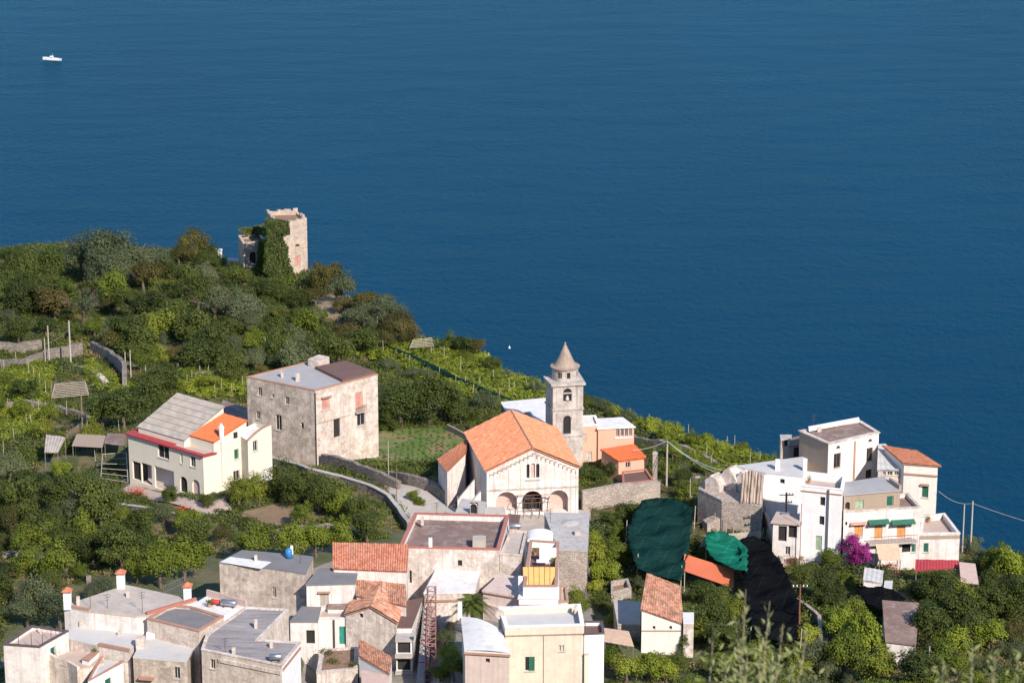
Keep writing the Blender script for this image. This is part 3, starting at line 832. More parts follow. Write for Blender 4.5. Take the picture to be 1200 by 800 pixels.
mb = MB(); u0, u1, z0, z1 = bl.rect(660, 455, 670, 470); bar(mb, bl, u0, u1, z1-.75, z1-.62, -.2, -.05); mb.build('bell_beam', M['frame'], bt.root)
c = ((bt.fp[0][0]+bt.fp[2][0])/2, (bt.fp[0][1]+bt.fp[2][1])/2, bt.z); mb = MB()
bc = bl.pt((u0+u1)/2, z0+.2, -.12); mb.lathe(bc, [(.0, .55), (.12, .5), (.2, .25), (.27, 0), (.0, .02)], 12); mb.build('bell', M['frame'], bt.root)
rd = 1.72
mb = MB(); nseg = 48; zt = 1.62; holes = []
yaw = math.atan2(-1, .0)
for px in (653, 665, 676):
    pass
def drum_angle(off): return -math.pi/2 + off
hol = [(drum_angle(-.46), .11), (drum_angle(.22), .11), (drum_angle(1.15), .11)]
hz0, hz1 = .45, 1.3
for k in range(nseg):
    a0, a1 = 2*math.pi*k/nseg, 2*math.pi*(k+1)/nseg; am = (a0+a1)/2
    inh = any(abs((am-h_[0]+math.pi) % (2*math.pi)-math.pi) < h_[1]+.03 for h_ in hol)
    def q(a, z, r=rd): return (c[0]+r*math.cos(a), c[1]+r*math.sin(a), c[2]+z)
    if inh:
        mb.face([q(a0, 0), q(a1, 0), q(a1, hz0), q(a0, hz0)]); mb.face([q(a0, hz1), q(a1, hz1), q(a1, zt), q(a0, zt)])
        mb.face([q(a0, hz0), q(a1, hz0), q(a1, hz0, rd-.25), q(a0, hz0, rd-.25)]); mb.face([q(a1, hz1), q(a0, hz1), q(a0, hz1, rd-.25), q(a1, hz1, rd-.25)])
        for a in (a0, a1): mb.face([q(a, hz0), q(a, hz1), q(a, hz1, rd-.25), q(a, hz0, rd-.25)])
    else: mb.face([q(a0, 0), q(a1, 0), q(a1, zt), q(a0, zt)])
mb.build('drum', M['campanile'], bt.root)
mb = MB(); mb.lathe(c, [(rd-.26, 0), (rd-.26, zt)], 32); mb.build('drum_opening', M['dark'], bt.root)
mb = MB(); mb.lathe(c, [(rd-.02, zt-.1), (rd+.22, zt), (rd+.24, zt+.12), (rd-.1, zt+.17), (rd-.3, zt+.3), (1.0, zt+1.1), (.55, zt+2.1), (.16, zt+2.95), (.08, zt+3.05), (.14, zt+3.15), (.1, zt+3.3), (0, zt+3.38)], 32)
conem = plaster('cone_stone', (.38, .29, .23), dirt=(.17, .13, .10), amt=.6, streak=.6); mb.build('cone_roof', conem, bt.root, False)

# ------------------------------------------------------------------ peach house behind the tower
wr = House('parish_house', 'long white-roofed building half hidden behind the bell tower and church roof', 'house', [(606, 500), (646, 506), (652, 465), (588, 471)], 4.2, 'redroof')
wr.plain('whiteroof', over=.15)
mb = MB(); p_ = P(611, 497, wr.z-.4); q_ = Plane(p_, P(624, 500, wr.z-.4)); n = 12
arc = [(1.0-1.0*math.cos(math.pi*k/n), wr.z-.4+1.9*math.sin(math.pi*k/n)) for k in range(n+1)]
front = [q_.pt(u*1.0, z, .15) for u, z in arc]; back = [q_.pt(u*1.0, z, -.2) for u, z in arc]
mb.add(front+back, [tuple(range(n+1)), tuple(range(n+1, 2*n+2))[::-1]]+[(k+1, k, n+1+k, n+2+k) for k in range(n)])
mb.build('curved_gable', M['brownr'], wr.root)
pw = House('peach_house', 'peach-coloured house with white flat roof and glazed veranda right of bell tower', 'house', [(701, 501.5), (743, 499.5), (729, 489), (700, 490.5)], 4.9, 'peach')
pw.open(0, [('win', 722, 501.8, 726, 511.5), ('win', 727, 501.5, 731, 511.3), ('win', 732, 501.3, 736, 511), ('win', 737, 501, 740.5, 510.7)])
pw.plain('whiteroof', over=.18)
pl = pw.plane(0); mb = MB(); u0, u1, z0, z1 = pl.rect(720.5, 500.9, 741.5, 513); 
bar(mb, pl, u0, u1, z0, z0+.16, .003, .09); mb.build('veranda_sill', M['clean'], pw.root)
ps = House('peach_wing', 'peach wall and white terrace between the bell tower and the glazed veranda', 'house wing', [(676, 499), (702.5, 497), (698, 486), (674, 487)], 5.4, 'peach')
ps.open(0, [('shut:white', 686.5, 529, 693.5, 540), ('shut:white', 683, 508, 687, 517)]); ps.flat('whiteroof', 'clean', par=.3)
mb = MB(); p_ = ps.fp; a, b2 = (*p_[3], ps.z), (*p_[0], ps.z)
lw = House('peach_annexe', 'small peach annexe with bright red-orange roof below the veranda', 'house', [(725, 541), (757, 537), (742, 526), (705, 532)], 2.6, 'peach')
lw.open(0, [('win', 733, 541, 739, 548)]); lid(lw, [0, 0, .5, .5], 'bright_tile', corr=True, order=0, eave=.15)
tr = House('peach_terrace', 'red-paved terrace with low peach wall under the annexe', 'terrace', [(730, 566), (766, 562), (757, 549), (729, 552)], 1.6, 'peach'); tr.flat('redroof', 'redcope', par=.25, th=.2)
pier = House('stone_pier', 'rough stone pillar at the terrace corner right of the peach annexe', 'pillar', [(765, 531), (770, 531), (771, 528.5), (766, 528.5)], 4.4, 'rubble'); pier.plain('lightstone', over=.05)

# ------------------------------------------------------------------ grey building
gb = House('grey_building', 'big weathered two-storey building with grey flat roof and red shutters', 'building', [(369, 457), (442.5, 438), (362, 423), (289, 441)], 0, 'oldlight', z=None) if False else None
g0 = G(369, 545); zz = None
lo_, hi_ = 0, 25
for _ in range(30):
    mdl = (lo_+hi_)/2
    if proj(g0[0], g0[1], g0[2]+mdl)[1] > 457: lo_ = mdl
    else: hi_ = mdl
gb = House('grey_building', 'big weathered two-storey building with grey flat roof and faded red shutters', 'building', [(369, 457), (442.5, 438), (362, 423), (289, 441)], 0, 'oldlight', z=g0[2]+lo_)
gb.open(3, [('win', 302, 454, 307, 464), ('win', 318, 461.5, 321.5, 466.5), ('win', 334, 465, 339, 474), ('win', 300, 482, 305, 491), ('win', 323, 486, 330, 504), ('dark', 352.5, 495, 356, 502)])
gb.open(0, [('shut:pinksh', 377.5, 465.5, 386, 480), ('shut:pinksh', 416.5, 459, 425, 480), ('win', 418.5, 484.5, 428, 498.5), ('dark', 391, 490, 398.5, 512)])
gb.flat('greyroof', 'coping', par=.12, th=.3, mats={3: 'old', 2: 'old'})
mb = MB(); zt = gb.z; q = [P(401, 447.5, zt), P(441, 437.5, zt), P(405, 424, zt), P(368, 431.5, zt)]; q = [up(lerp(p, (*[sum(r_[i] for r_ in q)/4 for i in (0, 1)], zt), .04), .3) for p in q]
mb.slab(q, .5); mb.build('raised_roof', M['redroof'], gb.root)
pl = gb.plane(0); z_ = pl.hit(400, 489)[1]
mb = MB(); bar(mb, pl, .1, pl.L*.55, z_, z_+.1, .003, .05); mb.build('string_course', M['brownr'], gb.root)
mb = MB(); u0, u1, z0, z1 = pl.rect(415.5, 480.5, 426.5, 482.5); bar(mb, pl, u0, u1, z0, z0+.12, .003, .55); bb = mb.build('balcony', M['concrete'], gb.root)
mb = MB(); bar(mb, pl, u0, u1, z0+.9, z0+.95, .5, .54)
for k in range(9): uu = u0+(u1-u0)*k/8; bar(mb, pl, uu-.015, uu+.015, z0+.12, z0+.9, .505, .535)
mb.build('railing', M['rust'], bb)
mb = MB(); u0, u1, z0, z1 = pl.rect(376, 464.2, 387.5, 465.4); bar(mb, pl, u0, u1, z0, z1, .003, .35); mb.build('window_canopy', M['coping'], gb.root)
mb = MB(); mb.tube([pl.pt(-.02, gb.z-.3, .1), pl.pt(-.02, gb.zb+1, .1)], .07, 6); mb.build('drainpipe', M['iron'], gb.root)
chimney(gb.root, 349, 445, .9, .55, False, 'oldlight', gb.z); chimney(gb.root, 331, 441, .8, .4, False, 'oldlight', gb.z)
mb = MB(); q = [P(361, 428, zt+.02), P(373, 431, zt+.02), P(386, 425, zt+.02), P(374, 422.5, zt+.02)]; mb.slab([up(p, .9) for p in q], .1); mb.slab([up(p, .8) for p in q], 1.0); mb.build('stair_hut', M['oldlight'], gb.root)
gs = House('lean_to_shed', 'low grey-roofed shed between the pale house and the grey building', 'shed', [(256, 484), (291, 496), (291, 479), (262, 469)], 3.0, 'brownr'); gs.plain('brownroof')

# ------------------------------------------------------------------ pale house
def solve_h(gx, gy, pxb, pyt):
    g = G(gx, gy); lo, hi = 0, 25
    for _ in range(30):
        mid = (lo+hi)/2
        if proj(g[0], g[1], g[2]+mid)[1] > pyt: lo = mid
        else: hi = mid
    return g[2]+lo
zA = solve_h(238, 580, 238, 534)
ph = House('pale_house', 'pale cream house with grey and orange roofs, red canopy and loggia', 'house', [(238, 534), (290, 521), (204, 495), (150, 508)], 0, 'pale', z=zA)
F0, R0, B0, L0 = ph.fp
ph.open(3, [('win', 185, 521.5, 198, 537), ('win', 211.5, 531.5, 214, 543), ('win', 223, 535, 229, 547), ('arch', 211, 558.5, 219.5, 577), ('archp', 225.5, 562, 234, 580),
            ('dark', 155.5, 541, 165, 562), ('plain', 166, 543.5, 178, 567), ('plain', 181.5, 549, 204, 574)])
ph.ops[3] = [(a, b_, c_, d_, e_, k_) for a, b_, c_, d_, e_, k_ in ph.ops[3]]
ph.open(0, [('shut:green', 274.5, 526, 280, 538), ('win', 273.5, 551, 281, 563)])
pln = ph.plane(3)
plains = [o for o in ph.ops[3] if o[5] == 'plain']; ph.ops[3] = [o for o in ph.ops[3] if o[5] != 'plain']
ph.wallz = zA
mbw = {}
# walls: loggia openings keep their own deep back wall
allops = {3: [o[:5] for o in ph.ops[3]+plains], 0: [o[:5] for o in ph.ops[0]]}
for i in range(4):
    mb = MB(); pl = ph.plane(i); wall_face(mb, pl, [(0, zA), (pl.L, zA)], ph.zb, allops.get(i, [])); mb.build('wall', M['pale'], ph.root)
for i, os_ in ph.ops.items():
    for o in os_: make_opening(ph.root, ph.plane(i), o[:5], o[5])
for o in plains:
    mb = MB(); u0, u1, z0, z1, _ = o[:5]; bar(mb, pln, u0-.3, u1+.3, z0-.1, z1+.1, -1.5, -1.4); mb.build('loggia_wall', M['innerwhite'], ph.root)
    mb = MB(); bar(mb, pln, u0-.3, u1+.3, z0-.3, z0-.05, -1.4, -.25); bar(mb, pln, u0-.3, u1+.3, z1+.05, z1+.2, -1.4, -.25); mb.build('loggia_floor', M['terrace'], ph.root)
mb = MB(); bar(mb, pln, *pln.rect(199.5, 549, 204, 572), -1.399, -1.33); mb.build('door', M['brownframe'], ph.root)
top_mb = MB(); top_mb.prism(inset(ph.fp, .02), zA-.05, zA+.03); top_mb.build('roof', M['terrace'], ph.root)
def loc(u, v, z):
    """u along the loggia front from the near corner, v along the right wall"""
    return (F0[0]+(L0[0]-F0[0])*u+(R0[0]-F0[0])*v, F0[1]+(L0[1]-F0[1])*u+(R0[1]-F0[1])*v, z)
# red canopy edge round the front and the near corner
mb = MB()
mb.slab([loc(1.02, -.05, zA+.12), loc(-.02, -.05, zA+.12), loc(-.02, .02, zA+.12), loc(1.02, .02, zA+.12)], .2)
mb.slab([loc(1.02, .02, zA+.12), loc(.42, .02, zA+.12), loc(.42, .26, zA+.34), loc(1.02, .26, zA+.34)], .12)
mb.slab([loc(.42, .021, zA+.1), loc(-.02, .021, zA+.1), loc(-.02, .28, zA+.1), loc(.02, .28, zA+.1), loc(.02, .06, zA+.1), loc(.42, .06, zA+.1)], .18)
mb.build('canopy', M['redmetal'], ph.root)
# orange-roofed upper storey
zo0, zo1 = zA+1.35, zA+3.15
def block(u0, u1, v0, v1, z0f, z0b, mat, name, extra=None):
    """upper block: front top z0f, back top z0b"""
    A, B_, C_, D_ = loc(u1, v0, 0), loc(u0, v0, 0), loc(u0, v1, 0), loc(u1, v1, 0)
    mb = MB(); b0 = zA+.031
    mb.add([(*A[:2], b0), (*B_[:2], b0), (*C_[:2], b0), (*D_[:2], b0), (*A[:2], z0f), (*B_[:2], z0f), (*C_[:2], z0b), (*D_[:2], z0b)],
           [(0,1,5,4), (1,2,6,5), (2,3,7,6), (3,0,4,7)])
    mb.build('upper_wall', M[mat], ph.root)
    q = ext([(*A[:2], z0f+.2), (*B_[:2], z0f+.2), (*C_[:2], z0b+.2), (*D_[:2], z0b+.2)], .12)
    return q
q = block(.004, .31, .25, .995, zo0, zo1, 'pale', 'upper'); tiled(ph.root, q, 'bright_tile', 'orange_roof', period=.3, amp=.03)
q = block(.315, .93, .12, 1.02, zA+.85, zA+4.1, 'pale', 'upper'); tiled(ph.root, q, 'greycorr', 'corrugated_roof', period=.36, amp=.02)
mbx = MB(); a, b2, c_, d_ = q
for k in range(1, 7):
    t0 = k/7; p0, p1 = lerp(a, d_, t0), lerp(b2, c_, t0); v = (Vector(d_)-Vector(a)).normalized()*.035
    mbx.slab([up(p0, .075), up(p1, .075), tuple(Vector(p1)+v+Vector((0, 0, .09))), tuple(Vector(p0)+v+Vector((0, 0, .09)))], .05)
mbx.build('roof_batten', M['brownr'], ph.root)
# flush upper right wall and chimney with flue
ur = Plane(F0, R0); mb = MB(); bar(mb, ur, ur.L*.40, ur.L*.47, zA-4.2, zA+1.75, .003, .16); mb.build('flue', M['pale'], ph.root)
cp_ = ur.pt(ur.L*.435, zA+1.75, -.15); mb = MB(); mb.box((cp_[0], cp_[1], zA+1.4), .55, .55, 1.7, .3); chm = mb.build('chimney', M['clean'], ph.root)
mb = MB(); mb.lathe((cp_[0], cp_[1], zA+3.1), [(.42, 0), (.3, .25), (.12, .55), (0, .7)], 4); mb.build('chimney_cap', M['clean'], chm)
mb = MB(); uu, zz_ = ur.hit(276, 509.5); bar(mb, ur, uu-.3, uu+.3, zz_-.4, zz_+.4, .004, .03); mb.build('upper_window', M['glass'], ph.root)
# annexe with curved parapet
zD = ZH(289, 513, 0)
an = House('curved_annexe', 'cream annexe with curved brown-edged parapet at the right end of pale house', 'annexe', [(290, 508), (318, 497.5), (299, 490), (276, 499)], 0, 'pale', z=zA+2.35)
an.open(0, [('win', 296.5, 516, 302, 528.5)]); 
pl = an.plane(0); n = 8; prof = [(pl.L*k/n, an.z-1.0+1.05*math.sin(math.pi/2*min(1, k/n*1.15))) for k in range(n+1)]
an.walls(prof={0: prof, 3: [(0, an.z-.9), (an.plane(3).L, an.z-1.0)], 1: [(0, an.z), (an.plane(1).L, an.z-.6)], 2: [(0, an.z-.6), (an.plane(2).L, an.z-.9)]})
mb = MB()
for k in range(n):
    a, b2 = prof[k], prof[k+1]
    qq = [pl.pt(*a, -.25), pl.pt(*a, .08), pl.pt(*b2, .08), pl.pt(*b2, -.25)]
    mb.slab([up(p, .1) for p in qq][::-1], .12)
mb.build('parapet_coping', M['coping'], an.root)
mb = MB(); q = [(*p, an.z-1.05) for p in inset(an.fp, .05)]; mb.slab(q, .2); mb.build('roof', M['whiteroof'], an.root)

# ------------------------------------------------------------------ ruined tower
zt = solve_h(348, 322, 348, 256)
rt_ = House('ruined_tower', 'tall ruined stone tower with broken top on the hilltop', 'ruin', [(322, 262.5), (359.5, 256.5), (349, 248), (312, 249)], 0, 'ruin', z=zt)
rt_.open(0, [('dark', 335, 266.5, 340, 276), ('door:pinksh', 346, 299, 352, 312)])
u0, u1, z0, z1 = rt_.plane(0).rect(346, 286, 351, 289); rt_.ops[0].append((u0, u1, z0, z1, True, 'arch'))
pr = {}
for i in range(4):
    pl = rt_.plane(i); k = 7; pr[i] = [(0, zt-(.0 if i in (1,) else .1))]+[(pl.L*j/k, zt-.18+.10*math.sin(math.pi*j/k)) for j in range(1, k)]+[(pl.L, zt-.1)]
pr = {i: [(0, zt-.15), (rt_.plane(i).L, zt-.15)] for i in range(4)}
rt_.walls(prof=pr)
mb = MB(); inn = inset(rt_.fp, .45)
for i in range(4):
    j = (i+1) % 4; m_ = 9
    for k in range(m_):
        a, b2 = lerp(rt_.fp[i], rt_.fp[j], k/m_), lerp(rt_.fp[i], rt_.fp[j], (k+1)/m_); a2, b3 = lerp(inn[i], inn[j], k/m_), lerp(inn[i], inn[j], (k+1)/m_)
        hgt = rnd.uniform(-.2, .45) + (.35 if i in (2, 3) else 0)
        mb.prism([a, b2, b3, a2], zt-.5, zt+hgt) if i != 0 else mb.prism([a, b2, b3, a2], zt-.149, zt+rnd.uniform(-.08, .25))
mb.build('broken_parapet', M['ruin'], rt_.root)
mb = MB(); mb.prism(inn, zt-.75, zt-.45); mb.build('roof', M['soil'], rt_.root)
r2 = House('ruined_house', 'roofless ruined house with dark doorway left of the tower', 'ruin', [(285, 285.5), (311, 282), (305, 274), (279, 276)], 5.4, 'ruin')
r2.open(0, [('arch', 292.5, 295, 300, 309)]); 
r2.walls(prof={0: [(0, r2.z), (r2.plane(0).L*.3, r2.z-.2), (r2.plane(0).L*.7, r2.z+.1), (r2.plane(0).L, r2.z+.3)]})
mb = MB(); ring(mb, inset(r2.fp, -.02), inset(r2.fp, .4), r2.z-.1, r2.z+.06); mb.build('wall_head', M['ruin'], r2.root)
mb = MB(); mb.prism(inset(r2.fp, .4), r2.z-.9, r2.z-.6); mb.build('floor', M['soil'], r2.root)
r3 = House('ruined_wall', 'low ruined wall with small arch beside the roofless house', 'ruin', [(266, 305), (285, 307), (286, 303.5), (267, 301.5)], 1.8, 'ruin')
r3.open(0, [('arch', 270, 306.5, 276, 312)]); r3.plain('lightstone', over=.03)
ribbon_wall('rubble_wall', [G(250, 309), G(262, 306), G(272, 308), G(284, 311)], [.9, 2.3, 1.2, 1.9], .5, 'ruin', 'jagged low ruin wall left of the roofless house', 'wall', jag=.5)
ribbon_wall('rubble_wall', [G(332, 316), G(346, 319), G(362, 322)], [1.6, .9, 1.0], .5, 'ruin', 'short broken wall at the foot of the ruined tower', 'wall')
bx = House('white_hut', 'small white hut glimpsed behind the brownish pine on the hilltop', 'hut', [(248, 293), (260, 293), (260, 291.5), (248, 291.5)], .7, 'clean'); bx.plain('whiteroof')
# ------------------------------------------------------------------ right-hand white houses
def zr(px, py, yt): return solve_h(px, py, px, yt)
R1 = House('tall_house', 'tall old white house with brown parapet and oval attic windows, highest of right cluster', 'house', [(971, 519), (1030, 506), (1008, 492.5), (937, 504)], 0, 'cream', z=zr(971, 622, 519))
R1.open(0, [('win:brown', 977, 531, 985, 548), ('win:brown', 1015.5, 524.5, 1022.5, 540), ('win:brown', 1014.5, 550, 1021.5, 560), ('arch', 980, 522, 984.5, 526), ('arch', 1017.5, 514, 1022, 518)])
R1.open(3, [('dark', 941, 537, 946, 548)])
R1.flat('brownroof', 'worn', par=.2, th=.3, mats={3: 'brownr', 2: 'brownr'}, proud=.14)  # left and back walls: shade on the white house put into a brown colour
pl = R1.plane(0); u = pl.hit(1001, 540)[0]; mb = MB(); bar(mb, pl, u-.14, u+.14, R1.zb, R1.z-.5, .003, .06); mb.build('drainpipe', M['coping'], R1.root)
antenna(R1.root, P(953, 505, R1.z-.3), 2.2); chimney(R1.root, 960, 506, .7, .5, False, 'oldlight', R1.z-.3)
mb = MB(); q = [P(947, 503.5, R1.z), P(1006, 492.5, R1.z)]; mb.slab([up(q[0], .45), up(P(948, 505.5, R1.z), .45), up(P(1007, 494, R1.z), .45), up(q[1], .45)], .44); mb.build('raised_parapet', M['clean'], R1.root)
T1 = House('ruined_turret', 'small broken stone turret behind the tall white house', 'ruin', [(915, 514), (926, 514), (928, 509), (914, 509)], 0, 'ruin', z=R1.z-2.2); T1.open(0, [('dark', 919, 514.5, 923, 523)]); T1.plain('lightstone', over=.02)
LW = House('dark_lean_to', 'dark shaded lean-to between the turret and the tall white house', 'shed', [(926, 522), (941, 521), (944, 510), (930, 512)], 0, 'brownr', z=R1.z-2.8); LW.open(0, [('dark', 930, 524, 937, 536)]); LW.plain('brownroof')

R2 = House('white_house', 'plain white house with light grey roof behind the utility pole', 'house', [(897, 553.5), (941, 557.5), (947, 534), (862, 545.5)], 0, 'clean', z=zr(897, 617, 553.5))
R2.open(0, [('dark', 914, 561, 919.5, 566.5)]); R2.plain('paleroof', over=.05)
chimney(R2.root, 911, 550, 1.3, .55, False, 'clean', R2.z); chimney(R2.root, 943, 551, 1.5, .5, False, 'clean', R2.z)
mb = MB(); p_ = P(892.5, 566, R2.z-1.2); mb.box((p_[0]-.1, p_[1]-.9, R2.z-2.4), 1.3, 1.8, 2.2); mb.build('roof_box', M['clean'], R2.root)
R2b = House('white_lower_wing', 'low pinkish-white wing with recessed balcony beneath the white house', 'house wing', [(906, 611), (937, 613.5), (941, 603), (912, 600)], 0, 'white', z=zr(906, 662, 611))
R2b.open(0, [('dark', 912, 616, 922, 634), ('dark', 924, 616, 934, 630), ('win', 920, 640, 926, 650)]); R2b.plain('terrace', over=.25)
R3 = House('white_terrace_house', 'tall narrow white house with open roof terrace and grey drainpipe', 'house', [(938.5, 568), (987, 573), (990, 557), (943, 551.5)], 0, 'clean', z=zr(938.5, 660, 568))
R3.open(0, [('dark', 961, 582, 967, 592.5), ('dark', 960, 604.5, 966, 615), ('door:lgreen', 955.5, 627.5, 963, 645)]); R3.flat('terrace', 'clean', par=.95, th=.22)
pl = R3.plane(0); u = pl.hit(970.5, 600)[0]; mb = MB(); bar(mb, pl, u-.1, u+.1, R3.zb, R3.z-.2, .003, .2); mb.build('drainpipe', M['steel'], R3.root)
z_ = pl.hit(960, 577)[1]; mb = MB(); bar(mb, pl, 0, pl.L, z_, z_+.1, .003, .12); mb.build('string_course', M['coping'], R3.root)
R4b = House('shuttered_house', 'white house with orange shutters, green awnings and long balcony', 'house', [(989, 599), (1079, 593.5), (1064, 577), (991, 583)], 0, 'white', z=zr(989, 662, 599))
R4b.open(0, [('shut:orange', 1001, 615, 1011, 629), ('door:orange', 1024.5, 612, 1034, 631), ('door:orange', 1051, 612, 1061, 630), ('dark', 1057, 637, 1067, 647), ('shut:green', 1068, 637, 1073, 647), ('hole', 990.5, 611, 993, 615.5)])
R4b.flat('brownroof', 'oldlight', par=.5, th=.3)
pl = R4b.plane(0); u0, u1, z0, z1 = pl.rect(1016, 631, 1072, 634)
mb = MB(); bar(mb, pl, u0, u1, z0, z0+.2, .003, 1.1); bal = mb.build('balcony', M['concrete'], R4b.root)
mb = MB(); bar(mb, pl, u0, u1, z0+1.05, z0+1.1, 1.03, 1.08)
for k in range(34): uu = u0+.03+(u1-u0-.06)*k/33; bar(mb, pl, uu-.012, uu+.012, z0+.2, z0+1.05, 1.045, 1.065)
mb.build('railing', M['rust'], bal)
def awning(parent, pl, x0, x1, y, out, drop, mat):
    u0, u1, z0, _ = pl.rect(x0, y-1, x1, y); mb = MB()
    mb.slab([pl.pt(u0, z0+drop, .01), pl.pt(u0, z0, out), pl.pt(u1, z0, out), pl.pt(u1, z0+drop, .01)], .05); mb.build('awning', M[mat], parent)
awning(R4b.root, pl, 1017, 1041, 611, .9, .3, 'green'); awning(R4b.root, pl, 1044, 1071, 611, .9, .3, 'green'); awning(R4b.root, pl, 996, 1015, 613, .5, .2, 'pinksh')
for x in (1062, 1048, 1024):
    pass
R4 = House('brown_upper_storey', 'set-back storey of brown render under flat grey roof with green shutter', 'house', [(989.5, 579), (1055, 573.5), (1035, 558.5), (991.5, 565)], 0, 'oldlight', z=R4b.z+1.9)
R4.open(0, [('shut:lgreen', 1002.5, 586, 1012, 596), ('shut:green', 1039, 581, 1047, 593), ('arch', 990.5, 588, 996, 597)]); R4.plain('greyroof', over=.15, mats={0: 'brownr'})
mb = MB(); a, b2 = P(1035, 558.5, R4.z), P(1055, 573, R4.z); q_ = Plane(b2, a); bar(mb, q_, 0, q_.L*.6, R4.z, R4.z+.5, -.15, .15); mb.build('roof_upstand', M['brownr'], R4.root)
R5 = House('orange_roofed_house', 'white house with orange tiled roof at the sea edge, right of cluster', 'house', [(1059.5, 543), (1099, 546), (1073, 531), (1037, 525.5)], 0, 'cream', z=zr(1099, 640, 547))
R5.open(0, [('shut:green', 1080, 569, 1088, 583)])
lid(R5, [0, 0, .15, .15], 'orange_tile', corr=True, eave=.3)
pl = R5.plane(0); z0_ = pl.hit(1060, 558)[1]; z1_ = pl.hit(1098, 554)[1]; zm_ = (z0_+z1_)/2; mb = MB(); bar(mb, pl, 0, pl.L, zm_-.1, zm_+.1, .003, .15); mb.build('string_course', M['coping'], R5.root)
mb = MB(); bar(mb, pl, *pl.rect(1079, 566.5, 1089, 568.5), .003, .3); mb.build('window_canopy', M['coping'], R5.root)
R5b = House('glazed_porch', 'porch with grey-white corrugated roof and row of windows beneath orange roof', 'porch', [(1029, 549.5), (1059, 549), (1037, 527), (1030, 527)], 0, 'oldlight', z=R5.z-1.0)
R5b.open(0, [('win', 1034.5, 550.5, 1038, 557), ('win', 1040, 550.5, 1046, 557), ('win', 1048, 550.3, 1053, 557), ('win', 1054, 550.3, 1058, 557)])
lid(R5b, [-.25, -.25, .6, .6], 'whitecorr', eave=.12, period=.4)
R6 = House('low_terrace_house', 'low white house with wide parapeted roof terrace beside the sea', 'house', [(1078, 625), (1125, 624), (1107, 600.5), (1080, 604)], 0, 'white', z=zr(1100, 668, 625))
R6.open(0, [('shut:green', 1082, 636, 1088, 647)]); R6.flat('terrace', 'white', par=.7, th=.3)
pl = R6.plane(0); u0, u1, z0, z1 = pl.rect(1078, 627, 1125, 631); mb = MB(); bar(mb, pl, 0, pl.L, z0, z1, .003, .05); mb.build('string_course', M['brownr'], R6.root)

def shelter(name, px, h, label, cat, mat, th=.06, rise=(0, 0, 0, 0), posts=True, corr=None, group=None, post='wood'):
    z = ZH(*px[0], h); q = [P(a, b_, z+rise[i]) for i, (a, b_) in enumerate(px)]
    cx, cy = sum(p[0] for p in q)/len(q), sum(p[1] for p in q)/len(q)
    rt = root(name, (cx, cy, T(cx, cy)), label, cat, group)
    if corr: tiled(rt, q, mat, 'roof', period=corr, amp=corr*.12, th=th)
    else:
        mb = MB(); mb.slab(q, th); mb.build('roof', M[mat], rt)
    if posts:
        for p in q:
            pp = lerp(p, (cx, cy, p[2]), .06); mb = MB(); mb.tube([(pp[0], pp[1], T(pp[0], pp[1])-.4), (pp[0], pp[1], p[2]-th-.02)], .06, 5); mb.build('post', M[post], rt)
    FOOT.append([p[:2] for p in q] if area2(q) > 0 else [p[:2] for p in q][::-1])
    return rt, q
shelter('metal_canopy', [(1072, 669), (1124, 665), (1123, 656), (1073, 655)], 2.2, 'dark red corrugated canopy under the low terrace house', 'canopy', 'redmetal', corr=.35, rise=(0, 0, .5, .5))
shelter('straw_awning', [(1030, 655), (1056, 656), (1053, 637), (1026, 637)], 2.2, 'tan sloping cloth awning below the long balcony', 'awning', 'peachcloth', rise=(0, 0, 1.2, 1.2))
shelter('shed_roof', [(1126, 682), (1147, 684), (1143, 660), (1124, 658)], 2.2, 'brownish shed roof at the right end of the red canopy', 'shed', 'pinkwall', rise=(0, 0, .6, .6))
gh = House('grey_metal_shed', 'small grey corrugated metal shed in the garden below the houses', 'shed', [(1012, 681), (1032, 681), (1035, 667), (1014, 666)], 2.3, 'white')
lid(gh, [0, -.3, -.3, 0], 'whitecorr', eave=.08)
gh2 = House('white_cupboard', 'small white box shed right of the grey metal shed', 'shed', [(1036, 688), (1045, 688), (1046, 680), (1037, 680)], 1.6, 'white'); gh2.plain('paleroof', over=.04)
hut = House('wooden_roof_hut', 'small white hut with weathered brown plank roof among dark trees', 'hut', [(1039, 752), (1072, 756), (1075, 717), (1035, 714)], 2.6, 'white')
lid(hut, [0, 0, .9, .9], 'brownroof', eave=.15)
# vaulted ruin and draped sheets left of the white house
vz = ZH(818, 572, 4.6)
RV = House('ruined_vault_house', 'collapsed stone house with broken white vaults beside the white house', 'ruin', [(818, 572), (846, 586), (893, 592), (896, 566), (858, 556), (828, 560)], 0, 'rubble', z=vz)
RV.plain('rubble', over=.02, th=.2)
for (x0, y0, x1, y1, hh) in ((826, 573, 843, 577, 1.9), (845, 572, 862, 576, 2.8), (862, 575, 874, 578, 2.6)):
    a, b2 = P(x0, y0, vz+.01), P(x1, y1, vz+.01); pl = Plane(a, b2); n = 9; mb = MB(); pts = []
    for k in range(n+1):
        uu = pl.L*k/n; zz_ = hh*(.45+.55*math.sin(math.pi*min(1, .12+k/n*.85)))*(1+.08*rnd.uniform(-1, 1)); pts.append((uu, vz+zz_))
    fr = [pl.pt(0, vz), *[pl.pt(*p) for p in pts], pl.pt(pl.L, vz)]
    bk = [pl.pt(0, vz, -2.0), *[pl.pt(p[0], p[1]-.15*rnd.random(), -2.0) for p in pts], pl.pt(pl.L, vz, -2.0)]
    m_ = len(fr); mb.add(fr+bk, [tuple(range(m_))[::-1], tuple(range(m_, 2*m_))]+[(i, i+1, m_+i+1, m_+i) for i in range(m_-1)])
    mb.build('vault', M['worn'], RV.root)
mb = MB(); a, b2 = P(868, 589, vz), P(893, 591, vz); pl = Plane(a, b2); nU = 40
rows = []
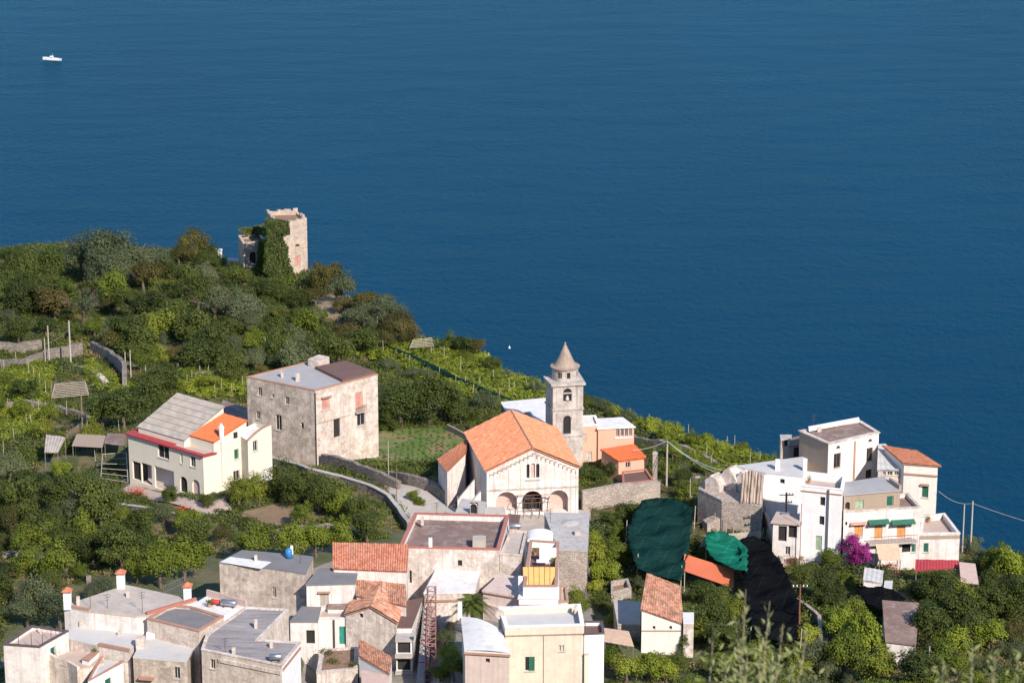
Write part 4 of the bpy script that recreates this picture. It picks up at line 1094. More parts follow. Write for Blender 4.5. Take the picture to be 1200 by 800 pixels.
for j in range(7):
    r_ = []
    for i in range(nU+1):
        t_ = i/nU; s_ = j/6; zz_ = vz+.1+(3.9-.9*abs(t_-.45))*(1-s_); off = .12*math.sin(t_*42+s_*1.5)+.1*math.sin(t_*17)+.9*s_-.9
        r_.append(pl.pt(pl.L*t_, zz_, off))
    rows.append(r_)
for j in range(6):
    for i in range(nU): mb.face([rows[j][i], rows[j+1][i], rows[j+1][i+1], rows[j][i+1]])
m_, t_, b_ = nt('brown_tarpaulin'); b_.inputs['Roughness'].default_value = .7
t_.links.new(ramp(t_, noise(t_, coord(t_, (1.6, 1.6, .1)), 1.5, 3), [(.35, (.24, .17, .13)), (.6, (.50, .41, .34))]), b_.inputs['Base Color'])
mb.build('draped_sheet', m_, RV.root, True)
ribbon_wall('rubble_bank', [G(826, 622), G(850, 618), G(872, 612), G(893, 618)], [1.2, 2.2, 3.0, 2.6], 1.6, 'rubble', 'heap of rubble masonry below the broken vaults', 'rubble', jag=.25)
ribbon_wall('garden_wall', [G(893, 612), G(905, 640), G(917, 668)], [2.4, 1.6, 1.2], .4, 'rubble', 'crumbling stone wall running down beside the black net', 'wall', jag=.1)

# ------------------------------------------------------------------ bottom-left village
V1 = House('corner_terrace_house', 'white house with dark-edged roof terrace at the bottom left corner', 'house', [(4, 754), (46, 757), (80, 738), (37, 732)], 0, 'white', z=ZH(75, 709, 8.3)-1.05)
V1.open(1, [('shut:green', 59, 757.5, 65.5, 769)]); V1.flat('terrace', 'darkcope', par=.45, th=.25)
pl = V1.plane(0)
for px in (22, 37): 
    p = P(px, 755.5, V1.z); mb = MB(); mb.tube([p, up(p, 1.3)], .03, 4); mb.build('terrace_post', M['iron'], V1.root)
for px, py in ((50, 753), (60, 747), (70, 742)):
    p = P(px, py, V1.z); mb = MB(); mb.tube([p, up(p, 1.3)], .03, 4); mb.build('terrace_post', M['iron'], V1.root)
V1t = House('lower_terrace', 'pinkish paved terrace enclosed by a curved wall in the bottom left corner', 'terrace', [(56, 774), (90, 783), (122, 776), (118, 762), (82, 762)], 0, 'oldlight', z=V1.z-2.15); V1t.plain('terrace', over=.0)
pts = [P(x, y, V1t.z) for x, y in ((46, 758), (53, 762), (57, 772), (66, 776), (80, 779), (92, 786))]
mb = MB()
hs_ = [2.1, 1.5, .8, .6, .5, .5]
L_, R_ = [], []
for i, p in enumerate(pts):
    a, b2 = pts[max(0, i-1)], pts[min(len(pts)-1, i+1)]; d = Vector((b2[0]-a[0], b2[1]-a[1])).normalized(); L_.append((p[0]-d.y*.15, p[1]+d.x*.15)); R_.append((p[0]+d.y*.15, p[1]-d.x*.15))
vs = []; fs = []
for i in range(len(pts)): vs += [(*L_[i], V1t.zb), (*R_[i], V1t.zb), (*R_[i], V1t.z+hs_[i]), (*L_[i], V1t.z+hs_[i])]
for i in range(len(pts)-1):
    a, b2 = 4*i, 4*i+4; fs += [(a, b2, b2+3, a+3), (a+1, a+2, b2+2, b2+1), (a+2, a+3, b2+3, b2+2)]
fs += [(0, 3, 2, 1), (4*len(pts)-4, 4*len(pts)-3, 4*len(pts)-2, 4*len(pts)-1)]
mb.add(vs, fs); mb.build('curved_wall', M['oldlight'], V1t.root)
V2 = House('cement_roof_house', 'large house with broad cement roof and terracotta-capped chimneys', 'house', [(75, 709), (104, 715), (160, 721), (172, 720), (230, 703), (148, 685)], 8.3, 'white')
V2.plain('cement', over=.06)
chimney(V2.root, 79.5, 709.5, 1.5, .75, True, 'clean', V2.z); chimney(V2.root, 142, 688, 1.5, .8, True, 'clean', V2.z); chimney(V2.root, 220, 701.5, 1.3, .75, True, 'clean', V2.z)
mb = MB(); a, b2 = V2.fp[0], V2.fp[1]; q_ = Plane(a, b2); bar(mb, q_, -.05, q_.L+.05, V2.z+.004, V2.z+.16, -.3, .08); mb.build('coping', M['coping'], V2.root)
mb = MB(); a, b2 = V2.fp[3], V2.fp[4]; q_ = Plane(a, b2); bar(mb, q_, 0, q_.L, V2.z+.004, V2.z+.3, -.2, .07); mb.build('coping', M['redcope'], V2.root)
antenna(V2.root, P(106, 712, V2.z), 2.6); antenna(V2.root, P(126, 712, V2.z), 1.6); antenna(V2.root, P(167, 718, V2.z), 2.4)
z3 = V2.z-2.0
V3 = House('white_roof_house', 'house with wide pale roof stepping below the cement roof', 'house', [(80, 747), (116, 756), (152, 763), (174, 735), (104, 727), (80, 738)], 0, 'worn', z=z3); V3.plain('paleroof', over=.02)
mb = MB(); q_ = Plane(V3.fp[1], V3.fp[2]); bar(mb, q_, 0, q_.L, z3+.004, z3+.3, -.15, .1); mb.build('coping', M['coping'], V3.root)
V3b = House('grimy_wall_house', 'house with pale roof over dark grimy masonry wall and small window', 'house', [(156, 769), (219, 774), (234, 743), (175, 733)], 0, 'old', z=z3-.05)
V3b.open(0, [('win', 204, 781, 211, 795)]); V3b.plain('paleroof', over=.03)
chimney(V3b.root, 165, 757, 1.0, .9, False, 'oldlight', z3); chimney(V3b.root, 181, 745, .6, 1.5, False, 'clean', z3-.1)
mb = MB(); pl = V3b.plane(0); bar(mb, pl, *pl.rect(164, 792, 181, 794), .003, .6); mb.build('door_canopy', M['coping'], V3b.root)
V4 = House('small_white_block', 'small white block with pale roof and red coping in front of the wide pale roof', 'house', [(103, 797), (143, 775), (150, 763.5), (118, 768)], 0, 'clean', z=z3-1.1)
V4.open(0, [('shut:green', 123, 794, 131, 806)]); V4.flat('paleroof', 'coping', par=.3, th=.22)
V4b = House('terrace_parapet', 'low white-walled yard with red coping left of the small white block', 'yard', [(96, 771), (116, 757.5), (119, 759.5), (104, 773)], 0, 'clean', z=z3-.6); V4b.plain('coping', over=.03)
V5 = House('felt_roof_house', 'house with dark felt roof edged in terracotta beside the cement roof', 'house', [(172, 723.5), (233, 738.5), (262, 721.5), (224, 709.5), (200, 708)], 0, 'oldlight', z=V2.z+.05)
V5.flat('asphalt', 'coping', par=.28, th=.3)
V5b = House('white_strip_terrace', 'narrow bright white terrace roof behind the dark felt roof', 'terrace', [(224, 709), (262, 720.5), (290, 710), (244, 697)], 0, 'clean', z=V2.z-.5); V5b.plain('whiteroof', over=.03)
mb = MB(); q_ = Plane(V5b.fp[2], V5b.fp[3]); bar(mb, q_, 0, q_.L, V5b.z+.004, V5b.z+.7, -.3, -.05); mb.build('parapet', M['pinkwall'], V5b.root)
tank(268, 711, V5b.z, 'silver solar tank on the white strip terrace', 'steel', 1.7, .36, rz=-.25, group='steel water tanks on the roofs')
tank(252.5, 708.5, V5b.z, 'small red gas tank beside the silver tank', 'redplastic', 1.0, .24, 'gas_tank', 'gas tank', rz=-.3)
V6 = House('streaked_roof_house', 'old buff house with long grey streaked felt roof and silver tank', 'house', [(236, 760), (330, 779), (352, 751.5), (303, 748), (338, 713), (288, 710), (242, 742)], 0, 'oldlight', z=V2.z-.35)
V6.open(0, [('win', 246, 772, 252, 783.5)])
V6.flat('streaky', 'worn', par=.14, th=.25, mats={1: 'clean'})
pl = V6.plane(0); mb = MB(); u0, u1, z0, z1 = pl.rect(256, 771, 329, 776); bar(mb, pl, u0, u1, V6.z-1.0, V6.z-.62, .003, .12); mb.build('ledge', M['worn'], V6.root)
pl = V6.plane(1); mb = MB(); bar(mb, pl, .2, pl.L-.1, V6.z-.75, V6.z-.45, .003, .08); mb.build('tile_band', M['coping'], V6.root)
tank(323, 774, V6.z-.1, 'silver tank at the near corner of the streaked felt roof', 'steel', 1.2, .33, rz=-.02, group='steel water tanks on the roofs')
antenna(V6.root, P(264, 764, V6.z), 1.6)
chimney(V6.root, 274, 765, .6, .35, False, 'oldlight', V6.z-.1)
V7 = House('old_stone_house', 'old dirty stone house with grey felt roof and blue water butt', 'house', [(257, 658), (324, 666), (358, 671), (367, 651.5), (284, 644)], 7.8, 'old')
V7.open(1, [('win', 320.5, 688, 327, 700)]) if False else V7.open(0, [('win', 319, 687.5, 323.6, 700)])
V7.plain('asphalt', over=.04)
mb = MB(); q = [P(258, 658, V7.z+.02), P(306, 666, V7.z+.02), P(318, 658, V7.z+.02), P(270, 652, V7.z+.02)]; mb.slab(q, .018); mb.build('whitewashed_strip', M['whiteroof'], V7.root)
tank(338.5, 653.5, V7.z, 'bright blue plastic water butt on the grey felt roof', 'blue', 1.1, .36, horiz=False)
chimney(V7.root, 342, 648, .9, .3, False, 'clean', V7.z)
V8 = House('flat_felt_house', 'small cream house with flat dark roof between stone house and tiles', 'house', [(359, 684), (416, 682.5), (419, 665.5), (375, 665.5)], 0, 'white', z=V7.z-.5)
V8.open(0, [('shut:grey', 374.5, 695, 385, 710)]); V8.plain('asphalt', over=.1)
mb = MB(); pl = V8.plane(0); bar(mb, pl, *pl.rect(372.5, 692.5, 387, 694), .003, .3); mb.build('door_canopy', M['coping'], V8.root)
zl = V8.z-2.6
V9a = House('low_felt_roof', 'low building with dark grey roof in front of the old stone house', 'building', [(340, 727.5), (372, 727.5), (376, 711), (354, 710)], 0, 'white', z=zl); V9a.open(0, [('dark', 359, 738, 369, 754)]); V9a.plain('asphalt', over=.05)
V9b = House('brown_felt_roof', 'low brown-grey roof under the teal door house chimney stack', 'building', [(384, 712), (408, 712), (412, 699.5), (386, 700)], 0, 'white', z=zl+.2); V9b.plain('brownroof', over=.05)
V10 = House('teal_door_house', 'cream cottage with teal green door and pale roof ledge', 'house', [(370, 723.5), (414, 723.5), (411, 711.5), (374, 711)], 0, 'cream', z=zl-.1)
V10.open(0, [('door:teal', 397, 733.5, 408.5, 755)]); V10.flat('terrace', 'white', par=.3, th=.3)
pl = V10.plane(0); u = pl.hit(391.5, 740)[0]; mb = MB(); mb.tube([pl.pt(u, V10.z-.2, .12), pl.pt(u, V10.zb+1, .12)], .1, 7); mb.build('drainpipe', M['iron'], V10.root)
V11 = House('old_tiled_house', 'large old house with mottled terracotta gable roof and grey plaster gable', 'house', [(405, 720), (465, 729), (475, 700), (418, 692)], 0, 'worn', z=zl+.35)
V11.open(0, [('hole', 421, 718.5, 425.5, 723.5)]); gable(V11, 0, 1.35, 'old_tile', eave=.2, ridge=False)
V11b = House('tiled_slope_house', 'house with mottled terracotta slope rising behind the grey plaster gable', 'house', [(418, 702), (476, 711), (474.5, 689), (419, 671)], 0, 'white', z=zl+.9)
lid(V11b, [.3, 0, .5, 1.3], 'old_tile', corr=True, eave=.1)
V12 = House('red_tile_house', 'house with red clay tiled slope and white repaired patch', 'house', [(391, 667), (476, 670.5), (478, 649), (391, 647)], 0, 'white', z=V7.z-.2)
lid(V12, [0, 0, 1.0, 1.0], 'red_tile', corr=True, eave=.1)
V13 = House('lean_to_cottage', 'small white cottage with sloping terracotta lean-to roof at the bottom', 'cottage', [(421, 772), (456, 787), (459, 768), (421, 753)], 0, 'clean', z=zl-1.7)
lid(V13, [.3, -.3, -.3, .3], 'old_tile', corr=True, eave=.1)
V13b = House('slatted_roof_shed', 'shed with pinkish slatted roof below the white cottage wall', 'shed', [(424, 806), (455, 812), (455, 797), (424, 790)], 0, 'white', z=zl-2.8); lid(V13b, [0, 0, .4, .4], 'pinkwall', eave=.05)
V14 = House('overgrown_roof', 'flat ruined roof of brown earth and dry weeds in front of the teal door', 'ruin', [(371, 787), (419, 783), (420, 757), (376, 760)], 0, 'worn', z=zl-2.6); V14.flat('soil', 'worn', par=.15, th=.4)
V15 = House('stair_tower', 'narrow building with stacked grey stair landings over dark bays', 'building', [(464, 750), (483, 750), (487, 734), (466, 734)], 0, 'white', z=zl-.9)
V15.open(0, [('dark', 466, 752, 481, 765), ('dark', 466, 772, 481, 785), ('dark', 466, 791, 481, 800)]); V15.plain('concrete', over=.1)
pl = V15.plane(0)
for y in (767, 787): 
    mb = MB(); z_ = pl.hit(474, y)[1]; bar(mb, pl, -.1, pl.L+.1, z_-.1, z_+.15, .003, .7); mb.build('landing', M['concrete'], V15.root)
V15b = House('brown_strip_roof', 'long narrow purple-brown roof beside the mottled tiled house', 'building', [(465, 734), (482, 734), (495, 700), (478, 703)], 0, 'white', z=zl-.2); V15b.plain('redroof', over=.05)
q = [P(488, 800, zl-3.4), P(498, 800, zl-3.4), P(507, 703, zl-1.2), P(497, 703, zl-1.2)]
rt = root('stair_flight', q[0], 'long pale outdoor stair with red edge bars descending past the scaffold', 'stairs'); mb = MB()
ns = 42
for k in range(ns):
    a, b2 = lerp(q[0], q[3], k/ns), lerp(q[1], q[2], k/ns); c_, d_ = lerp(q[1], q[2], (k+1)/ns), lerp(q[0], q[3], (k+1)/ns)
    z1 = a[2]+.1; mb.prism([a[:2], b2[:2], c_[:2], d_[:2]], z1-2.5, z1)
mb.build('steps', M['concrete'], rt)
for k in (6, 17, 27):
    mb = MB(); a, b2 = lerp(q[0], q[3], k/ns), lerp(q[1], q[2], k/ns); mb.tube([up(a, 1), up(b2, 1)], .07, 5); mb.build('handrail', M['redmetal'], rt)
# lattice scaffold
a0, a1 = P(498, 802, zl-3.2), P(510, 802, zl-3.2); b0, b1 = P(502, 702, zl-.9), P(511, 702, zl-.9)
rt = root('scaffold', a0, 'rust-pink metal lattice scaffold beside the outdoor stair', 'scaffold'); mb = MB(); mp = MB(); nn_ = 16
for zo in (0, 1.6):
    for (s0, s1) in ((a0, b0), (a1, b1)):
        mb.tube([up(s0, zo), up(s1, zo)], .06, 4)
for k in range(nn_+1):
    p0, p1 = lerp(a0, b0, k/nn_), lerp(a1, b1, k/nn_)
    mb.tube([up(p0, 0), up(p1, 0)], .045, 4); mb.tube([up(p0, 1.6), up(p1, 1.6)], .045, 4); mb.tube([up(p0, -2.5), up(p0, 1.6)], .05, 4); mb.tube([up(p1, -2.5), up(p1, 1.6)], .05, 4)
    if k < nn_:
        r0, r1 = lerp(a0, b0, (k+1)/nn_), lerp(a1, b1, (k+1)/nn_)
        mb.tube([up(p0, 0), up(r0, 1.6)], .04, 4); mb.tube([up(p1, 1.6), up(r1, 0)], .04, 4); mb.tube([up(p0, 1.6), up(r1, 1.6)], .04, 4); mb.tube([p1, r0], .04, 4)
mb.build('lattice', M['latticepaint'], rt)

# ------------------------------------------------------------------ middle village
V16 = House('big_brown_roof_house', 'house with large brown stained roof and red-edged parapet before the church', 'house', [(467.5, 640), (585, 643), (596.5, 603), (486, 600)], 7.0, 'white')
V16.open(0, [('hole', 480, 668, 482.5, 683), ('dark', 536.5, 656, 541.5, 663)])
V16.flat('brownroof', 'redcope', par=.75, th=.35, mats={0: 'worn'})
pl = V16.plane(0); 
chimney(V16.root, 504.5, 640, 1.0, .4, False, 'clean', V16.z); 
mb = MB(); p_ = P(574, 641, V16.z-.75); mb.box((p_[0]-1.2, p_[1]+.2, V16.z-.75), 1.5, 1.4, 1.1); mb.build('roof_hatch', M['cement'], V16.root)
zw = V16.z-2.75
V17 = House('white_terrace_roof', 'broad white terrace roof in front of the streaky white wall', 'terrace', [(497, 694), (556, 693), (563, 665.5), (512, 665)], 0, 'worn', z=zw); V17.plain('whiteroof', over=.06)
pl = V17.plane(0); z_ = pl.hit(525, 703)[1]; mb = MB(); bar(mb, pl, 0, pl.L, z_-.08, z_+.1, .003, .2); mb.build('string_course', M['coping'], V17.root)
V18 = House('grey_terrace_roof', 'narrow grey terrace with silver tank right of the brown roof', 'terrace', [(586, 648), (611, 650), (617, 622), (599, 620)], 0, 'worn', z=V16.z-.6); V18.flat('cement', 'oldlight', par=.25, th=.2)
tank(603.5, 620, V18.z-.2, 'silver tank at the far end of the grey terrace', 'steel', 1.35, .3, rz=0, group='steel water tanks on the roofs')
mb = MB(); q_ = Plane(V18.fp[1], V18.fp[2]); 
V19 = House('red_terrace_house', 'house with red-brown roof terrace and white domed stair cover', 'house', [(613, 686), (653, 686), (655, 634), (621, 632)], 0, 'clean', z=V16.z-.5)
V19.flat('redroof', 'coping', par=.8, th=.3)
c = P(633, 631, V19.z-.6); mb = MB(); n = 14
for s_ in (0, 1):
    pass
for i in range(n):
    a0_, a1_ = math.pi*i/n, math.pi*(i+1)/n; w = 1.5
    for (y0, y1) in ((-.9, 1.6),):
        p = [(c[0]-w*math.cos(a0_), c[1]+y0, c[2]+.65*math.sin(a0_)), (c[0]-w*math.cos(a1_), c[1]+y0, c[2]+.65*math.sin(a1_)), (c[0]-w*math.cos(a1_), c[1]+y1, c[2]+.65*math.sin(a1_)), (c[0]-w*math.cos(a0_), c[1]+y1, c[2]+.65*math.sin(a0_))]
        mb.face(p); mb.face([p[0], p[1], (c[0], c[1]+y0, c[2])])
mb.build('domed_cover', M['clean'], V19.root)
mb = MB(); p0 = P(642, 660, V19.z-.8); mb.box((p0[0], p0[1], V19.z-.8), 1.9, .2, 1.9); mb.build('white_partition', M['clean'], V19.root)
p0 = P(636, 664, V19.z-.8); rt = root('terrace_table', p0, 'small table under a white cloth on the red terrace', 'table'); mb = MB(); mb.box((p0[0], p0[1], p0[2]+.7), 1.4, .9, .05); mb.build('table_top', M['clean'], rt)
for sx in (-.6, .6):
    for sy in (-.35, .35): mb = MB(); mb.box((p0[0]+sx, p0[1]+sy, p0[2]), .06, .06, .7); mb.build('leg', M['iron'], rt)
M['squaretile'] = tiles('square_orange_tiles', [(.70, .38, .12), (.78, .44, .15), (.74, .40, .13)], amt=.05, tu=.55, tv=.55)
rt = root('tiled_canopy', P(632, 676, V19.z-.3), 'bright orange square-tiled canopy in front of the red terrace', 'canopy')
q = [P(613.5, 685, V19.z-.55), P(650.5, 685, V19.z-.55), P(651, 664, V19.z+.55), P(612.5, 664, V19.z+.55)]
mb = MB(); mb.slab(q, .07); o = mb.build('roof', M['squaretile'], rt)
l = o.data.uv_layers.new(name='UVMap')
for li, uv in zip(o.data.polygons[0].loop_indices, [(0, 0), (3.3, 0), (3.3, 2.75), (0, 2.75)]): l.data[li].uv = uv
mb = MB()
for k in range(0, 7): 
    a, b2 = lerp(q[0], q[1], k/6), lerp(q[3], q[2], k/6); mb.tube([up(a, .02), up(b2, .02)], .03, 4)
mb.tube([up(q[0], -.04), up(q[1], -.04)], .06, 4); mb.build('batten', M['rust'], rt)
for p in (q[0], q[1]): mb = MB(); mb.tube([up(p, -2.0), up(p, -.07)], .05, 5); mb.build('post', M['iron'], rt)
V21 = House('white_front_house', 'bright white low front wall with two ledges under the orange canopy', 'house', [(608, 700), (654, 700), (654, 687), (612, 687)], 0, 'clean', z=V19.z-1.3); V21.plain('whiteroof', over=.12)
mb = MB(); q_ = Plane(V21.fp[0], V21.fp[1]); bar(mb, q_, 0, q_.L, V21.z-.9, V21.z-.78, .003, .2); mb.build('ledge', M['coping'], V21.root)
chimney(V21.root, 610, 690, 1.5, .5, False, 'clean', V21.z)
V22 = House('grey_stone_house', 'tall narrow grey stone house with pale lumpy roof at the village edge', 'house', [(654, 643), (688, 645), (690.5, 601), (638, 600)], 5.4, 'rubble'); V22.plain('lightstone', over=.05)
chimney(V22.root, 677, 626, .5, .7, False, 'cement', V22.z)
mb = MB(); c = P(668, 618, V22.z-.6); mb.lathe(c, [(1.7, 0), (1.4, .45), (.8, .75), (0, .85)], 20); mb.build('low_dome', M['lightstone'], V22.root, True)
V22t = House('small_red_terrace', 'tiny red-edged terrace at the foot of the grey stone house', 'terrace', [(655, 704), (666, 704), (664, 686), (656, 686)], 0, 'worn', z=V21.z-1.0); V22t.flat('cement', 'coping', par=.3, th=.2)
V23 = House('pink_vault_house', 'pale pink house with curved roof edge right of the palm', 'house', [(566, 691), (607, 698), (607, 676), (586, 671.5), (577, 681)], 0, 'pink', z=zw+.35); V23.plain('pink', over=.1)
V23.root; pl = V23.plane(0); mb = MB(); bar(mb, pl, 0, pl.L, V23.z-.22, V23.z-.17, .003, .25); mb.build('tile_eave', M['coping'], V23.root)
shelter('dark_pergola', [(568, 676), (600, 678), (606, 663), (572, 662)], 2.0, 'dark wooden pergola frame between the white terrace and the pink house', 'pergola', 'iron')
V23b = House('pink_courtyard_house', 'low pink wall with satellite dish behind the white parapet', 'house', [(566, 706), (586, 712), (607, 712), (607, 699), (567, 693)], 0, 'pink', z=zw-1.2); V23b.plain('pink', over=.03)
V24 = House('yellow_house', 'large yellow house with white parapet and open green shutter at the bottom', 'house', [(592, 734), (684.5, 731.5), (680, 707), (584, 710.5)], 0, 'yellow', z=ZH(592, 734, 7.3))
V24.open(0, [('ajar:green', 615, 769, 626.5, 786), ('win', 655, 755.5, 657.6, 763), ('win', 658.6, 755.5, 661, 763)])
V24.flat('paleroof', 'clean', par=.75, th=.35)
pl = V24.plane(0); z_ = pl.hit(640, 732)[1]; mb = MB(); z_ = V24.z-1.05; bar(mb, pl, 0, pl.L, z_, z_+.1, .003, .1); mb.build('string_course', M['coping'], V24.root)
u = pl.hit(637, 760)[0]; mb = MB(); mb.tube([pl.pt(u, V24.z-1.1, .05), pl.pt(u, V24.zb, .05)], .04, 5); mb.build('cable_duct', M['brownr'], V24.root)
V24b = House('yellow_side_wing', 'lower wing of the yellow house with pinkish roof at its right', 'house wing', [(684.8, 766), (701.5, 762), (701, 746), (684.6, 748)], 0, 'yellow', z=V24.plane(0).hit(693, 764)[1]); V24b.plain('terrace', over=.02)
V24c = House('white_side_tower', 'small white walled landing with red floor right of the yellow house', 'terrace', [(684.8, 742), (708, 741), (706, 727), (684, 727)], 0, 'clean', z=V24.plane(0).hit(696, 741)[1]); V24c.flat('redroof', 'darkcope', par=.5, th=.15)
V25 = House('white_vault_house', 'white house with softly vaulted roof left of the yellow house', 'house', [(545, 762), (597, 765), (587, 738), (541, 723)], 0, 'pink', z=V24.z-1.1)
V25.open(0, [('hole', 569, 771, 574, 776)]); V25.walls()
mb = MB(); A, B_, C_, D_ = [(*p, V25.z) for p in inset(V25.fp, -.08)]; n = 14; rows = []
for j in range(9):
    rows.append([up(lerp(lerp(A, B_, i/n), lerp(D_, C_, i/n), j/8), .02+.42*math.sin(math.pi*i/n)*(.3+.7*math.sin(math.pi*min(1, j/8*.9+.1)/1.0*.5))) for i in range(n+1)])
for j in range(8):
    for i in range(n): mb.face([rows[j][i], rows[j][i+1], rows[j+1][i+1], rows[j+1][i]])
mb.slab([A, B_, C_, D_], .1); mb.build('vaulted_roof', M['whiteroof'], V25.root, False)
pl = V25.plane(0); mb = MB(); bar(mb, pl, -.1, pl.L+.1, V25.z-.3, V25.z-.12, .003, .22); mb.build('coping', M['coping'], V25.root)
chimney(V25.root, 539, 722, 1.6, .45, False, 'clean', V25.z)
p_ = P(586, 733, V25.z); rt = root('satellite_dish', p_, 'grey satellite dish beside the white parapet of the yellow house', 'satellite dish'); mb = MB(); mb.tube([up(p_, -.8), up(p_, 1.2)], .04, 5); mb.build('mast', M['iron'], rt)
mb = MB(); n = 16; rim = []; cc = up(p_, 1.3); dirv = Vector((.3, -.9, .3)).normalized(); sx_ = dirv.cross(Vector((0, 0, 1))).normalized(); sy_ = sx_.cross(dirv)
vs = [tuple(Vector(cc)-dirv*.15)]
for r_, o_ in ((.25, -.1), (.5, 0)): vs += [tuple(Vector(cc)+dirv*o_+(sx_*math.cos(2*math.pi*k/n)+sy_*math.sin(2*math.pi*k/n))*r_) for k in range(n)]
mb.add(vs, [(0, 1+k, 1+(k+1) % n) for k in range(n)]+[(1+k, 1+n+k, 1+n+(k+1) % n, 1+(k+1) % n) for k in range(n)]); mb.build('dish', M['greycorr'], rt)
# house with terracotta slope right of the village
V26 = House('pink_base_house', 'cream and pink house with sloping terracotta roof beside the green net', 'house', [(752, 718), (799.5, 718), (796, 688), (759, 688)], 0, 'cream', z=ZH(752, 718, 4.6))
V26.open(0, [('hole', 765, 733, 768, 737), ('hole', 784.5, 733, 787.5, 737)])
lid(V26, [.35, -1.3, -.0, 1.45], 'old_tile', corr=True, eave=.15)
pl = V26.plane(0); mb = MB(); z_ = pl.hit(775, 738.5)[1]; bar(mb, pl, 0, pl.L, z_-.06, z_+.06, .003, .08); mb.build('string_course', M['brownr'], V26.root)
V26b = House('white_pier', 'tall white-topped garden wall with lattice face right of the pink house', 'wall', [(801, 729), (813, 729), (813, 717), (800, 717)], 0, 'worn', z=V26.z-.9); V26b.plain('whiteroof', over=.02)
V27 = House('rubble_hut', 'small grey-roofed rubble hut left of the sloping terracotta roof', 'hut', [(724, 730), (750, 731), (751, 705), (719, 702)], 2.0, 'rubble'); V27.plain('cement', over=.05)
shelter('cream_tarpaulin', [(708, 751), (743, 757), (737, 739), (707, 735)], 1.5, 'cream-orange tarpaulin between the yellow house and the pink house', 'tarpaulin', 'peachcloth', rise=(0, -.2, 0, .1))
V28 = House('broken_garden_hut', 'roofless little stone enclosure with weeds above the rubble hut', 'ruin', [(716, 694), (740, 688), (736, 677), (716, 680)], 1.3, 'rubble'); V28.flat('soil', None, par=.6, th=.3)

# ------------------------------------------------------------------ clutter on roofs and in yards
for h_, lst in ((V2, ((92, 711, 1.0), (150, 700, .5))), (V6, ((300, 735, .7), (318, 758, .4))), (V7, ((300, 658, .6),)), (V24, ((675, 715, .4),)), (V16, ((495, 612, .5),)), (V3, ((95, 735, .5), (140, 745, .35)))):
    for px, py, hh in lst: chimney(h_.root, px, py, hh+.2, .32, False, 'oldlight', h_.z-.1)
antenna(V7.root, P(352, 660, V7.z), 2.2); antenna(V16.root, P(512, 603, V16.z-.1), 1.6); antenna(V24.root, P(600, 712, V24.z), 1.8); antenna(V22.root, P(645, 612, V22.z), 1.8); antenna(V11.root, P(447, 696, V11.z+1.2), 1.6)
def pot(px, py, z, label, col='coping'):
    p = P(px, py, z); rt = root('plant_pot', p, label, 'plant pot', 'potted plants on terraces'); mb = MB(); mb.lathe(p, [(0, 0), (.14, 0), (.2, .34), (.17, .34), (.0, .3)], 10); mb.build('pot', M[col], rt)
    POTS.append((rt, p))
POTS = []
pot(60, 771, V1t.z, 'potted plant at the left corner of the pinkish lower terrace'); pot(112, 769, V1t.z, 'potted plant at the right end of the pinkish lower terrace')
pot(627, 650, V19.z-.8, 'potted plant left of the white-clothed table'); pot(649, 662, V19.z-.8, 'potted plant right of the white-clothed table')
pot(392, 757, V10.zb+1.2, 'potted plant beside the teal green door'); pot(948, 566, R3.z-.95, 'potted plant on the tall narrow white house terrace')
pot(245, 711, V5b.z, 'potted plant on the white strip terrace'); pot(1088, 612, R6.z-.7, 'potted plant on the low house terrace')
p0 = G(622, 607); rt = root('iron_frame', p0, 'tangle of dark iron framework standing before the church porch', 'frame')
for k in range(5):
    x = p0[0]-2+k; mb = MB(); mb.tube([(x, p0[1]-.8, p0[2]-.3), (x+.1, p0[1]-.6, p0[2]+2.4), (x+.35, p0[1]+.3, p0[2]+2.9), (x+.2, p0[1]+1.1, p0[2]+2.2), (x, p0[1]+1.2, p0[2]-.3)], .05, 5); mb.build('hoop', M['iron'], rt)
for yy, zz in ((-.7, 2.3), (.3, 2.95), (1.1, 2.2), (-.8, 1.2)):
    mb = MB(); mb.tube([(p0[0]-2.2, p0[1]+yy, p0[2]+zz), (p0[0]+2.4, p0[1]+yy, p0[2]+zz+.15)], .045, 5); mb.build('rail', M['rust'], rt)
YS = House('yard_shed', 'small brown-walled shed before the church porch', 'shed', [(592, 614), (606, 614), (609, 603), (596, 602)], 2.3, 'brownr'); YS.plain('redroof', over=.1)
YS2 = House('porch_lean_to', 'grey lean-to roof against the left porch arch of the church', 'lean-to', [(566, 601), (592, 601), (590, 594), (570, 594)], 1.6, 'oldlight'); YS2.plain('lightstone', over=.1)
a_, b__ = P(192, 698, V2.z-1.0), P(216, 687, V2.z-1.0); rt = root('metal_fence', (a_[0], a_[1], T(a_[0], a_[1])), 'grey metal railing behind the far corner of the cement roof', 'fence')
for k in range(13):
    p = lerp(a_, b__, k/12); mb = MB(); mb.tube([(p[0], p[1], T(p[0], p[1])-.2), up(p, 1.1)], .03, 4); mb.build('post', M['steel'], rt)
for dz in (.4, 1.1):
    mb = MB(); mb.tube([up(a_, dz), up(b__, dz)], .03, 4); mb.build('rail', M['steel'], rt)
for px, py, sc_, lb in ((1013, 699, 1.0, 'rusty oil drum by the small black net'), (1050, 676, .9, 'orange-brown crate stack in the garden below the shuttered house')):
    g = G(px, py); mb = MB(); mb.lathe(g, [(0, 0), (.32*sc_, 0), (.34*sc_, .3), (.32*sc_, .32), (.34*sc_, .6), (.32*sc_, .9), (0, .9)], 12); top(mb, 'oil_drum' if 'drum' in lb else 'garden_bin', M['rust'], lb if 'drum' in lb else 'rusty garden bin below the shuttered house', 'drum' if 'drum' in lb else 'bin')
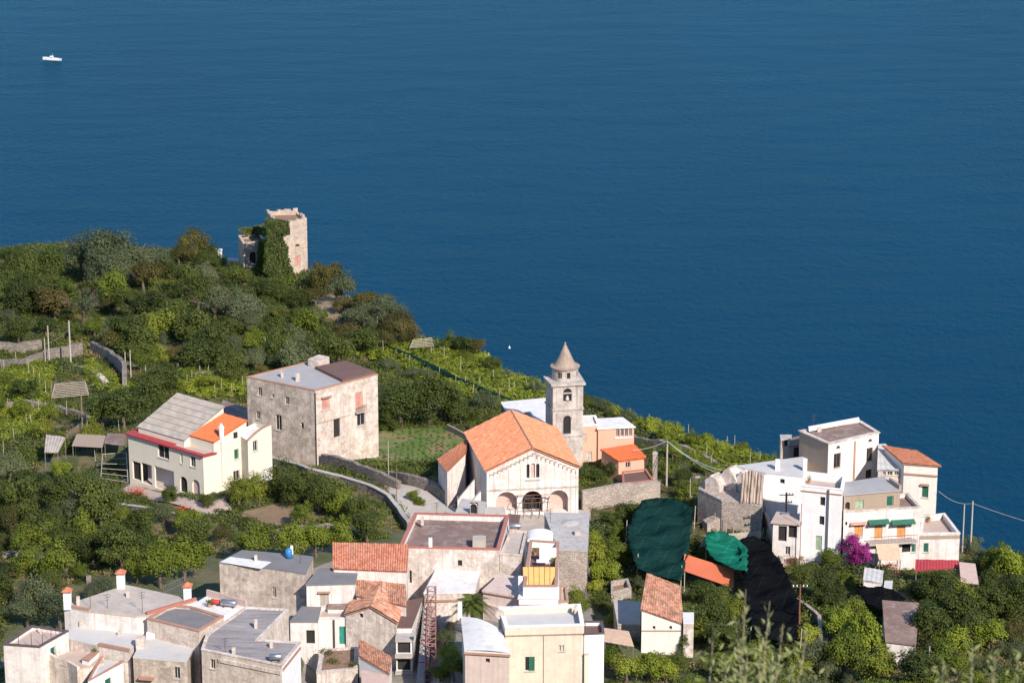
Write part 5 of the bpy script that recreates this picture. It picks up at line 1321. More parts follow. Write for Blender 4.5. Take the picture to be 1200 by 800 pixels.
# ------------------------------------------------------------------ walls, lanes, terraces
def gp(lst, h=0.0): return [G(a, b, h) for a, b in lst]
ribbon_wall('lane_wall', gp([(262, 508), (290, 524), (330, 539), (362, 549), (400, 558), (432, 568), (455, 580), (468, 596), (479, 612)], 1.2), [1.2]*8+[1.3], .45, 'drystone', 'long parapet wall following the lane down from the grey building', 'wall', top_mat='concrete', deep=2.6)
ribbon_wall('retaining_wall', gp([(378, 531), (410, 541), (440, 552), (468, 560)], 1.7), [1.7, 1.9, 1.9, 1.2], .6, 'drystone', 'rough stone retaining wall holding up the lawn', 'wall', jag=.12)
ribbon_wall('retaining_wall', gp([(455, 548), (480, 556), (508, 566), (524, 578)], 1.5), [1.0, 1.5, 1.8, 1.8], .6, 'drystone', 'stone wall under the lawn corner beside the church lane', 'wall', jag=.12)
ribbon_wall('retaining_wall', gp([(682, 576), (712, 571), (745, 567), (772, 563)], 2.6), [2.8, 2.9, 2.6, 2.6], .8, 'rubble', 'pale stone retaining wall below the peach house', 'wall', jag=.15, deep=2)
ribbon_wall('terrace_wall', gp([(-10, 421), (30, 420), (62, 410), (96, 404)], 1.9), [1.9, 1.8, 2.2, 2.2], .7, 'drystone', 'long weathered stone terrace wall at the left edge', 'wall', 'stone terrace walls', jag=.12)
ribbon_wall('terrace_wall', gp([(108, 404), (130, 416), (146, 432), (146, 448)], 1.4), [2.0, 2.2, 2.2, 1.8], .7, 'drystone', 'curved dark stone terrace wall under the footpath', 'wall', 'stone terrace walls', jag=.12)
ribbon_wall('terrace_wall', gp([(78, 425), (100, 430), (118, 440), (128, 452)], .7), [.7, .7, .7, .7], .9, 'oldlight', 'pale curved low wall ending among the vines', 'wall', 'stone terrace walls')
ribbon_wall('terrace_wall', gp([(-10, 400), (20, 402), (48, 398)], 1.6), [1.6, 1.6, 1.6], .6, 'drystone', 'short upper stone terrace wall at the left edge', 'wall', 'stone terrace walls', jag=.12)
for k_, (pl_, lb_) in enumerate((([(-10, 476), (30, 472), (70, 478), (104, 484)], 'low dry stone terrace wall among the vines at the left edge'),
        ([(-10, 648), (40, 652), (84, 664), (104, 676)], 'low stone terrace wall on the lower left slope'), ([(286, 634), (330, 622), (384, 616), (420, 620)], 'low stone terrace wall below the bare soil patch'),
        ([(180, 446), (220, 440), (262, 438), (286, 442)], 'low stone terrace wall behind the vines next to the grey building'), ([(740, 512), (780, 520), (830, 538), (862, 548)], 'low stone terrace wall on the green ridge left of the ruined vaults'))):
    ribbon_wall('terrace_wall', gp(pl_, .9), [1.2, 1.3, 1.2, 1.0], .6, 'drystone', lb_, 'wall', 'stone terrace walls', jag=.18)
ribbon_wall('garden_wall', gp([(138, 590), (180, 596), (212, 604), (238, 613)], .8), [.8]*4, .35, 'drystone', 'low garden wall with pale top in front of the pale house', 'wall', top_mat='concrete', deep=1.6)
ribbon_wall('garden_wall', gp([(524, 497), (540, 505), (552, 512)], 1.0), [1.0]*3, .3, 'brownr', 'dark low wall at the far side of the lawn', 'wall')
ribbon_wall('plank_fence', gp([(78, 508), (96, 494), (100, 486)], 1.3), [1.3]*3, .12, 'wood', 'short plank fence behind the little metal shed', 'fence')
ribbon_wall('path_wall', gp([(932, 700), (945, 708), (960, 722), (962, 745)], .9), [.9, 1.0, 1.0, .9], .4, 'rubble', 'curved pale stone edging beside the dark net', 'wall', jag=.08)

# ------------------------------------------------------------------ nets and sheds
def netmat(name, a, b_):
    m, t, b = nt(name); b.inputs['Roughness'].default_value = 1; b.inputs['Specular IOR Level'].default_value = 0
    g = coord(t); col = ramp(t, noise(t, coord(t, (.5, 1.3, 1), rot=(0, 0, .5)), .5, 5, .7), [(.3, a), (.7, b_)])
    wv = N(t, 'ShaderNodeTexWave', Scale=.16, Distortion=1.2); wv.inputs['Detail Scale'].default_value = .3; t.links.new(coord(t, rot=(0, 0, .35)), wv.inputs['Vector'])
    col = mix(t, ramp(t, wv.outputs['Fac'], [(.97, (0, 0, 0)), (.999, (.12, .12, .12))]), col, tuple(x * 2.5 + .02 for x in b_))
    tr = t.nodes.new('ShaderNodeBsdfTransparent'); ms = t.nodes.new('ShaderNodeMixShader')
    t.links.new(ramp(t, noise(t, coord(t), 6, 2), [(.4, (.03, .03, .03)), (.65, (.14, .14, .14))]), ms.inputs[0]); t.links.new(b.outputs[0], ms.inputs[1]); t.links.new(tr.outputs[0], ms.inputs[2]); t.links.new(ms.outputs[0], t.nodes['Material Output'].inputs[0])
    t.links.new(col, b.inputs['Base Color']); bump(t, b, noise(t, coord(t, (.6, 1.5, 1), rot=(0, 0, .5)), .9, 4), .8, .5); return m
def net(pts, off, mat, label, sag=.5, group='shade nets over the gardens', z_slope=None):
    o = drape('shade_net', pts, off, mat, None, label, 'shade net', group, nsub=.7, sag=sag, th=.03); NOPLANT.append(pts)
    return o
NGREEN = [(752, 586), (770, 583), (792, 584), (808, 592), (812, 606), (808, 640), (803, 660), (798, 680), (784, 677), (765, 673), (746, 664), (740, 645), (734, 625), (740, 608)]
net(NGREEN, 3.0, netmat('dark_green_netting', (.006, .028, .025), (.013, .046, .040)), 'large dark green net stretched over terraces right of the church', .7)
NTEAL = [(826, 623), (845, 622), (862, 628), (876, 642), (876, 670), (858, 665), (838, 655), (827, 642)]
net(NTEAL, 2.9, netmat('bright_green_netting', (.006, .12, .075), (.02, .21, .13)), 'crumpled bright green net between the dark green and black nets', .6)
NBLACK = [(866, 632), (884, 628), (900, 634), (914, 656), (926, 682), (937, 706), (936, 746), (922, 752), (902, 748), (885, 738), (876, 715), (870, 680)]
net(NBLACK, 2.6, netmat('black_netting', (.004, .005, .006), (.010, .011, .013)), 'long black net running downhill beside the crumbling wall', .6)
net([(1000, 688), (1020, 684), (1045, 690), (1060, 700), (1060, 714), (1042, 716), (1015, 706)], 1.8, bpy.data.materials['black_netting'], 'small black net below the little metal shed', .4)
for (px, py, h) in ((752, 600, 3.6), (735, 628, 3.4), (747, 668, 3.4), (798, 682, 3.3), (812, 606, 3.4), (790, 586, 3.4), (770, 640, 3.6)):
    pass
STK = 'wooden poles holding up the nets'
for px, py, h, lb in ((733, 640, 3.4, 'leaning pole at the left corner of the dark green net'), (746, 680, 3.4, 'pole at the near left corner of the dark green net'), (797, 694, 3.4, 'pole at the near right corner of the dark green net'),
                  (813, 622, 3.3, 'pole at the far right corner of the dark green net'), (826, 664, 2.6, 'pole at the left edge of the bright green net'), (877, 690, 2.5, 'pole between the bright green and black nets'),
                  (937, 768, 3.2, 'pole at the low end of the long black net'), (878, 760, 2.6, 'pole at the near left corner of the black net')):
    g = G(px, py); mb = MB(); mb.tube([up(g, -.4), (g[0]+.15, g[1], g[2]+h)], [.07, .05], 6); top(mb, 'net_pole', M['palewood'], lb, 'pole', STK)
M['orangeroof'] = flat('orange_sheet_roof', (.66, .17, .07), .6, .06, sc=.5)
shelter('orange_shelter', [(800.5, 668), (860, 688.5), (860, 667), (802, 648.5)], 2.6, 'bright orange flat-roofed shelter between the nets', 'shelter', 'orangeroof', rise=(0, -.5, -.1, .4), post='palewood')
shelter('tin_shed', [(52, 530), (68, 530), (77, 512), (54, 509)], 2.4, 'small grey tin-roofed shed among the trees left of the pale house', 'shed', 'greycorr', rise=(0, 0, .7, .7), corr=.4, post='wood')
shelter('brush_canopy', [(84, 522), (120, 524), (124, 510), (90, 508)], 2.2, 'brown brushwood canopy next to the grey tin shed', 'canopy', 'brownr', post='wood')
shelter('brush_canopy', [(122, 519), (146, 522), (148, 508), (126, 507)], 2.4, 'flat brown canopy touching the pale house left corner', 'canopy', 'brownroof', post='wood')
def pergola(pts, h, nb, label, group=None):
    z = None; q = [G(a, b, h) for a, b in pts]; rt = root('vine_pergola', (*q[0][:2], T(*q[0][:2])), label, 'pergola', group)
    for p in q:
        mb = MB(); mb.tube([(p[0], p[1], T(p[0], p[1])-.4), (p[0], p[1], p[2]+.1)], .06, 5); mb.build('post', M['wood'], rt)
    for k in range(nb):
        a, b2 = lerp(q[0], q[3], k/(nb-1)), lerp(q[1], q[2], k/(nb-1)); mb = MB(); mb.tube([a, b2], .05, 5); mb.build('beam', M['palewood'], rt)
    for s_ in ((0, 3), (1, 2)):
        mb = MB(); mb.tube([up(q[s_[0]], -.1), up(q[s_[1]], -.1)], .06, 5); mb.build('rail', M['palewood'], rt)
PG = 'bare wooden pergolas on the slopes'
pergola([(60, 466), (104, 462), (100, 447), (64, 450)], 1.2, 9, 'pale-beamed pergola below the left stone terraces', PG)
pergola([(118, 560), (150, 565), (148, 530), (120, 532)], 2.0, 6, 'bare pergola standing left of the pale house loggia', PG)
pergola([(820, 640), (890, 633), (892, 622), (826, 628)], 1.6, 12, 'long pale rail pergola above the bright green net', PG)
pergola([(480, 407), (508, 405), (506, 396), (484, 398)], 1.8, 6, 'reddish rickety frame at the top of the vineyard', PG)
mb = MB(); pts = gp([(450, 405), (466, 412), (486, 420), (510, 432), (535, 444), (560, 455), (590, 467), (612, 476)], .9)
mb.tube(pts, [.35, .45, .4, .5, .38, .5, .42, .3], 8); top(mb, 'rolled_net', bpy.data.materials['dark_green_netting'], 'long dark green rolled net lying across the bright vineyard', 'net', smooth=True)

# ------------------------------------------------------------------ poles, lamps and cables
UP = 'utility poles'
pole('utility_pole', 83, 428, 52, 'tall pale pole before the left stone terrace wall', 'pole', UP, r=.16)
pole('utility_pole', 58, 428, 46, 'greenish pole in the pair at the left terraces, right one', 'pole', UP, r=.13)
pole('utility_pole', 53.5, 428, 32, 'shorter pole in the pair at the left terraces, left one', 'pole', UP, r=.1)
pole('utility_pole', 147.5, 440, 28, 'left pole of the pair near the footpath end', 'pole', UP, r=.1)
pole('utility_pole', 153.5, 442, 32, 'right pole of the pair near the footpath end', 'pole', UP, r=.1)
pole('utility_pole', 171, 446, 18, 'short pale pole right of the paired poles', 'pole', UP, r=.1)
pole('utility_pole', 311.5, 425, 29, 'single white pole above the grey building', 'pole', UP, r=.11)
pole('utility_pole', 442.5, 393, 22, 'pale pole on the headland edge above the vineyard', 'pole', UP, r=.11)
pole('utility_pole', 97, 508, 54, 'tall wooden pole behind the grey tin shed', 'pole', UP, r=.13, mat='wood')
pole('street_lamp', 102.5, 507, 30, 'street lamp with arm beside the wooden pole and tin shed', 'street lamp', 'street lamps', r=.07, lamp=1, mat='pole')
pole('street_lamp', 455.5, 566, 50, 'thin lamp post standing between the lawn and the lane', 'street lamp', 'street lamps', r=.06, mat='pole')
pole('utility_pole', 465, 588, 44, 'dark thin post beside the lane wall', 'pole', UP, r=.06, mat='wood')
gA, hA = pole('utility_pole', 781, 572, 56, 'pale pole carrying white cables right of the peach annexe', 'pole', UP, r=.14)
gB, hB = pole('street_lamp', 808.5, 588, 28, 'lamp post left of the ruined vaults', 'street lamp', 'street lamps', r=.06, lamp=1)
gC, hC = pole('utility_pole', 919.5, 652, 76, 'tall dark pole with insulators and transformer before the white house', 'pole', UP, r=.17, mat='iron', arms=2)
tr_ = [o for o in COL.objects if o.get('label', '').startswith('tall dark pole with ins')][0]
mb = MB(); mb.box((gC[0]-.1, gC[1]-.45, gC[2]+hC*.62), 1.0, .55, .75); mb.build('transformer', M['steel'], tr_)
pole('street_lamp', 937, 665, 76, 'slim reddish lamp post in front of the tall narrow white house', 'street lamp', 'street lamps', r=.06, mat='rust')
pole('utility_pole', 936, 745, 62, 'orange-brown pole beside the low end of the black net', 'pole', UP, r=.11, mat='rust', arms=1)
gD, hD = pole('utility_pole', 1137, 650, 64, 'taller pole at the right edge against the sea', 'pole', UP, r=.12)
gE, hE = pole('utility_pole', 1127.5, 648, 58, 'shorter pole at the right edge against the sea', 'pole', UP, r=.1)
pole('utility_pole', 1088, 790, 34, 'short pale pole among the scrub at bottom right', 'pole', UP, r=.09)
pole('street_lamp', 11.5, 795, 34, 'black wall lamp post before the bottom left terrace house', 'street lamp', 'street lamps', r=.07, mat='iron')
def cable(a, b2, sag, label, r=.025, mat='whitepaint'):
    mb = MB(); mb.tube([up(lerp(a, b2, k/14), -sag*4*(k/14)*(1-k/14)) for k in range(15)], r, 4); top(mb, 'overhead_cable', M[mat], label, 'cable', 'overhead cables')
tA = up(gA, hA)
for k, (px, py, z_) in enumerate(((846, 556, vz+2), (858, 553, vz+2.2))):
    cable(tA, P(px, py, z_), .5+.3*k, ('lower' if k == 0 else 'upper')+' white cable from the pole to the ruined vaults', .04)
cable(tA, P(742, 527, lw.z+.8), .3, 'white cable from the pole to the peach annexe', .04)
cable(up(gD, hD-.3), P(1100, 575, R5.z-3), .6, 'thin cable from the right edge pole to the orange-roofed house', .025, 'pole')
cable(up(gD, hD-.3), (gD[0]+16, gD[1]-10, gD[2]+hD-1.5), .5, 'thin cable leaving the frame from the right edge pole', .025, 'pole')
q1 = up(G(83, 428), 5.8)
cable(q1, up(G(53.5, 428), 3.4), .3, 'thin cable between the left terrace poles', .02, 'pole')

# ------------------------------------------------------------------ boat
bp = P(61, 71, 0); rt = root('motor_boat', bp, 'small white motor boat with cabin alone on the open sea', 'boat')
mb = MB(); n = 12; L = 9.4; secs = []
for i in range(n+1):
    s_ = i/n; x = -L/2+L*s_; w = 1.25*(1-max(0, s_-.45)**2*3.1)*(.85+.15*min(1, s_*4)); w = max(w, .03); d = .95+.55*s_*s_
    secs.append([(x, -w, d), (x, -w*.86, .25), (x, 0, -.35+.5*max(0, s_-.7)), (x, w*.86, .25), (x, w, d)])
hr = .25
def bw(p): return (bp[0]-p[0]*math.cos(hr), bp[1]+p[1]-p[0]*math.sin(hr)*-.8, p[2])
for i in range(n):
    for k in range(4): mb.face([bw(secs[i][k]), bw(secs[i+1][k]), bw(secs[i+1][k+1]), bw(secs[i][k+1])])
    mb.face([bw((secs[i][0][0], secs[i][0][1], secs[i][0][2]-.12)), bw((secs[i+1][0][0], secs[i+1][0][1], secs[i+1][0][2]-.12)), bw((secs[i+1][4][0], secs[i+1][4][1], secs[i+1][4][2]-.12)), bw((secs[i][4][0], secs[i][4][1], secs[i][4][2]-.12))])
mb.face([bw(p) for p in secs[0]]); mb.build('hull', M['whitepaint'], rt)
def bbox(x0, x1, w, z0, z1, nm, mat, sl=.0):
    mb = MB(); vs = [bw(p) for p in ((x0, -w, z0), (x1, -w, z0), (x1, w, z0), (x0, w, z0), (x0, -w*.85, z1), (x1-sl, -w*.85, z1), (x1-sl, w*.85, z1), (x0, w*.85, z1))]
    mb.add(vs, [(3,2,1,0), (4,5,6,7), (0,1,5,4), (1,2,6,5), (2,3,7,6), (3,0,4,7)]); return mb.build(nm, M[mat], rt)
bbox(-.6, 1.8, .85, .9, 1.9, 'cabin', 'whitepaint', .7); bbox(-.5, 1.5, .87, 1.35, 1.65, 'cabin_window', 'glass', .35); bbox(-.9, 1.0, .95, 1.95, 2.05, 'cabin_roof', 'whitepaint')
mb = MB(); mb.tube([bw((-.2, 0, 2)), bw((-.3, 0, 3.4))], .04, 4); mb.build('mast', M['whitepaint'], rt)
bbox(-4.2, -3.8, .3, .3, 1.3, 'outboard_motor', 'iron')
b_ = P(597, 408, 0); mb = MB(); mb.lathe((b_[0], b_[1], -.3), [(0, 0), (.3, .1), (.35, .5), (.15, .8), (.08, 1.2), (0, 1.3)], 10); top(mb, 'buoy', M['whitepaint'], 'tiny white buoy on the sea above the bell tower', 'buoy')
# ------------------------------------------------------------------ vegetation
rng = np.random.default_rng(11)
DK = [(0.033, 0.046, 0.011), (0.055, 0.078, 0.016), (0.086, 0.112, 0.022), (0.133, 0.149, 0.034)]
BR = [(0.061, 0.095, 0.011), (0.108, 0.146, 0.015), (0.166, 0.201, 0.025), (0.244, 0.255, 0.040)]
OL = [(0.057, 0.078, 0.037), (0.095, 0.120, 0.057), (0.133, 0.158, 0.078), (0.189, 0.209, 0.108)]
BN = [(0.040, 0.046, 0.014), (0.081, 0.081, 0.021), (0.127, 0.109, 0.032), (0.161, 0.115, 0.040)]
YG = [(.13, .18, .018), (.19, .24, .024), (.26, .30, .035), (.34, .34, .055)]
LM = {'dk': leafmat('dark_evergreen_leaves', DK), 'br': leafmat('bright_green_leaves', BR), 'ol': leafmat('grey_green_leaves', OL), 'bn': leafmat('bronze_green_needles', BN),
      'yg': leafmat('yellow_green_vine_leaves', YG, .8), 'dry': leafmat('dry_grass_blades', [(.12, .10, .04), (.20, .16, .08), (.28, .22, .12)], .8, .1),
      'mg': leafmat('magenta_bracts', [(.20, .015, .13), (.36, .03, .24), (.45, .06, .32)], .8, .2), 'rd': leafmat('orange_red_flowers', [(.35, .06, .03), (.5, .12, .07)], .8, .2),
      'mix': leafmat('hedge_leaves', [(.045, .072, .015), (.085, .115, .022), (.13, .15, .036), (.20, .18, .075)], .75)}
def quads_mesh(name, C, Nn, size, mat, aspect=1.0):
    """leaf quads at centres C with normals Nn"""
    n = len(C); t = rng.normal(size=(n, 3)); t -= (t*Nn).sum(1)[:, None]*Nn; t /= np.linalg.norm(t, axis=1)[:, None]+1e-9
    b = np.cross(Nn, t); s = (size*rng.uniform(.65, 1.35, n))[:, None]
    a = t*s*.5*aspect; c = b*s*.5
    V = np.stack([C-a-c*.4, C-c*.9+a*.15, C+a+c*.1, C+c*.9-a*.1], 1).reshape(-1, 3)
    me = bpy.data.meshes.new(name); me.vertices.add(n*4); me.vertices.foreach_set('co', V.ravel())
    me.loops.add(n*4); me.loops.foreach_set('vertex_index', np.arange(n*4)); me.polygons.add(n)
    me.polygons.foreach_set('loop_start', np.arange(0, n*4, 4)); me.polygons.foreach_set('loop_total', np.full(n, 4)); me.update()
    me.materials.append(mat); return me
def unit(v): return v/(np.linalg.norm(v, axis=-1, keepdims=True)+1e-9)
def crown_pts(nl, n, rz, lobe=(.26, .45), flat=1.0, ragged=.25, low=-.75, spread=.72):
    cs = unit(rng.normal(size=(nl, 3))); cs[:, 2] = np.where(cs[:, 2] < low, -cs[:, 2]*.5, cs[:, 2])
    cs *= rng.uniform(.45, 1.0, (nl, 1))*spread; cs[:, 2] *= rz
    cs *= rng.uniform(1-ragged, 1+ragged, (nl, 1))
    rs = rng.uniform(*lobe, nl)
    k = rng.integers(0, nl, n); d = unit(rng.normal(size=(n, 3)))
    d[:, 2] = np.where((d[:, 2] < -.3) & (rng.random(n) < .6), -d[:, 2], d[:, 2])
    rad = rs[k]*(rng.random(n)**.35)*1.05
    C = cs[k]+d*rad[:, None]*np.array([1, 1, flat])
    out = unit(d*.8+unit(cs[k]+1e-6)*.35+rng.normal(size=(n, 3))*.42+np.array([0, 0, .15]))
    return C, out
PROTO = {}
def make_protos():
    spec = {'dk': (30, 6000, .85, .066, (.20, .40)), 'br': (28, 5200, .8, .066, (.18, .38)), 'ol': (34, 6800, .72, .048, (.18, .36)), 'bn': (24, 4600, .75, .058, (.18, .38)), 'yg': (24, 4400, .7, .074, (.20, .38))}
    for k, (nl, n, rz, ls, lb) in spec.items():
        for v in range(4):
            C, O = crown_pts(nl, n, rz, lb, ragged=.22+.06*v); PROTO[k, v] = quads_mesh('crown_'+k, C, O, ls, LM[k])
    for v in range(2):
        C, O = crown_pts(20, 1500, .9, (.2, .36), ragged=.35); PROTO['sp', v] = quads_mesh('crown_sparse', C, O, .05, LM['ol'])
    # tall narrow crown
    C, O = crown_pts(26, 2600, 2.1, (.2, .38), spread=.7); PROTO['tl', 0] = quads_mesh('crown_tall', C, O, .09, LM['dk'])
    mgc, mgo = crown_pts(26, 4200, .95, (.24, .40)); PROTO['mg', 0] = quads_mesh('crown_mg', mgc, mgo, .075, LM['mg'])
make_protos()
def trunk_mesh(seed, hc, bare=False):
    r = random.Random(seed); mb = MB()
    top_ = hc*.75; lean = (r.uniform(-.12, .12), r.uniform(-.12, .12))
    P0 = [(0, 0, -.25), (lean[0]*.4, lean[1]*.4, top_*.5), (lean[0], lean[1], top_)]
    mb.tube(P0, [.085, .065, .05], 7)
    for k in range(9 if bare else 6):
        a = r.uniform(0, 6.28); rr = r.uniform(.35, .7); e = (lean[0]+rr*math.cos(a), lean[1]+rr*math.sin(a), hc+r.uniform(-.2, .45))
        m = tuple((P0[2][i]+e[i])/2+(.08 if i == 2 else r.uniform(-.05, .05)) for i in range(3))
        mb.tube([P0[2], m, e], [.042, .028, .01], 5)
        if bare:
            for q in range(4):
                a2 = a+r.uniform(-1, 1); e2 = (e[0]+.3*math.cos(a2), e[1]+.3*math.sin(a2), e[2]+r.uniform(0, .3)); mb.tube([m, e2], [.018, .005], 4)
    me = bpy.data.meshes.new('trunk'); me.from_pydata(mb.v, [], mb.f); me.materials.append(M['bark']); return me
TR = {(v, hc): trunk_mesh(v, hc) for v in range(4) for hc in (.62, .95)}
TRB = [trunk_mesh(40+v, .95, True) for v in range(2)]
KIND = {'dk': ('leafy_tree', 'dark green leafy tree', 'tree', 'dark leafy trees'), 'br': ('green_tree', 'bright green tree', 'tree', 'bright green trees'), 'ol': ('olive_tree', 'grey-green olive tree', 'olive tree', 'olive trees'),
        'bn': ('bronze_tree', 'bronze-brown tinted tree', 'tree', 'bronze tinted trees'), 'yg': ('citrus_tree', 'yellow-green tree', 'citrus tree', 'yellow-green trees'), 'sp': ('bare_tree', 'half-bare pale-limbed tree', 'tree', 'half-bare trees'),
        'tl': ('columnar_tree', 'tall narrow dark tree', 'tree', 'narrow dark trees')}
BLOCK = [(151, 457, 320, 583), (289, 422, 444, 545), (512, 404, 770, 604), (280, 248, 362, 318), (815, 494, 1127, 668), (732, 582, 814, 682), (825, 622, 938, 750), (752, 672, 814, 764), (800, 648, 861, 690), (1037, 712, 1076, 760),
         (398, 500, 548, 550), (445, 562, 545, 612)]
VILL = [(0, 735), (75, 690), (150, 672), (255, 650), (290, 640), (380, 640), (465, 628), (486, 598), (692, 598), (692, 700), (712, 730), (712, 812), (0, 812)]
ANCH = [(25, 325, 'at the left end of the hilltop'), (120, 300, 'on the crest of the hilltop'), (215, 300, 'on the hilltop just left of the ruins'), (320, 345, 'below the ruined tower'), (395, 335, 'just right of the ruined tower'),
        (460, 380, 'on the headland edge above the vineyard'), (40, 375, 'above the left stone terraces'), (140, 380, 'in the wood above the footpath'), (240, 385, 'in the wood left of the single white pole'), (340, 390, 'in the wood behind the grey building'),
        (560, 415, 'along the cliff edge above the bell tower'), (480, 470, 'behind the lawn right of the grey building'), (20, 470, 'at the left edge below the stone terraces'), (120, 470, 'below the paired poles'), (220, 440, 'behind the pale house'),
        (60, 560, 'below the grey tin shed'), (25, 600, 'at the far left of the lower slope'), (130, 620, 'on the slope below the pale house garden'), (110, 590, 'left of the pale house garden wall'), (220, 640, 'between the garden wall and the village'),
        (320, 590, 'right of the pale house'), (400, 600, 'below the long lane wall'), (40, 690, 'left of the cement roof house'), (150, 665, 'behind the cement roof house'), (400, 640, 'behind the red tiled roof'),
        (700, 540, 'between the church and the peach annexe'), (780, 500, 'on the ridge right of the peach house'), (850, 540, 'on the ridge left of the ruined vaults'), (720, 610, 'beside the dark green net'), (700, 660, 'right of the grey stone house'),
        (700, 760, 'right of the yellow house'), (840, 720, 'below the orange shelter'), (820, 780, 'at the bottom beside the pink house'), (960, 690, 'right of the long black net'), (930, 645, 'at the foot of the white house'),
        (1040, 700, 'around the plank-roofed hut'), (1000, 770, 'at the bottom, left of the plank-roofed hut'), (1120, 700, 'below the low terrace house'), (1120, 770, 'in the bottom right corner'), (1180, 660, 'at the right edge near the sea'), (530, 740, 'beside the scaffold'), (490, 585, 'in the church lane')]
TREES = []                                     # (kind, ground point, radius, hc)
def add_tree(kind, cx, cy, w, hc=1.25, squat=1.0):
    g = G(cx, cy); 
    for _ in range(3):
        s = scale_at(g); rad = w/2/s; g = G(cx, cy, (.95 if hc > 1 else .62)*rad*1.1)
    s = scale_at(g); rad = w/2/s; gz = T(g[0], g[1])
    if g[1] > np.interp(g[0], EX, EY)+9: return
    TREES.append((kind, (g[0], g[1], gz), rad, hc, cx, cy))
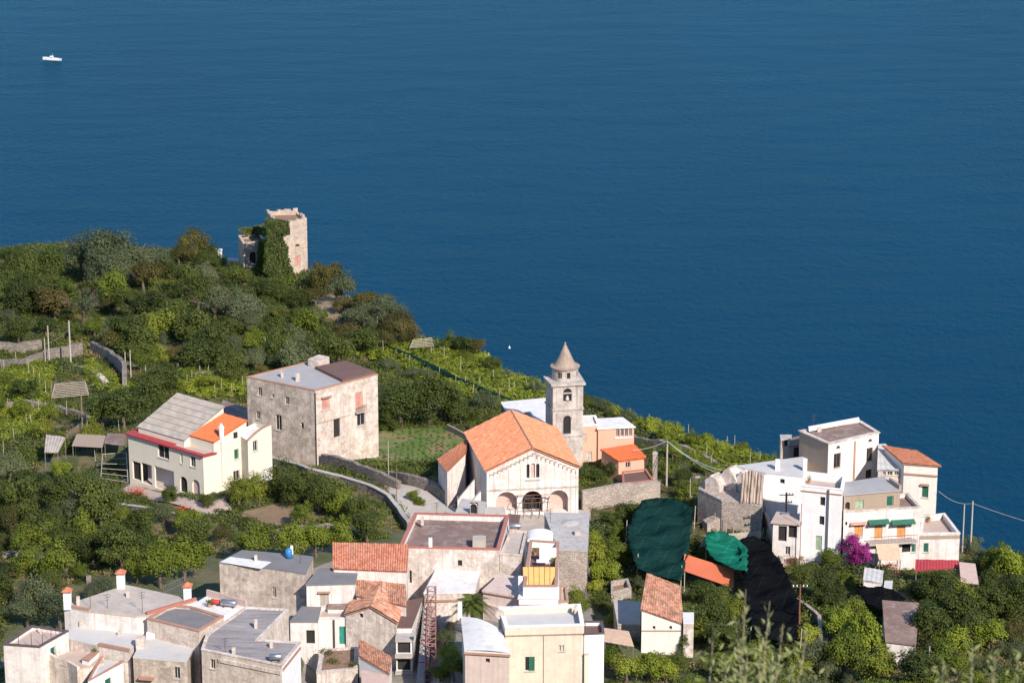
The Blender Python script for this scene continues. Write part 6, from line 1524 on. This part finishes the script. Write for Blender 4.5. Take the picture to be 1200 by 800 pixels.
hand = [('ol', 118, 296, 76), ('ol', 152, 302, 70), ('ol', 92, 300, 54), ('ol', 180, 303, 54), ('ol', 135, 296, 60), ('dk', 62, 312, 44), ('dk', 14, 308, 40), ('ol', 128, 322, 60), ('ol', 70, 308, 30), ('bn', 228, 286, 44), ('bn', 210, 298, 34), ('dk', 245, 300, 34), ('dk', 30, 316, 46), ('dk', 8, 330, 40), ('dk', 52, 330, 40), ('br', 78, 345, 46), ('dk', 45, 345, 44),
        ('dk', 196, 316, 36), ('dk', 240, 308, 30), ('tl', 262, 300, 13), ('tl', 275, 290, 14), ('bn', 168, 322, 48), ('dk', 222, 330, 44), ('ol', 240, 322, 36), ('dk', 280, 322, 34), ('dk', 150, 352, 44), ('dk', 185, 360, 52), ('sp', 252, 358, 56), ('sp', 98, 358, 50), ('dk', 205, 372, 50),
        ('bn', 384, 312, 44), ('ol', 400, 322, 42), ('ol', 452, 352, 46), ('bn', 474, 372, 40), ('ol', 378, 328, 34), ('br', 372, 330, 30), ('bn', 430, 352, 40), ('ol', 447, 360, 40), ('bn', 465, 368, 36), ('ol', 425, 368, 40), ('bn', 460, 382, 34), ('ol', 405, 372, 22), ('dk', 314, 340, 34), ('dk', 332, 346, 30), ('dk', 350, 352, 34), ('dk', 303, 335, 26),
        ('ol', 612, 428, 34), ('dk', 545, 408, 34), ('bn', 560, 404, 30), ('ol', 578, 412, 30), ('br', 530, 405, 30), ('dk', 575, 420, 26), ('dk', 590, 425, 22),
        ('dk', 470, 472, 56), ('dk', 503, 470, 56), ('dk', 455, 492, 34), ('dk', 530, 470, 40), ('ol', 458, 428, 22), ('ol', 485, 436, 22), ('ol', 500, 438, 24), ('dk', 540, 485, 36), ('ol', 570, 470, 34),
        ('dk', 22, 585, 60), ('dk', 64, 580, 56), ('dk', 108, 590, 72), ('ol', 118, 592, 54), ('dk', 90, 570, 50), ('dk', 140, 640, 66), ('dk', 170, 610, 44), ('br', 100, 620, 50), ('br', 40, 630, 60), ('dk', 165, 640, 44), ('ol', 46, 700, 66), ('ol', 70, 712, 60), ('ol', 30, 712, 50), ('ol', 115, 690, 40), ('ol', 132, 684, 34),
        ('br', 188, 660, 60), ('br', 215, 655, 52), ('br', 160, 665, 40), ('dk', 198, 580, 26), ('dk', 244, 588, 26), ('br', 280, 575, 40), ('br', 300, 572, 34), ('dk', 330, 560, 40), ('dk', 350, 572, 44), ('dk', 375, 580, 46), ('br', 395, 590, 40), ('dk', 420, 600, 40), ('br', 355, 600, 40), ('dk', 430, 616, 40), ('br', 400, 625, 46), ('br', 300, 634, 56), ('br', 340, 634, 50), ('br', 370, 630, 46),
        ('ol', 80, 545, 30), ('yg', 73, 549, 26), ('ol', 10, 545, 46), ('ol', 110, 570, 44), ('dk', 145, 478, 56), ('dk', 120, 480, 50), ('dk', 175, 455, 44), ('dk', 190, 440, 40), ('bn', 210, 414, 26), ('br', 190, 416, 30),
        ('dk', 735, 602, 36), ('dk', 752, 604, 34), ('dk', 718, 608, 30), ('yg', 700, 650, 40), ('br', 715, 645, 44), ('yg', 706, 668, 40), ('br', 735, 652, 30), ('dk', 688, 555, 26), ('dk', 700, 556, 24), ('dk', 718, 549, 26), ('dk', 712, 546, 22), ('br', 484, 581, 20), ('br', 493, 588, 14),
        ('br', 676, 705, 34), ('ol', 752, 685, 28), ('tl', 802, 762, 16), ('yg', 760, 780, 44), ('yg', 735, 782, 40), ('br', 716, 770, 34), ('yg', 782, 785, 36), ('dk', 795, 775, 30), ('yg', 525, 765, 36), ('br', 532, 780, 40), ('ol', 520, 745, 26), ('br', 516, 788, 30),
        ('dk', 820, 695, 36), ('dk', 845, 700, 36), ('dk', 830, 722, 50), ('br', 860, 715, 40), ('dk', 850, 745, 50), ('br', 815, 740, 36),
        ('ol', 930, 655, 22), ('br', 973, 656, 34), ('dk', 960, 685, 44), ('dk', 942, 672, 30), ('dk', 978, 700, 36), ('br', 990, 680, 28), ('ol', 1022, 652, 26), ('br', 1038, 652, 26), ('br', 1000, 715, 44), ('yg', 985, 730, 50), ('yg', 1015, 745, 60), ('br', 990, 765, 60), ('br', 1030, 780, 60), ('ol', 960, 765, 50), ('yg', 945, 745, 36),
        ('dk', 1100, 690, 56), ('dk', 1075, 690, 36), ('dk', 1120, 716, 56), ('dk', 1090, 735, 60), ('dk', 1075, 715, 40), ('dk', 1140, 735, 50), ('br', 1128, 700, 50), ('br', 1168, 655, 46), ('yg', 1180, 662, 50), ('dk', 1190, 700, 56), ('dk', 1165, 705, 50), ('yg', 1160, 740, 50), ('ol', 1150, 655, 34), ('ol', 1140, 640, 30), ('bn', 1190, 740, 40)]
for t_ in hand: add_tree(*t_, hc=1.0 if t_[0] in ('dk', 'ol', 'br') and t_[3] < 40 else 1.2)
def blocked(cx, cy, w, gpy):
    for x0, y0, x1, y1 in BLOCK:
        if cx+w*.42 > x0 and cx-w*.42 < x1 and cy+w*.42 > y0 and cy-w*.42 < y1 and gpy > y1-(y1-y0)*.35: return True
        if x0-2 < cx < x1+2 and y0 < gpy < y1 and gpy > y0+(y1-y0)*.6: return True
    return bool(in_poly(np.array([float(cx)]), np.array([float(gpy)]), VILL)[0])
def autofill(poly, gap, sizes, kinds, seed, tries=900, cap=99):
    r = random.Random(seed); x0, x1 = min(p[0] for p in poly), max(p[0] for p in poly); y0, y1 = min(p[1] for p in poly), max(p[1] for p in poly); n = 0
    for _ in range(tries):
        x, y = r.uniform(x0, x1), r.uniform(y0, y1)
        if not in_poly(np.array([x]), np.array([y]), poly)[0]: continue
        w = r.uniform(*sizes)
        if any(math.hypot(x-t[4], (y-t[5])*1.5) < gap for t in TREES): continue
        g = G(x, y, 0); 
        if blocked(x, y, w, y+w*.55): continue
        add_tree(r.choices([k for k, _ in kinds], [v for _, v in kinds])[0], x, y, w, hc=r.choice((.9, 1.2))); n += 1
        if n >= cap: break
WOOD = [('dk', .5), ('br', .17), ('ol', .22), ('bn', .11)]
autofill([(-20, 320), (85, 340), (200, 340), (262, 335), (300, 345), (380, 372), (440, 400), (400, 412), (310, 436), (230, 430), (160, 410), (110, 392), (-20, 392)], 22, (22, 58), WOOD, 1, cap=60)
autofill([(360, 330), (400, 345), (440, 372), (490, 392), (470, 402), (400, 395), (370, 372)], 22, (20, 32), [('ol', .4), ('bn', .3), ('dk', .3)], 2, cap=12)
autofill([(-10, 432), (60, 470), (110, 470), (140, 500), (120, 510), (60, 500), (-10, 520)], 34, (26, 42), [('dk', .5), ('br', .5)], 3, cap=8)
autofill([(-10, 540), (130, 560), (150, 585), (240, 615), (330, 625), (455, 600), (462, 632), (280, 640), (150, 670), (75, 690), (-10, 735)], 26, (20, 56), WOOD, 4, cap=34)
autofill([(750, 485), (800, 500), (870, 525), (905, 540), (900, 552), (820, 545), (800, 575), (770, 545), (755, 510)], 22, (20, 34), [('br', .5), ('dk', .2), ('yg', .3)], 5, cap=22)
autofill([(690, 600), (730, 620), (740, 690), (712, 735), (695, 700)], 26, (20, 32), [('br', .5), ('yg', .3), ('dk', .2)], 6, cap=6)
autofill([(815, 700), (870, 720), (900, 760), (940, 765), (1000, 720), (1060, 720), (1210, 690), (1210, 815), (815, 815)], 30, (26, 66), [('dk', .35), ('br', .35), ('yg', .15), ('ol', .15)], 7, cap=26)
autofill([(480, 395), (560, 410), (640, 438), (700, 470), (740, 482), (735, 492), (690, 478), (630, 455), (560, 425), (490, 405)], 18, (14, 24), [('ol', .3), ('dk', .4), ('br', .3)], 8, cap=16)
autofill([(1125, 640), (1210, 655), (1210, 700), (1130, 690)], 26, (26, 44), [('br', .4), ('yg', .3), ('dk', .3)], 9, cap=6)
autofill([(160, 415), (290, 430), (285, 445), (215, 452), (165, 450)], 26, (18, 30), [('br', .6), ('dk', .4)], 10, cap=10)
ORD = ['first', 'second', 'third', 'fourth', 'fifth', 'sixth', 'seventh', 'eighth', 'ninth', 'tenth', 'eleventh', 'twelfth', 'thirteenth', 'fourteenth', 'fifteenth', 'sixteenth', 'seventeenth', 'eighteenth', 'nineteenth', 'twentieth', 'twenty-first', 'twenty-second', 'twenty-third', 'twenty-fourth', 'twenty-fifth', 'twenty-sixth', 'twenty-seventh']
def place_trees():
    bins = {}
    for t in TREES:
        near = min(ANCH, key=lambda a: (a[0]-t[4])**2+((a[1]-t[5])*1.4)**2)[2]
        bins.setdefault((t[0], near), []).append(t)
    for (k, where), lst in bins.items():
        nm, desc, cat, grp = KIND[k]; lst.sort(key=lambda t: t[4])
        for i, t in enumerate(lst):
            if len(lst) == 1: lab = 'the only '+desc+' '+where
            elif i == 0: lab = 'leftmost '+desc+' '+where
            elif i == len(lst)-1: lab = 'rightmost '+desc+' '+where
            else: lab = ORD[i]+' '+desc+' from left '+where
            _, g, rad, hc, cx, cy = t
            rt = root(nm, (g[0], g[1], g[2]), lab, cat, grp)
            v = rnd.randrange(4); hcv = .95 if hc > 1 else .62
            key = (k, v) if (k, v) in PROTO else (k, v % 2) if (k, v % 2) in PROTO else (k, 0)
            ht = 1.9 if k == 'tl' else hcv
            cr = bpy.data.objects.new('crown', PROTO[key]); COL.objects.link(cr); cr.parent = rt; cr.location = (0, 0, ht); cr.rotation_euler = (rnd.uniform(-.12, .12), rnd.uniform(-.12, .12), rnd.uniform(0, 6.28))
            cr.scale = (rnd.uniform(.82, 1.18), rnd.uniform(.82, 1.18), rnd.uniform(.75, 1.25))
            tk = bpy.data.objects.new('trunk', TRB[v % 2] if k == 'sp' else TR[v, hcv]); COL.objects.link(tk); tk.parent = rt
            rt.scale = (rad*1.14,)*3; rt.rotation_euler = (0, 0, 0)
place_trees()
print('TREES', len(TREES))

# undergrowth: leaf clumps instanced over the slopes
def clump(name, kind, n, h, size):
    C, O = crown_pts(9, n, h, (.3, .5), spread=.6, low=-.1); C[:, 2] = np.abs(C[:, 2])*1.0; O = unit(O+np.array([0, 0, .9 if kind == 'yg' else .15])); me = quads_mesh(name, C, O, size, LM[kind]); o = bpy.data.objects.new(name, me); return o
def blades(name, kind, n, h):
    C = rng.normal(size=(n, 3))*.45; C[:, 2] = rng.uniform(.1, h, n); O = unit(rng.normal(size=(n, 3))*np.array([1, 1, .15])); me = quads_mesh(name, C, O, .3, LM[kind], 1.0); return bpy.data.objects.new(name, me)
def scatter(name, pts, scl, protos):
    me = bpy.data.meshes.new(name); me.vertices.add(len(pts)); me.vertices.foreach_set('co', np.asarray(pts, float).ravel())
    at = me.attributes.new('sc', 'FLOAT', 'POINT'); at.data.foreach_set('value', np.asarray(scl, float)); me.update()
    o = bpy.data.objects.new(name, me); COL.objects.link(o); o['kind'] = 'stuff'
    co = bpy.data.collections.new(name+'_clumps'); [co.objects.link(p) for p in protos]
    ng = bpy.data.node_groups.new(name, 'GeometryNodeTree'); ng.interface.new_socket('Geometry', in_out='INPUT', socket_type='NodeSocketGeometry'); ng.interface.new_socket('Geometry', in_out='OUTPUT', socket_type='NodeSocketGeometry')
    gi, go = ng.nodes.new('NodeGroupInput'), ng.nodes.new('NodeGroupOutput'); ip = ng.nodes.new('GeometryNodeInstanceOnPoints'); ci = ng.nodes.new('GeometryNodeCollectionInfo')
    ci.inputs[0].default_value = co; ci.inputs[1].default_value = True; ci.inputs[2].default_value = True
    rv = ng.nodes.new('FunctionNodeRandomValue'); rv.data_type = 'FLOAT_VECTOR'; rv.inputs[0].default_value = (-.15, -.15, 0); rv.inputs[1].default_value = (.15, .15, 6.28)
    na = ng.nodes.new('GeometryNodeInputNamedAttribute'); na.data_type = 'FLOAT'; na.inputs[0].default_value = 'sc'
    ri = ng.nodes.new('FunctionNodeRandomValue'); ri.data_type = 'INT'; ri.inputs[4].default_value = 0; ri.inputs[5].default_value = len(protos)-1
    L = ng.links; L.new(gi.outputs[0], ip.inputs['Points']); L.new(ci.outputs[0], ip.inputs['Instance']); ip.inputs['Pick Instance'].default_value = True
    L.new(ri.outputs[2], ip.inputs['Instance Index']); L.new(rv.outputs[0], ip.inputs['Rotation']); L.new(na.outputs[0], ip.inputs['Scale']); L.new(ip.outputs[0], go.inputs[0])
    md = o.modifiers.new('scatter', 'NODES'); md.node_group = ng; return o
gx, gy = np.meshgrid(np.arange(-135, 100, 1.05), np.arange(250, 565, 1.05)); X = (gx+rng.uniform(-.5, .5, gx.shape)).ravel(); Y = (gy+rng.uniform(-.5, .5, gy.shape)).ravel(); Z = terr(X, Y)
dep = Y*CP-(Z-CZ)*SP; PXX = 600+F*X/dep; PYY = 400-F*(Y*SP+(Z-CZ)*CP)/dep
ok = (PXX > -330) & (PXX < 1560) & (PYY < 1000) & (Y < np.interp(X, EX, EY)+14)
for poly in NOPLANT: ok &= ~in_poly(PXX, PYY, poly)
for fp in FOOT:
    e = inset(fp, -.9) if len(fp) == 4 else fp; ok &= ~in_poly(X, Y, e)
ok &= ~in_poly(PXX, PYY, VILL)
VINE = [[(392, 416), (450, 402), (520, 408), (580, 425), (640, 455), (640, 470), (600, 480), (560, 472), (500, 448), (450, 425)], [(700, 470), (760, 490), (840, 522), (900, 545), (880, 560), (820, 556), (790, 520), (740, 500)], [(-10, 425), (60, 430), (60, 475), (20, 470), (-10, 455)],
        [(100, 425), (150, 452), (150, 475), (100, 450)], [(205, 440), (290, 445), (285, 465), (240, 470), (205, 455)], [(170, 640), (240, 640), (250, 655), (160, 672)], [(460, 395), (640, 440), (640, 452), (460, 410)], [(0, 480), (50, 470), (60, 500), (0, 520)]]
vine = np.zeros(len(X), bool)
for v_ in VINE: vine |= in_poly(PXX, PYY, v_)
DRYP = [[(360, 340), (420, 370), (470, 395), (440, 400), (380, 380)], [(960, 745), (1210, 735), (1210, 815), (1000, 815)], [(0, 640), (60, 680), (60, 720), (0, 740)], [(60, 395), (110, 395), (160, 430), (90, 420)], [(420, 520), (500, 530), (480, 545), (430, 540)], [(680, 580), (770, 572), (770, 590), (690, 600)], [(810, 585), (860, 620), (820, 620)]]
dry = np.zeros(len(X), bool)
for v_ in DRYP: dry |= in_poly(PXX, PYY, v_)
nz = np.sin(X*.23+np.sin(Y*.11)*2)+np.sin(Y*.29+np.sin(X*.17)*2)+rng.normal(size=len(X))*.5
edge_d = np.interp(X, EX, EY)-Y; sc = np.clip(1.15+.32*nz, .5, 2.2)*np.where(edge_d < 12, 1.25, 1)*np.where(rng.random(len(X)) < .1, 1.3, 1)
pts = np.stack([X, Y, Z], 1)
dry_m = ok & (dry & (rng.random(len(X)) < .55) | (nz < -1.05) & ~vine)
veg = ok & ~vine & ~dry_m; vin = ok & vine
scatter('undergrowth', pts[veg]-[0, 0, .05], sc[veg], [clump('clump_dark', 'dk', 190, .8, .13), clump('clump_mixed', 'mix', 200, .7, .13), clump('clump_hedge', 'mix', 170, 1.0, .125), clump('clump_bright', 'br', 190, .8, .135), clump('clump_olive', 'ol', 190, .7, .11)])
scatter('vineyard_vines', pts[vin]+[0, 0, .45], np.clip(sc[vin]*1.1, .8, 1.6), [clump('clump_vine', 'yg', 150, .5, .2), clump('clump_vine_leaf', 'yg', 130, .6, .2), clump('clump_vine_pale', 'yg', 130, .5, .22), clump('clump_vine_green', 'br', 110, .6, .19)])
scatter('dry_grass', pts[dry_m], np.clip(sc[dry_m]*.8, .4, 1.1), [blades('tuft_dry', 'dry', 60, .7), clump('clump_dry_scrub', 'dry', 60, .6, .14), clump('clump_low', 'mix', 70, .6, .15)])
# short grass on the lawn
lx, ly = np.meshgrid(np.arange(-40, 5, .8), np.arange(330, 420, .8)); lx = (lx+rng.uniform(-.25, .25, lx.shape)).ravel(); ly = (ly+rng.uniform(-.25, .25, ly.shape)).ravel(); lz = terr(lx, ly)
dp = ly*CP-(lz-CZ)*SP; m_ = in_poly(600+F*lx/dp, 400-F*(ly*SP+(lz-CZ)*CP)/dp, LAWN) & (np.sin(lx*.4)+np.sin(ly*.33+1)+rng.normal(size=len(lx))*.5 > -.9)
scatter('lawn_grass', np.stack([lx, ly, lz+.12], 1)[m_], rng.uniform(.14, .34, m_.sum()), [blades('tuft_green', 'br', 60, .5), blades('tuft_mixed', 'mix', 60, .5)])

# vine stakes
sk = 0
SG = [('vineyard behind the grey building', VINE[0], 26), ('ridge vineyard right of the bell tower', VINE[1], 14), ('terraced vines at the left edge', VINE[2], 12), ('vines behind the pale house', VINE[4], 12), ('slope left of the pale house', [(0, 480), (150, 490), (140, 560), (0, 560)], 16), ('garden below the ruined vaults', [(820, 620), (900, 625), (905, 660), (880, 640)], 6)]
for where, poly, n in SG:
    k = 0; xs_ = [p[0] for p in poly]; ys_ = [p[1] for p in poly]; pos = []
    while k < n:
        x, y = rnd.uniform(min(xs_), max(xs_)), rnd.uniform(min(ys_), max(ys_))
        if not in_poly(np.array([x]), np.array([y]), poly)[0] or x < 4 or any(abs(x-p[0]) < 5 for p in pos) or G(x, y)[1] > np.interp(G(x, y)[0], EX, EY)+2: k += .05; continue
        pos.append((x, y)); k += 1
    pos.sort()
    for i_, (x, y) in enumerate(pos):
        g = G(x, y); mb = MB(); hh = rnd.uniform(1.9, 2.8); mb.tube([up(g, -.3), (g[0]+rnd.uniform(-.15, .15), g[1], g[2]+hh)], [.045, .035], 5)
        top(mb, 'vine_stake', M['palewood'], ('leftmost' if i_ == 0 else 'rightmost' if i_ == len(pos)-1 else ORD[i_]+' from left')+' of the thin stakes in the '+where, 'stake', 'stakes in the '+where)

# ------------------------------------------------------------------ climbing and flowering plants, palm
def leafcloud(name, C, O, size, mat, label, cat, group=None, aspect=1.0):
    c0 = np.array([C[:, 0].mean(), C[:, 1].mean(), C[:, 2].min()]); me = quads_mesh(name, C-c0, O, size, mat, aspect); o = bpy.data.objects.new(name, me); COL.objects.link(o); o.location = tuple(c0); return props(o, label, cat, group)
def on_plane(pl, poly, n, off=(.02, .5)):
    out = []; xs_ = [p[0] for p in poly]; ys_ = [p[1] for p in poly]
    while len(out) < n:
        x, y = rng.uniform(min(xs_), max(xs_), 200), rng.uniform(min(ys_), max(ys_), 200); m = in_poly(x, y, poly)
        for a, b2 in zip(x[m], y[m]):
            u, z = pl.hit(a, b2); bulge = .5+.5*math.sin(u*1.9)*math.sin(z*1.4+1); out.append(pl.pt(u, z, rng.uniform(*off)*(.4+bulge)))
    C = np.array(out[:n]); O = unit(np.array([pl.n[0], pl.n[1], .25])+rng.normal(size=(n, 3))*.5); return C, O
C, O = on_plane(rt_.plane(0), [(311, 256), (322, 256), (338, 259), (337, 272), (330, 278), (337, 290), (338, 308), (345, 322), (318, 326), (308, 318), (308, 300), (311, 280), (308, 265)], 3400, (.02, .9))
leafcloud('ivy', C, O, .32, LM['dk'], 'thick green ivy covering the left half of the ruined tower', 'ivy')
C, O = on_plane(Plane(r2.fp[3], r2.fp[2]), [(278, 268), (312, 262), (312, 276), (300, 277), (285, 273)], 900, (.0, .8))
leafcloud('ivy', C, O, .3, LM['dk'], 'ivy and scrub growing over the roofless ruined house', 'ivy')
C, O = on_plane(r2.plane(0), [(303, 280), (313, 280), (313, 316), (300, 316), (301, 295)], 800, (.0, .8))
leafcloud('ivy', C, O, .3, LM['br'], 'narrow ivy curtain between the roofless house and the tower', 'ivy')
C, O = on_plane(ps.plane(0), [(688, 541), (716, 533), (724, 545), (720, 552), (700, 556), (690, 552)], 700, (.3, 1.6))
leafcloud('garden_shrub', C, O, .26, LM['dk'], 'dark round shrubs against the peach wall', 'shrub')
C, O = on_plane(V14.plane(0), [(371, 750), (395, 748), (398, 757), (376, 762)], 10, (.0, .1))
for px, py, w, lb in ((383, 766, 20, 'dry weeds'), (391, 776, 14, 'reddish dry weeds'), (414, 780, 9, 'small green tuft')):
    p_ = P(px, py, V14.z-.1); n = 260; q = rng.normal(size=(n, 3))*np.array([w/38, w/45, .18])+np.array(p_)+[0, 0, .25]; leafcloud('weed_shrub', q, unit(rng.normal(size=(n, 3))), .12, LM['mix'], lb+' growing on the brown overgrown roof', 'weeds', 'weeds on the overgrown roof')
g = G(1003, 668); rt = root('bougainvillea', (g[0], g[1], T(g[0], g[1])), 'magenta bougainvillea in full flower in front of the shuttered house', 'bougainvillea')
for (dx, dz, r_) in ((-.45, 3.3, 1.75), (.9, 2.1, 1.6), (-.1, 1.6, 1.2)):
    cr = bpy.data.objects.new('blossom', PROTO['mg', 0]); COL.objects.link(cr); cr.parent = rt; cr.location = (dx, 0, dz); cr.scale = (r_, r_, r_*.95)
mb = MB(); ORG[rt.name] = tuple(rt.location); l_ = rt.location; mb.tube([(l_.x, l_.y, l_.z-.3), (l_.x-.2, l_.y, l_.z+2.5)], [.12, .06], 6); mb.build('trunk', M['bark'], rt)
for px, py, w, lb in ((928, 662, 13, 'orange-red flowering bush at the foot of the pole with transformer'), (1042, 666, 9, 'red flowering bush beside the grey metal shed'), (160, 581, 10, 'pink-red flower bed before the pale house loggia'), (215, 601, 9, 'red potted flowers by the pale house arches')):
    g = G(px, py); n = 420; s_ = w/scale_at(g); q = rng.normal(size=(n, 3))*np.array([s_*.5, s_*.4, s_*.28])+np.array(g)+[0, 0, s_*.45]; leafcloud('flower_bush', q, unit(rng.normal(size=(n, 3))), .16, LM['rd'], lb, 'flowers', 'red flowering bushes')
for rt, p in POTS:
    n = 90; q = rng.normal(size=(n, 3))*.17+np.array([0, 0, .62]); me = quads_mesh('leaves', q, unit(rng.normal(size=(n, 3))), .13, LM['br']); o = bpy.data.objects.new('leaves', me); COL.objects.link(o); o.parent = rt
def palm(px, py, label):
    g = G(px, py, 4.2); z0 = T(g[0], g[1]); rt = root('palm_tree', (g[0], g[1], z0), label, 'palm tree'); hz = 4.0
    mb = MB(); mb.tube([(g[0], g[1], z0-.4), (g[0]+.1, g[1], z0+2), (g[0], g[1], z0+hz)], [.3, .25, .28], 10); mb.build('trunk', M['bark'], rt)
    for k in range(34):
        a = k*2.4; el = 1.25-1.5*(k/34); L = 2.5*rnd.uniform(.85, 1.1); n = 12; mbf = MB(); prev = None; pts_ = []
        for i in range(n+1):
            s_ = i/n; r_ = L*s_*math.cos(el*(1-.1*s_)); zz = L*s_*math.sin(el)-1.1*s_*s_*L*.55; pts_.append(Vector((g[0]+r_*math.cos(a), g[1]+r_*math.sin(a), z0+hz+zz)))
        side = Vector((-math.sin(a), math.cos(a), 0))
        mbf.tube(pts_, [.035*(1-i/n)+.008 for i in range(n+1)], 4)
        for i in range(1, n):
            for q in (0, .33, .66):
                p = pts_[i].lerp(pts_[i+1], q); w = .62*math.sin(math.pi*min(.97, .15+(i+q)/n*.85)); d = (pts_[i+1]-pts_[i]).normalized()
                for s_ in (-1, 1):
                    tip = p+side*s_*w+d*.28-Vector((0, 0, .12)); mbf.face([p, p+d*.085, tip])
        mbf.build('frond', LM['mix'] if k % 3 else LM['dk'], rt)
palm(553, 706, 'feathery palm tree standing in front of the white terrace roof')

# ------------------------------------------------------------------ out-of-focus olive trees close to the camera
NEARLEAF = leafmat('near_olive_leaves', [(.16, .19, .06), (.26, .28, .11), (.36, .37, .17)], .9, .25)
def near_olive(specs, base, label):
    rt = root('olive_tree', base, label, 'olive tree', 'olive trees close to the camera')
    mb = MB(); mb.tube([(base[0], base[1], base[2]-.5), (base[0]+.1, base[1], base[2]+1.2)], [.22, .16], 9); mb.build('trunk', M['bark'], rt)
    for (px, py, lean, Lp, y) in specs:
        r_ = ray(px, py); t = y/r_[1]; tip = Vector((r_[0]*t, y, CZ+r_[2]*t)); L = Lp*y/F
        bot = tip-Vector((lean*L, .15, L)); mb = MB(); hub = Vector((base[0]+.1, base[1], base[2]+1.2))
        mid = (hub+bot)/2+Vector((0, .1, -.1)); line = [hub, mid, bot, (bot+tip)/2+Vector((lean*.03, 0, .0)), tip]
        mb.tube(line, [.05, .02, .005, .004, .0015], 5); br_ = mb.build('branch', M['palebark'], rt)
        n = 34; C = []; A = []
        me_v = []; me_f = []
        for k in range(n):
            s_ = rng.uniform(0, 1); p = bot.lerp(tip, s_)+Vector(rng.normal(size=3)*.012); a = rng.uniform(0, 6.28); d = Vector((math.cos(a)*.7, math.sin(a)*.7, rng.uniform(.3, 1.1))).normalized()
            ll = rng.uniform(.045, .07); w = d.cross(Vector((rng.normal(), rng.normal(), rng.normal()))).normalized()*.0085
            o_i = len(me_v); me_v += [p, p+d*ll*.45+w, p+d*ll, p+d*ll*.45-w]; me_f.append((o_i, o_i+1, o_i+2, o_i+3))
            if s_ < .6:
                sd = Vector((rng.normal()*.09, rng.normal()*.09, rng.uniform(.02, .14))); q_ = p+sd
                for _ in range(1):
                    a = rng.uniform(0, 6.28); d = Vector((math.cos(a)*.7, math.sin(a)*.7, rng.uniform(.2, 1.))).normalized(); w = d.cross(Vector((rng.normal(), rng.normal(), rng.normal()))).normalized()*.0085; qq = q_+Vector(rng.normal(size=3)*.02)
                    o_i = len(me_v); me_v += [qq, qq+d*ll*.45+w, qq+d*ll, qq+d*ll*.45-w]; me_f.append((o_i, o_i+1, o_i+2, o_i+3))
        me = bpy.data.meshes.new('leaves'); me.from_pydata([tuple(v-Vector(base)) for v in me_v], [], me_f); me.materials.append(NEARLEAF); lo_ = bpy.data.objects.new('leaves', me); COL.objects.link(lo_); lo_.parent = rt
r3_ = random.Random(5)
sp1 = [(874, 690, .05, 150), (836, 742, .1, 100), (902, 704, .1, 130), (862, 722, -.1, 120), (918, 730, .15, 110), (890, 740, 0, 100), (945, 742, .2, 90), (850, 768, 0, 60), (905, 766, .1, 60), (876, 762, .1, 70), (925, 780, .1, 40)]
near_olive([(*s_, 15+r3_.uniform(-1, 1)) for s_ in sp1], (1.3, 15.4, T(1.3, 15.4)), 'blurred pale olive sprays rising at the bottom, right of centre')
sp2 = [(1140, 756, .1, 80), (1105, 775, .1, 50), (1165, 765, .1, 70), (1192, 768, .1, 60)]
near_olive([(*s_, 15+r3_.uniform(-1, 1)) for s_ in sp2], (2.6, 15.4, T(2.6, 15.4)), 'blurred pale olive sprays at the bottom right corner')
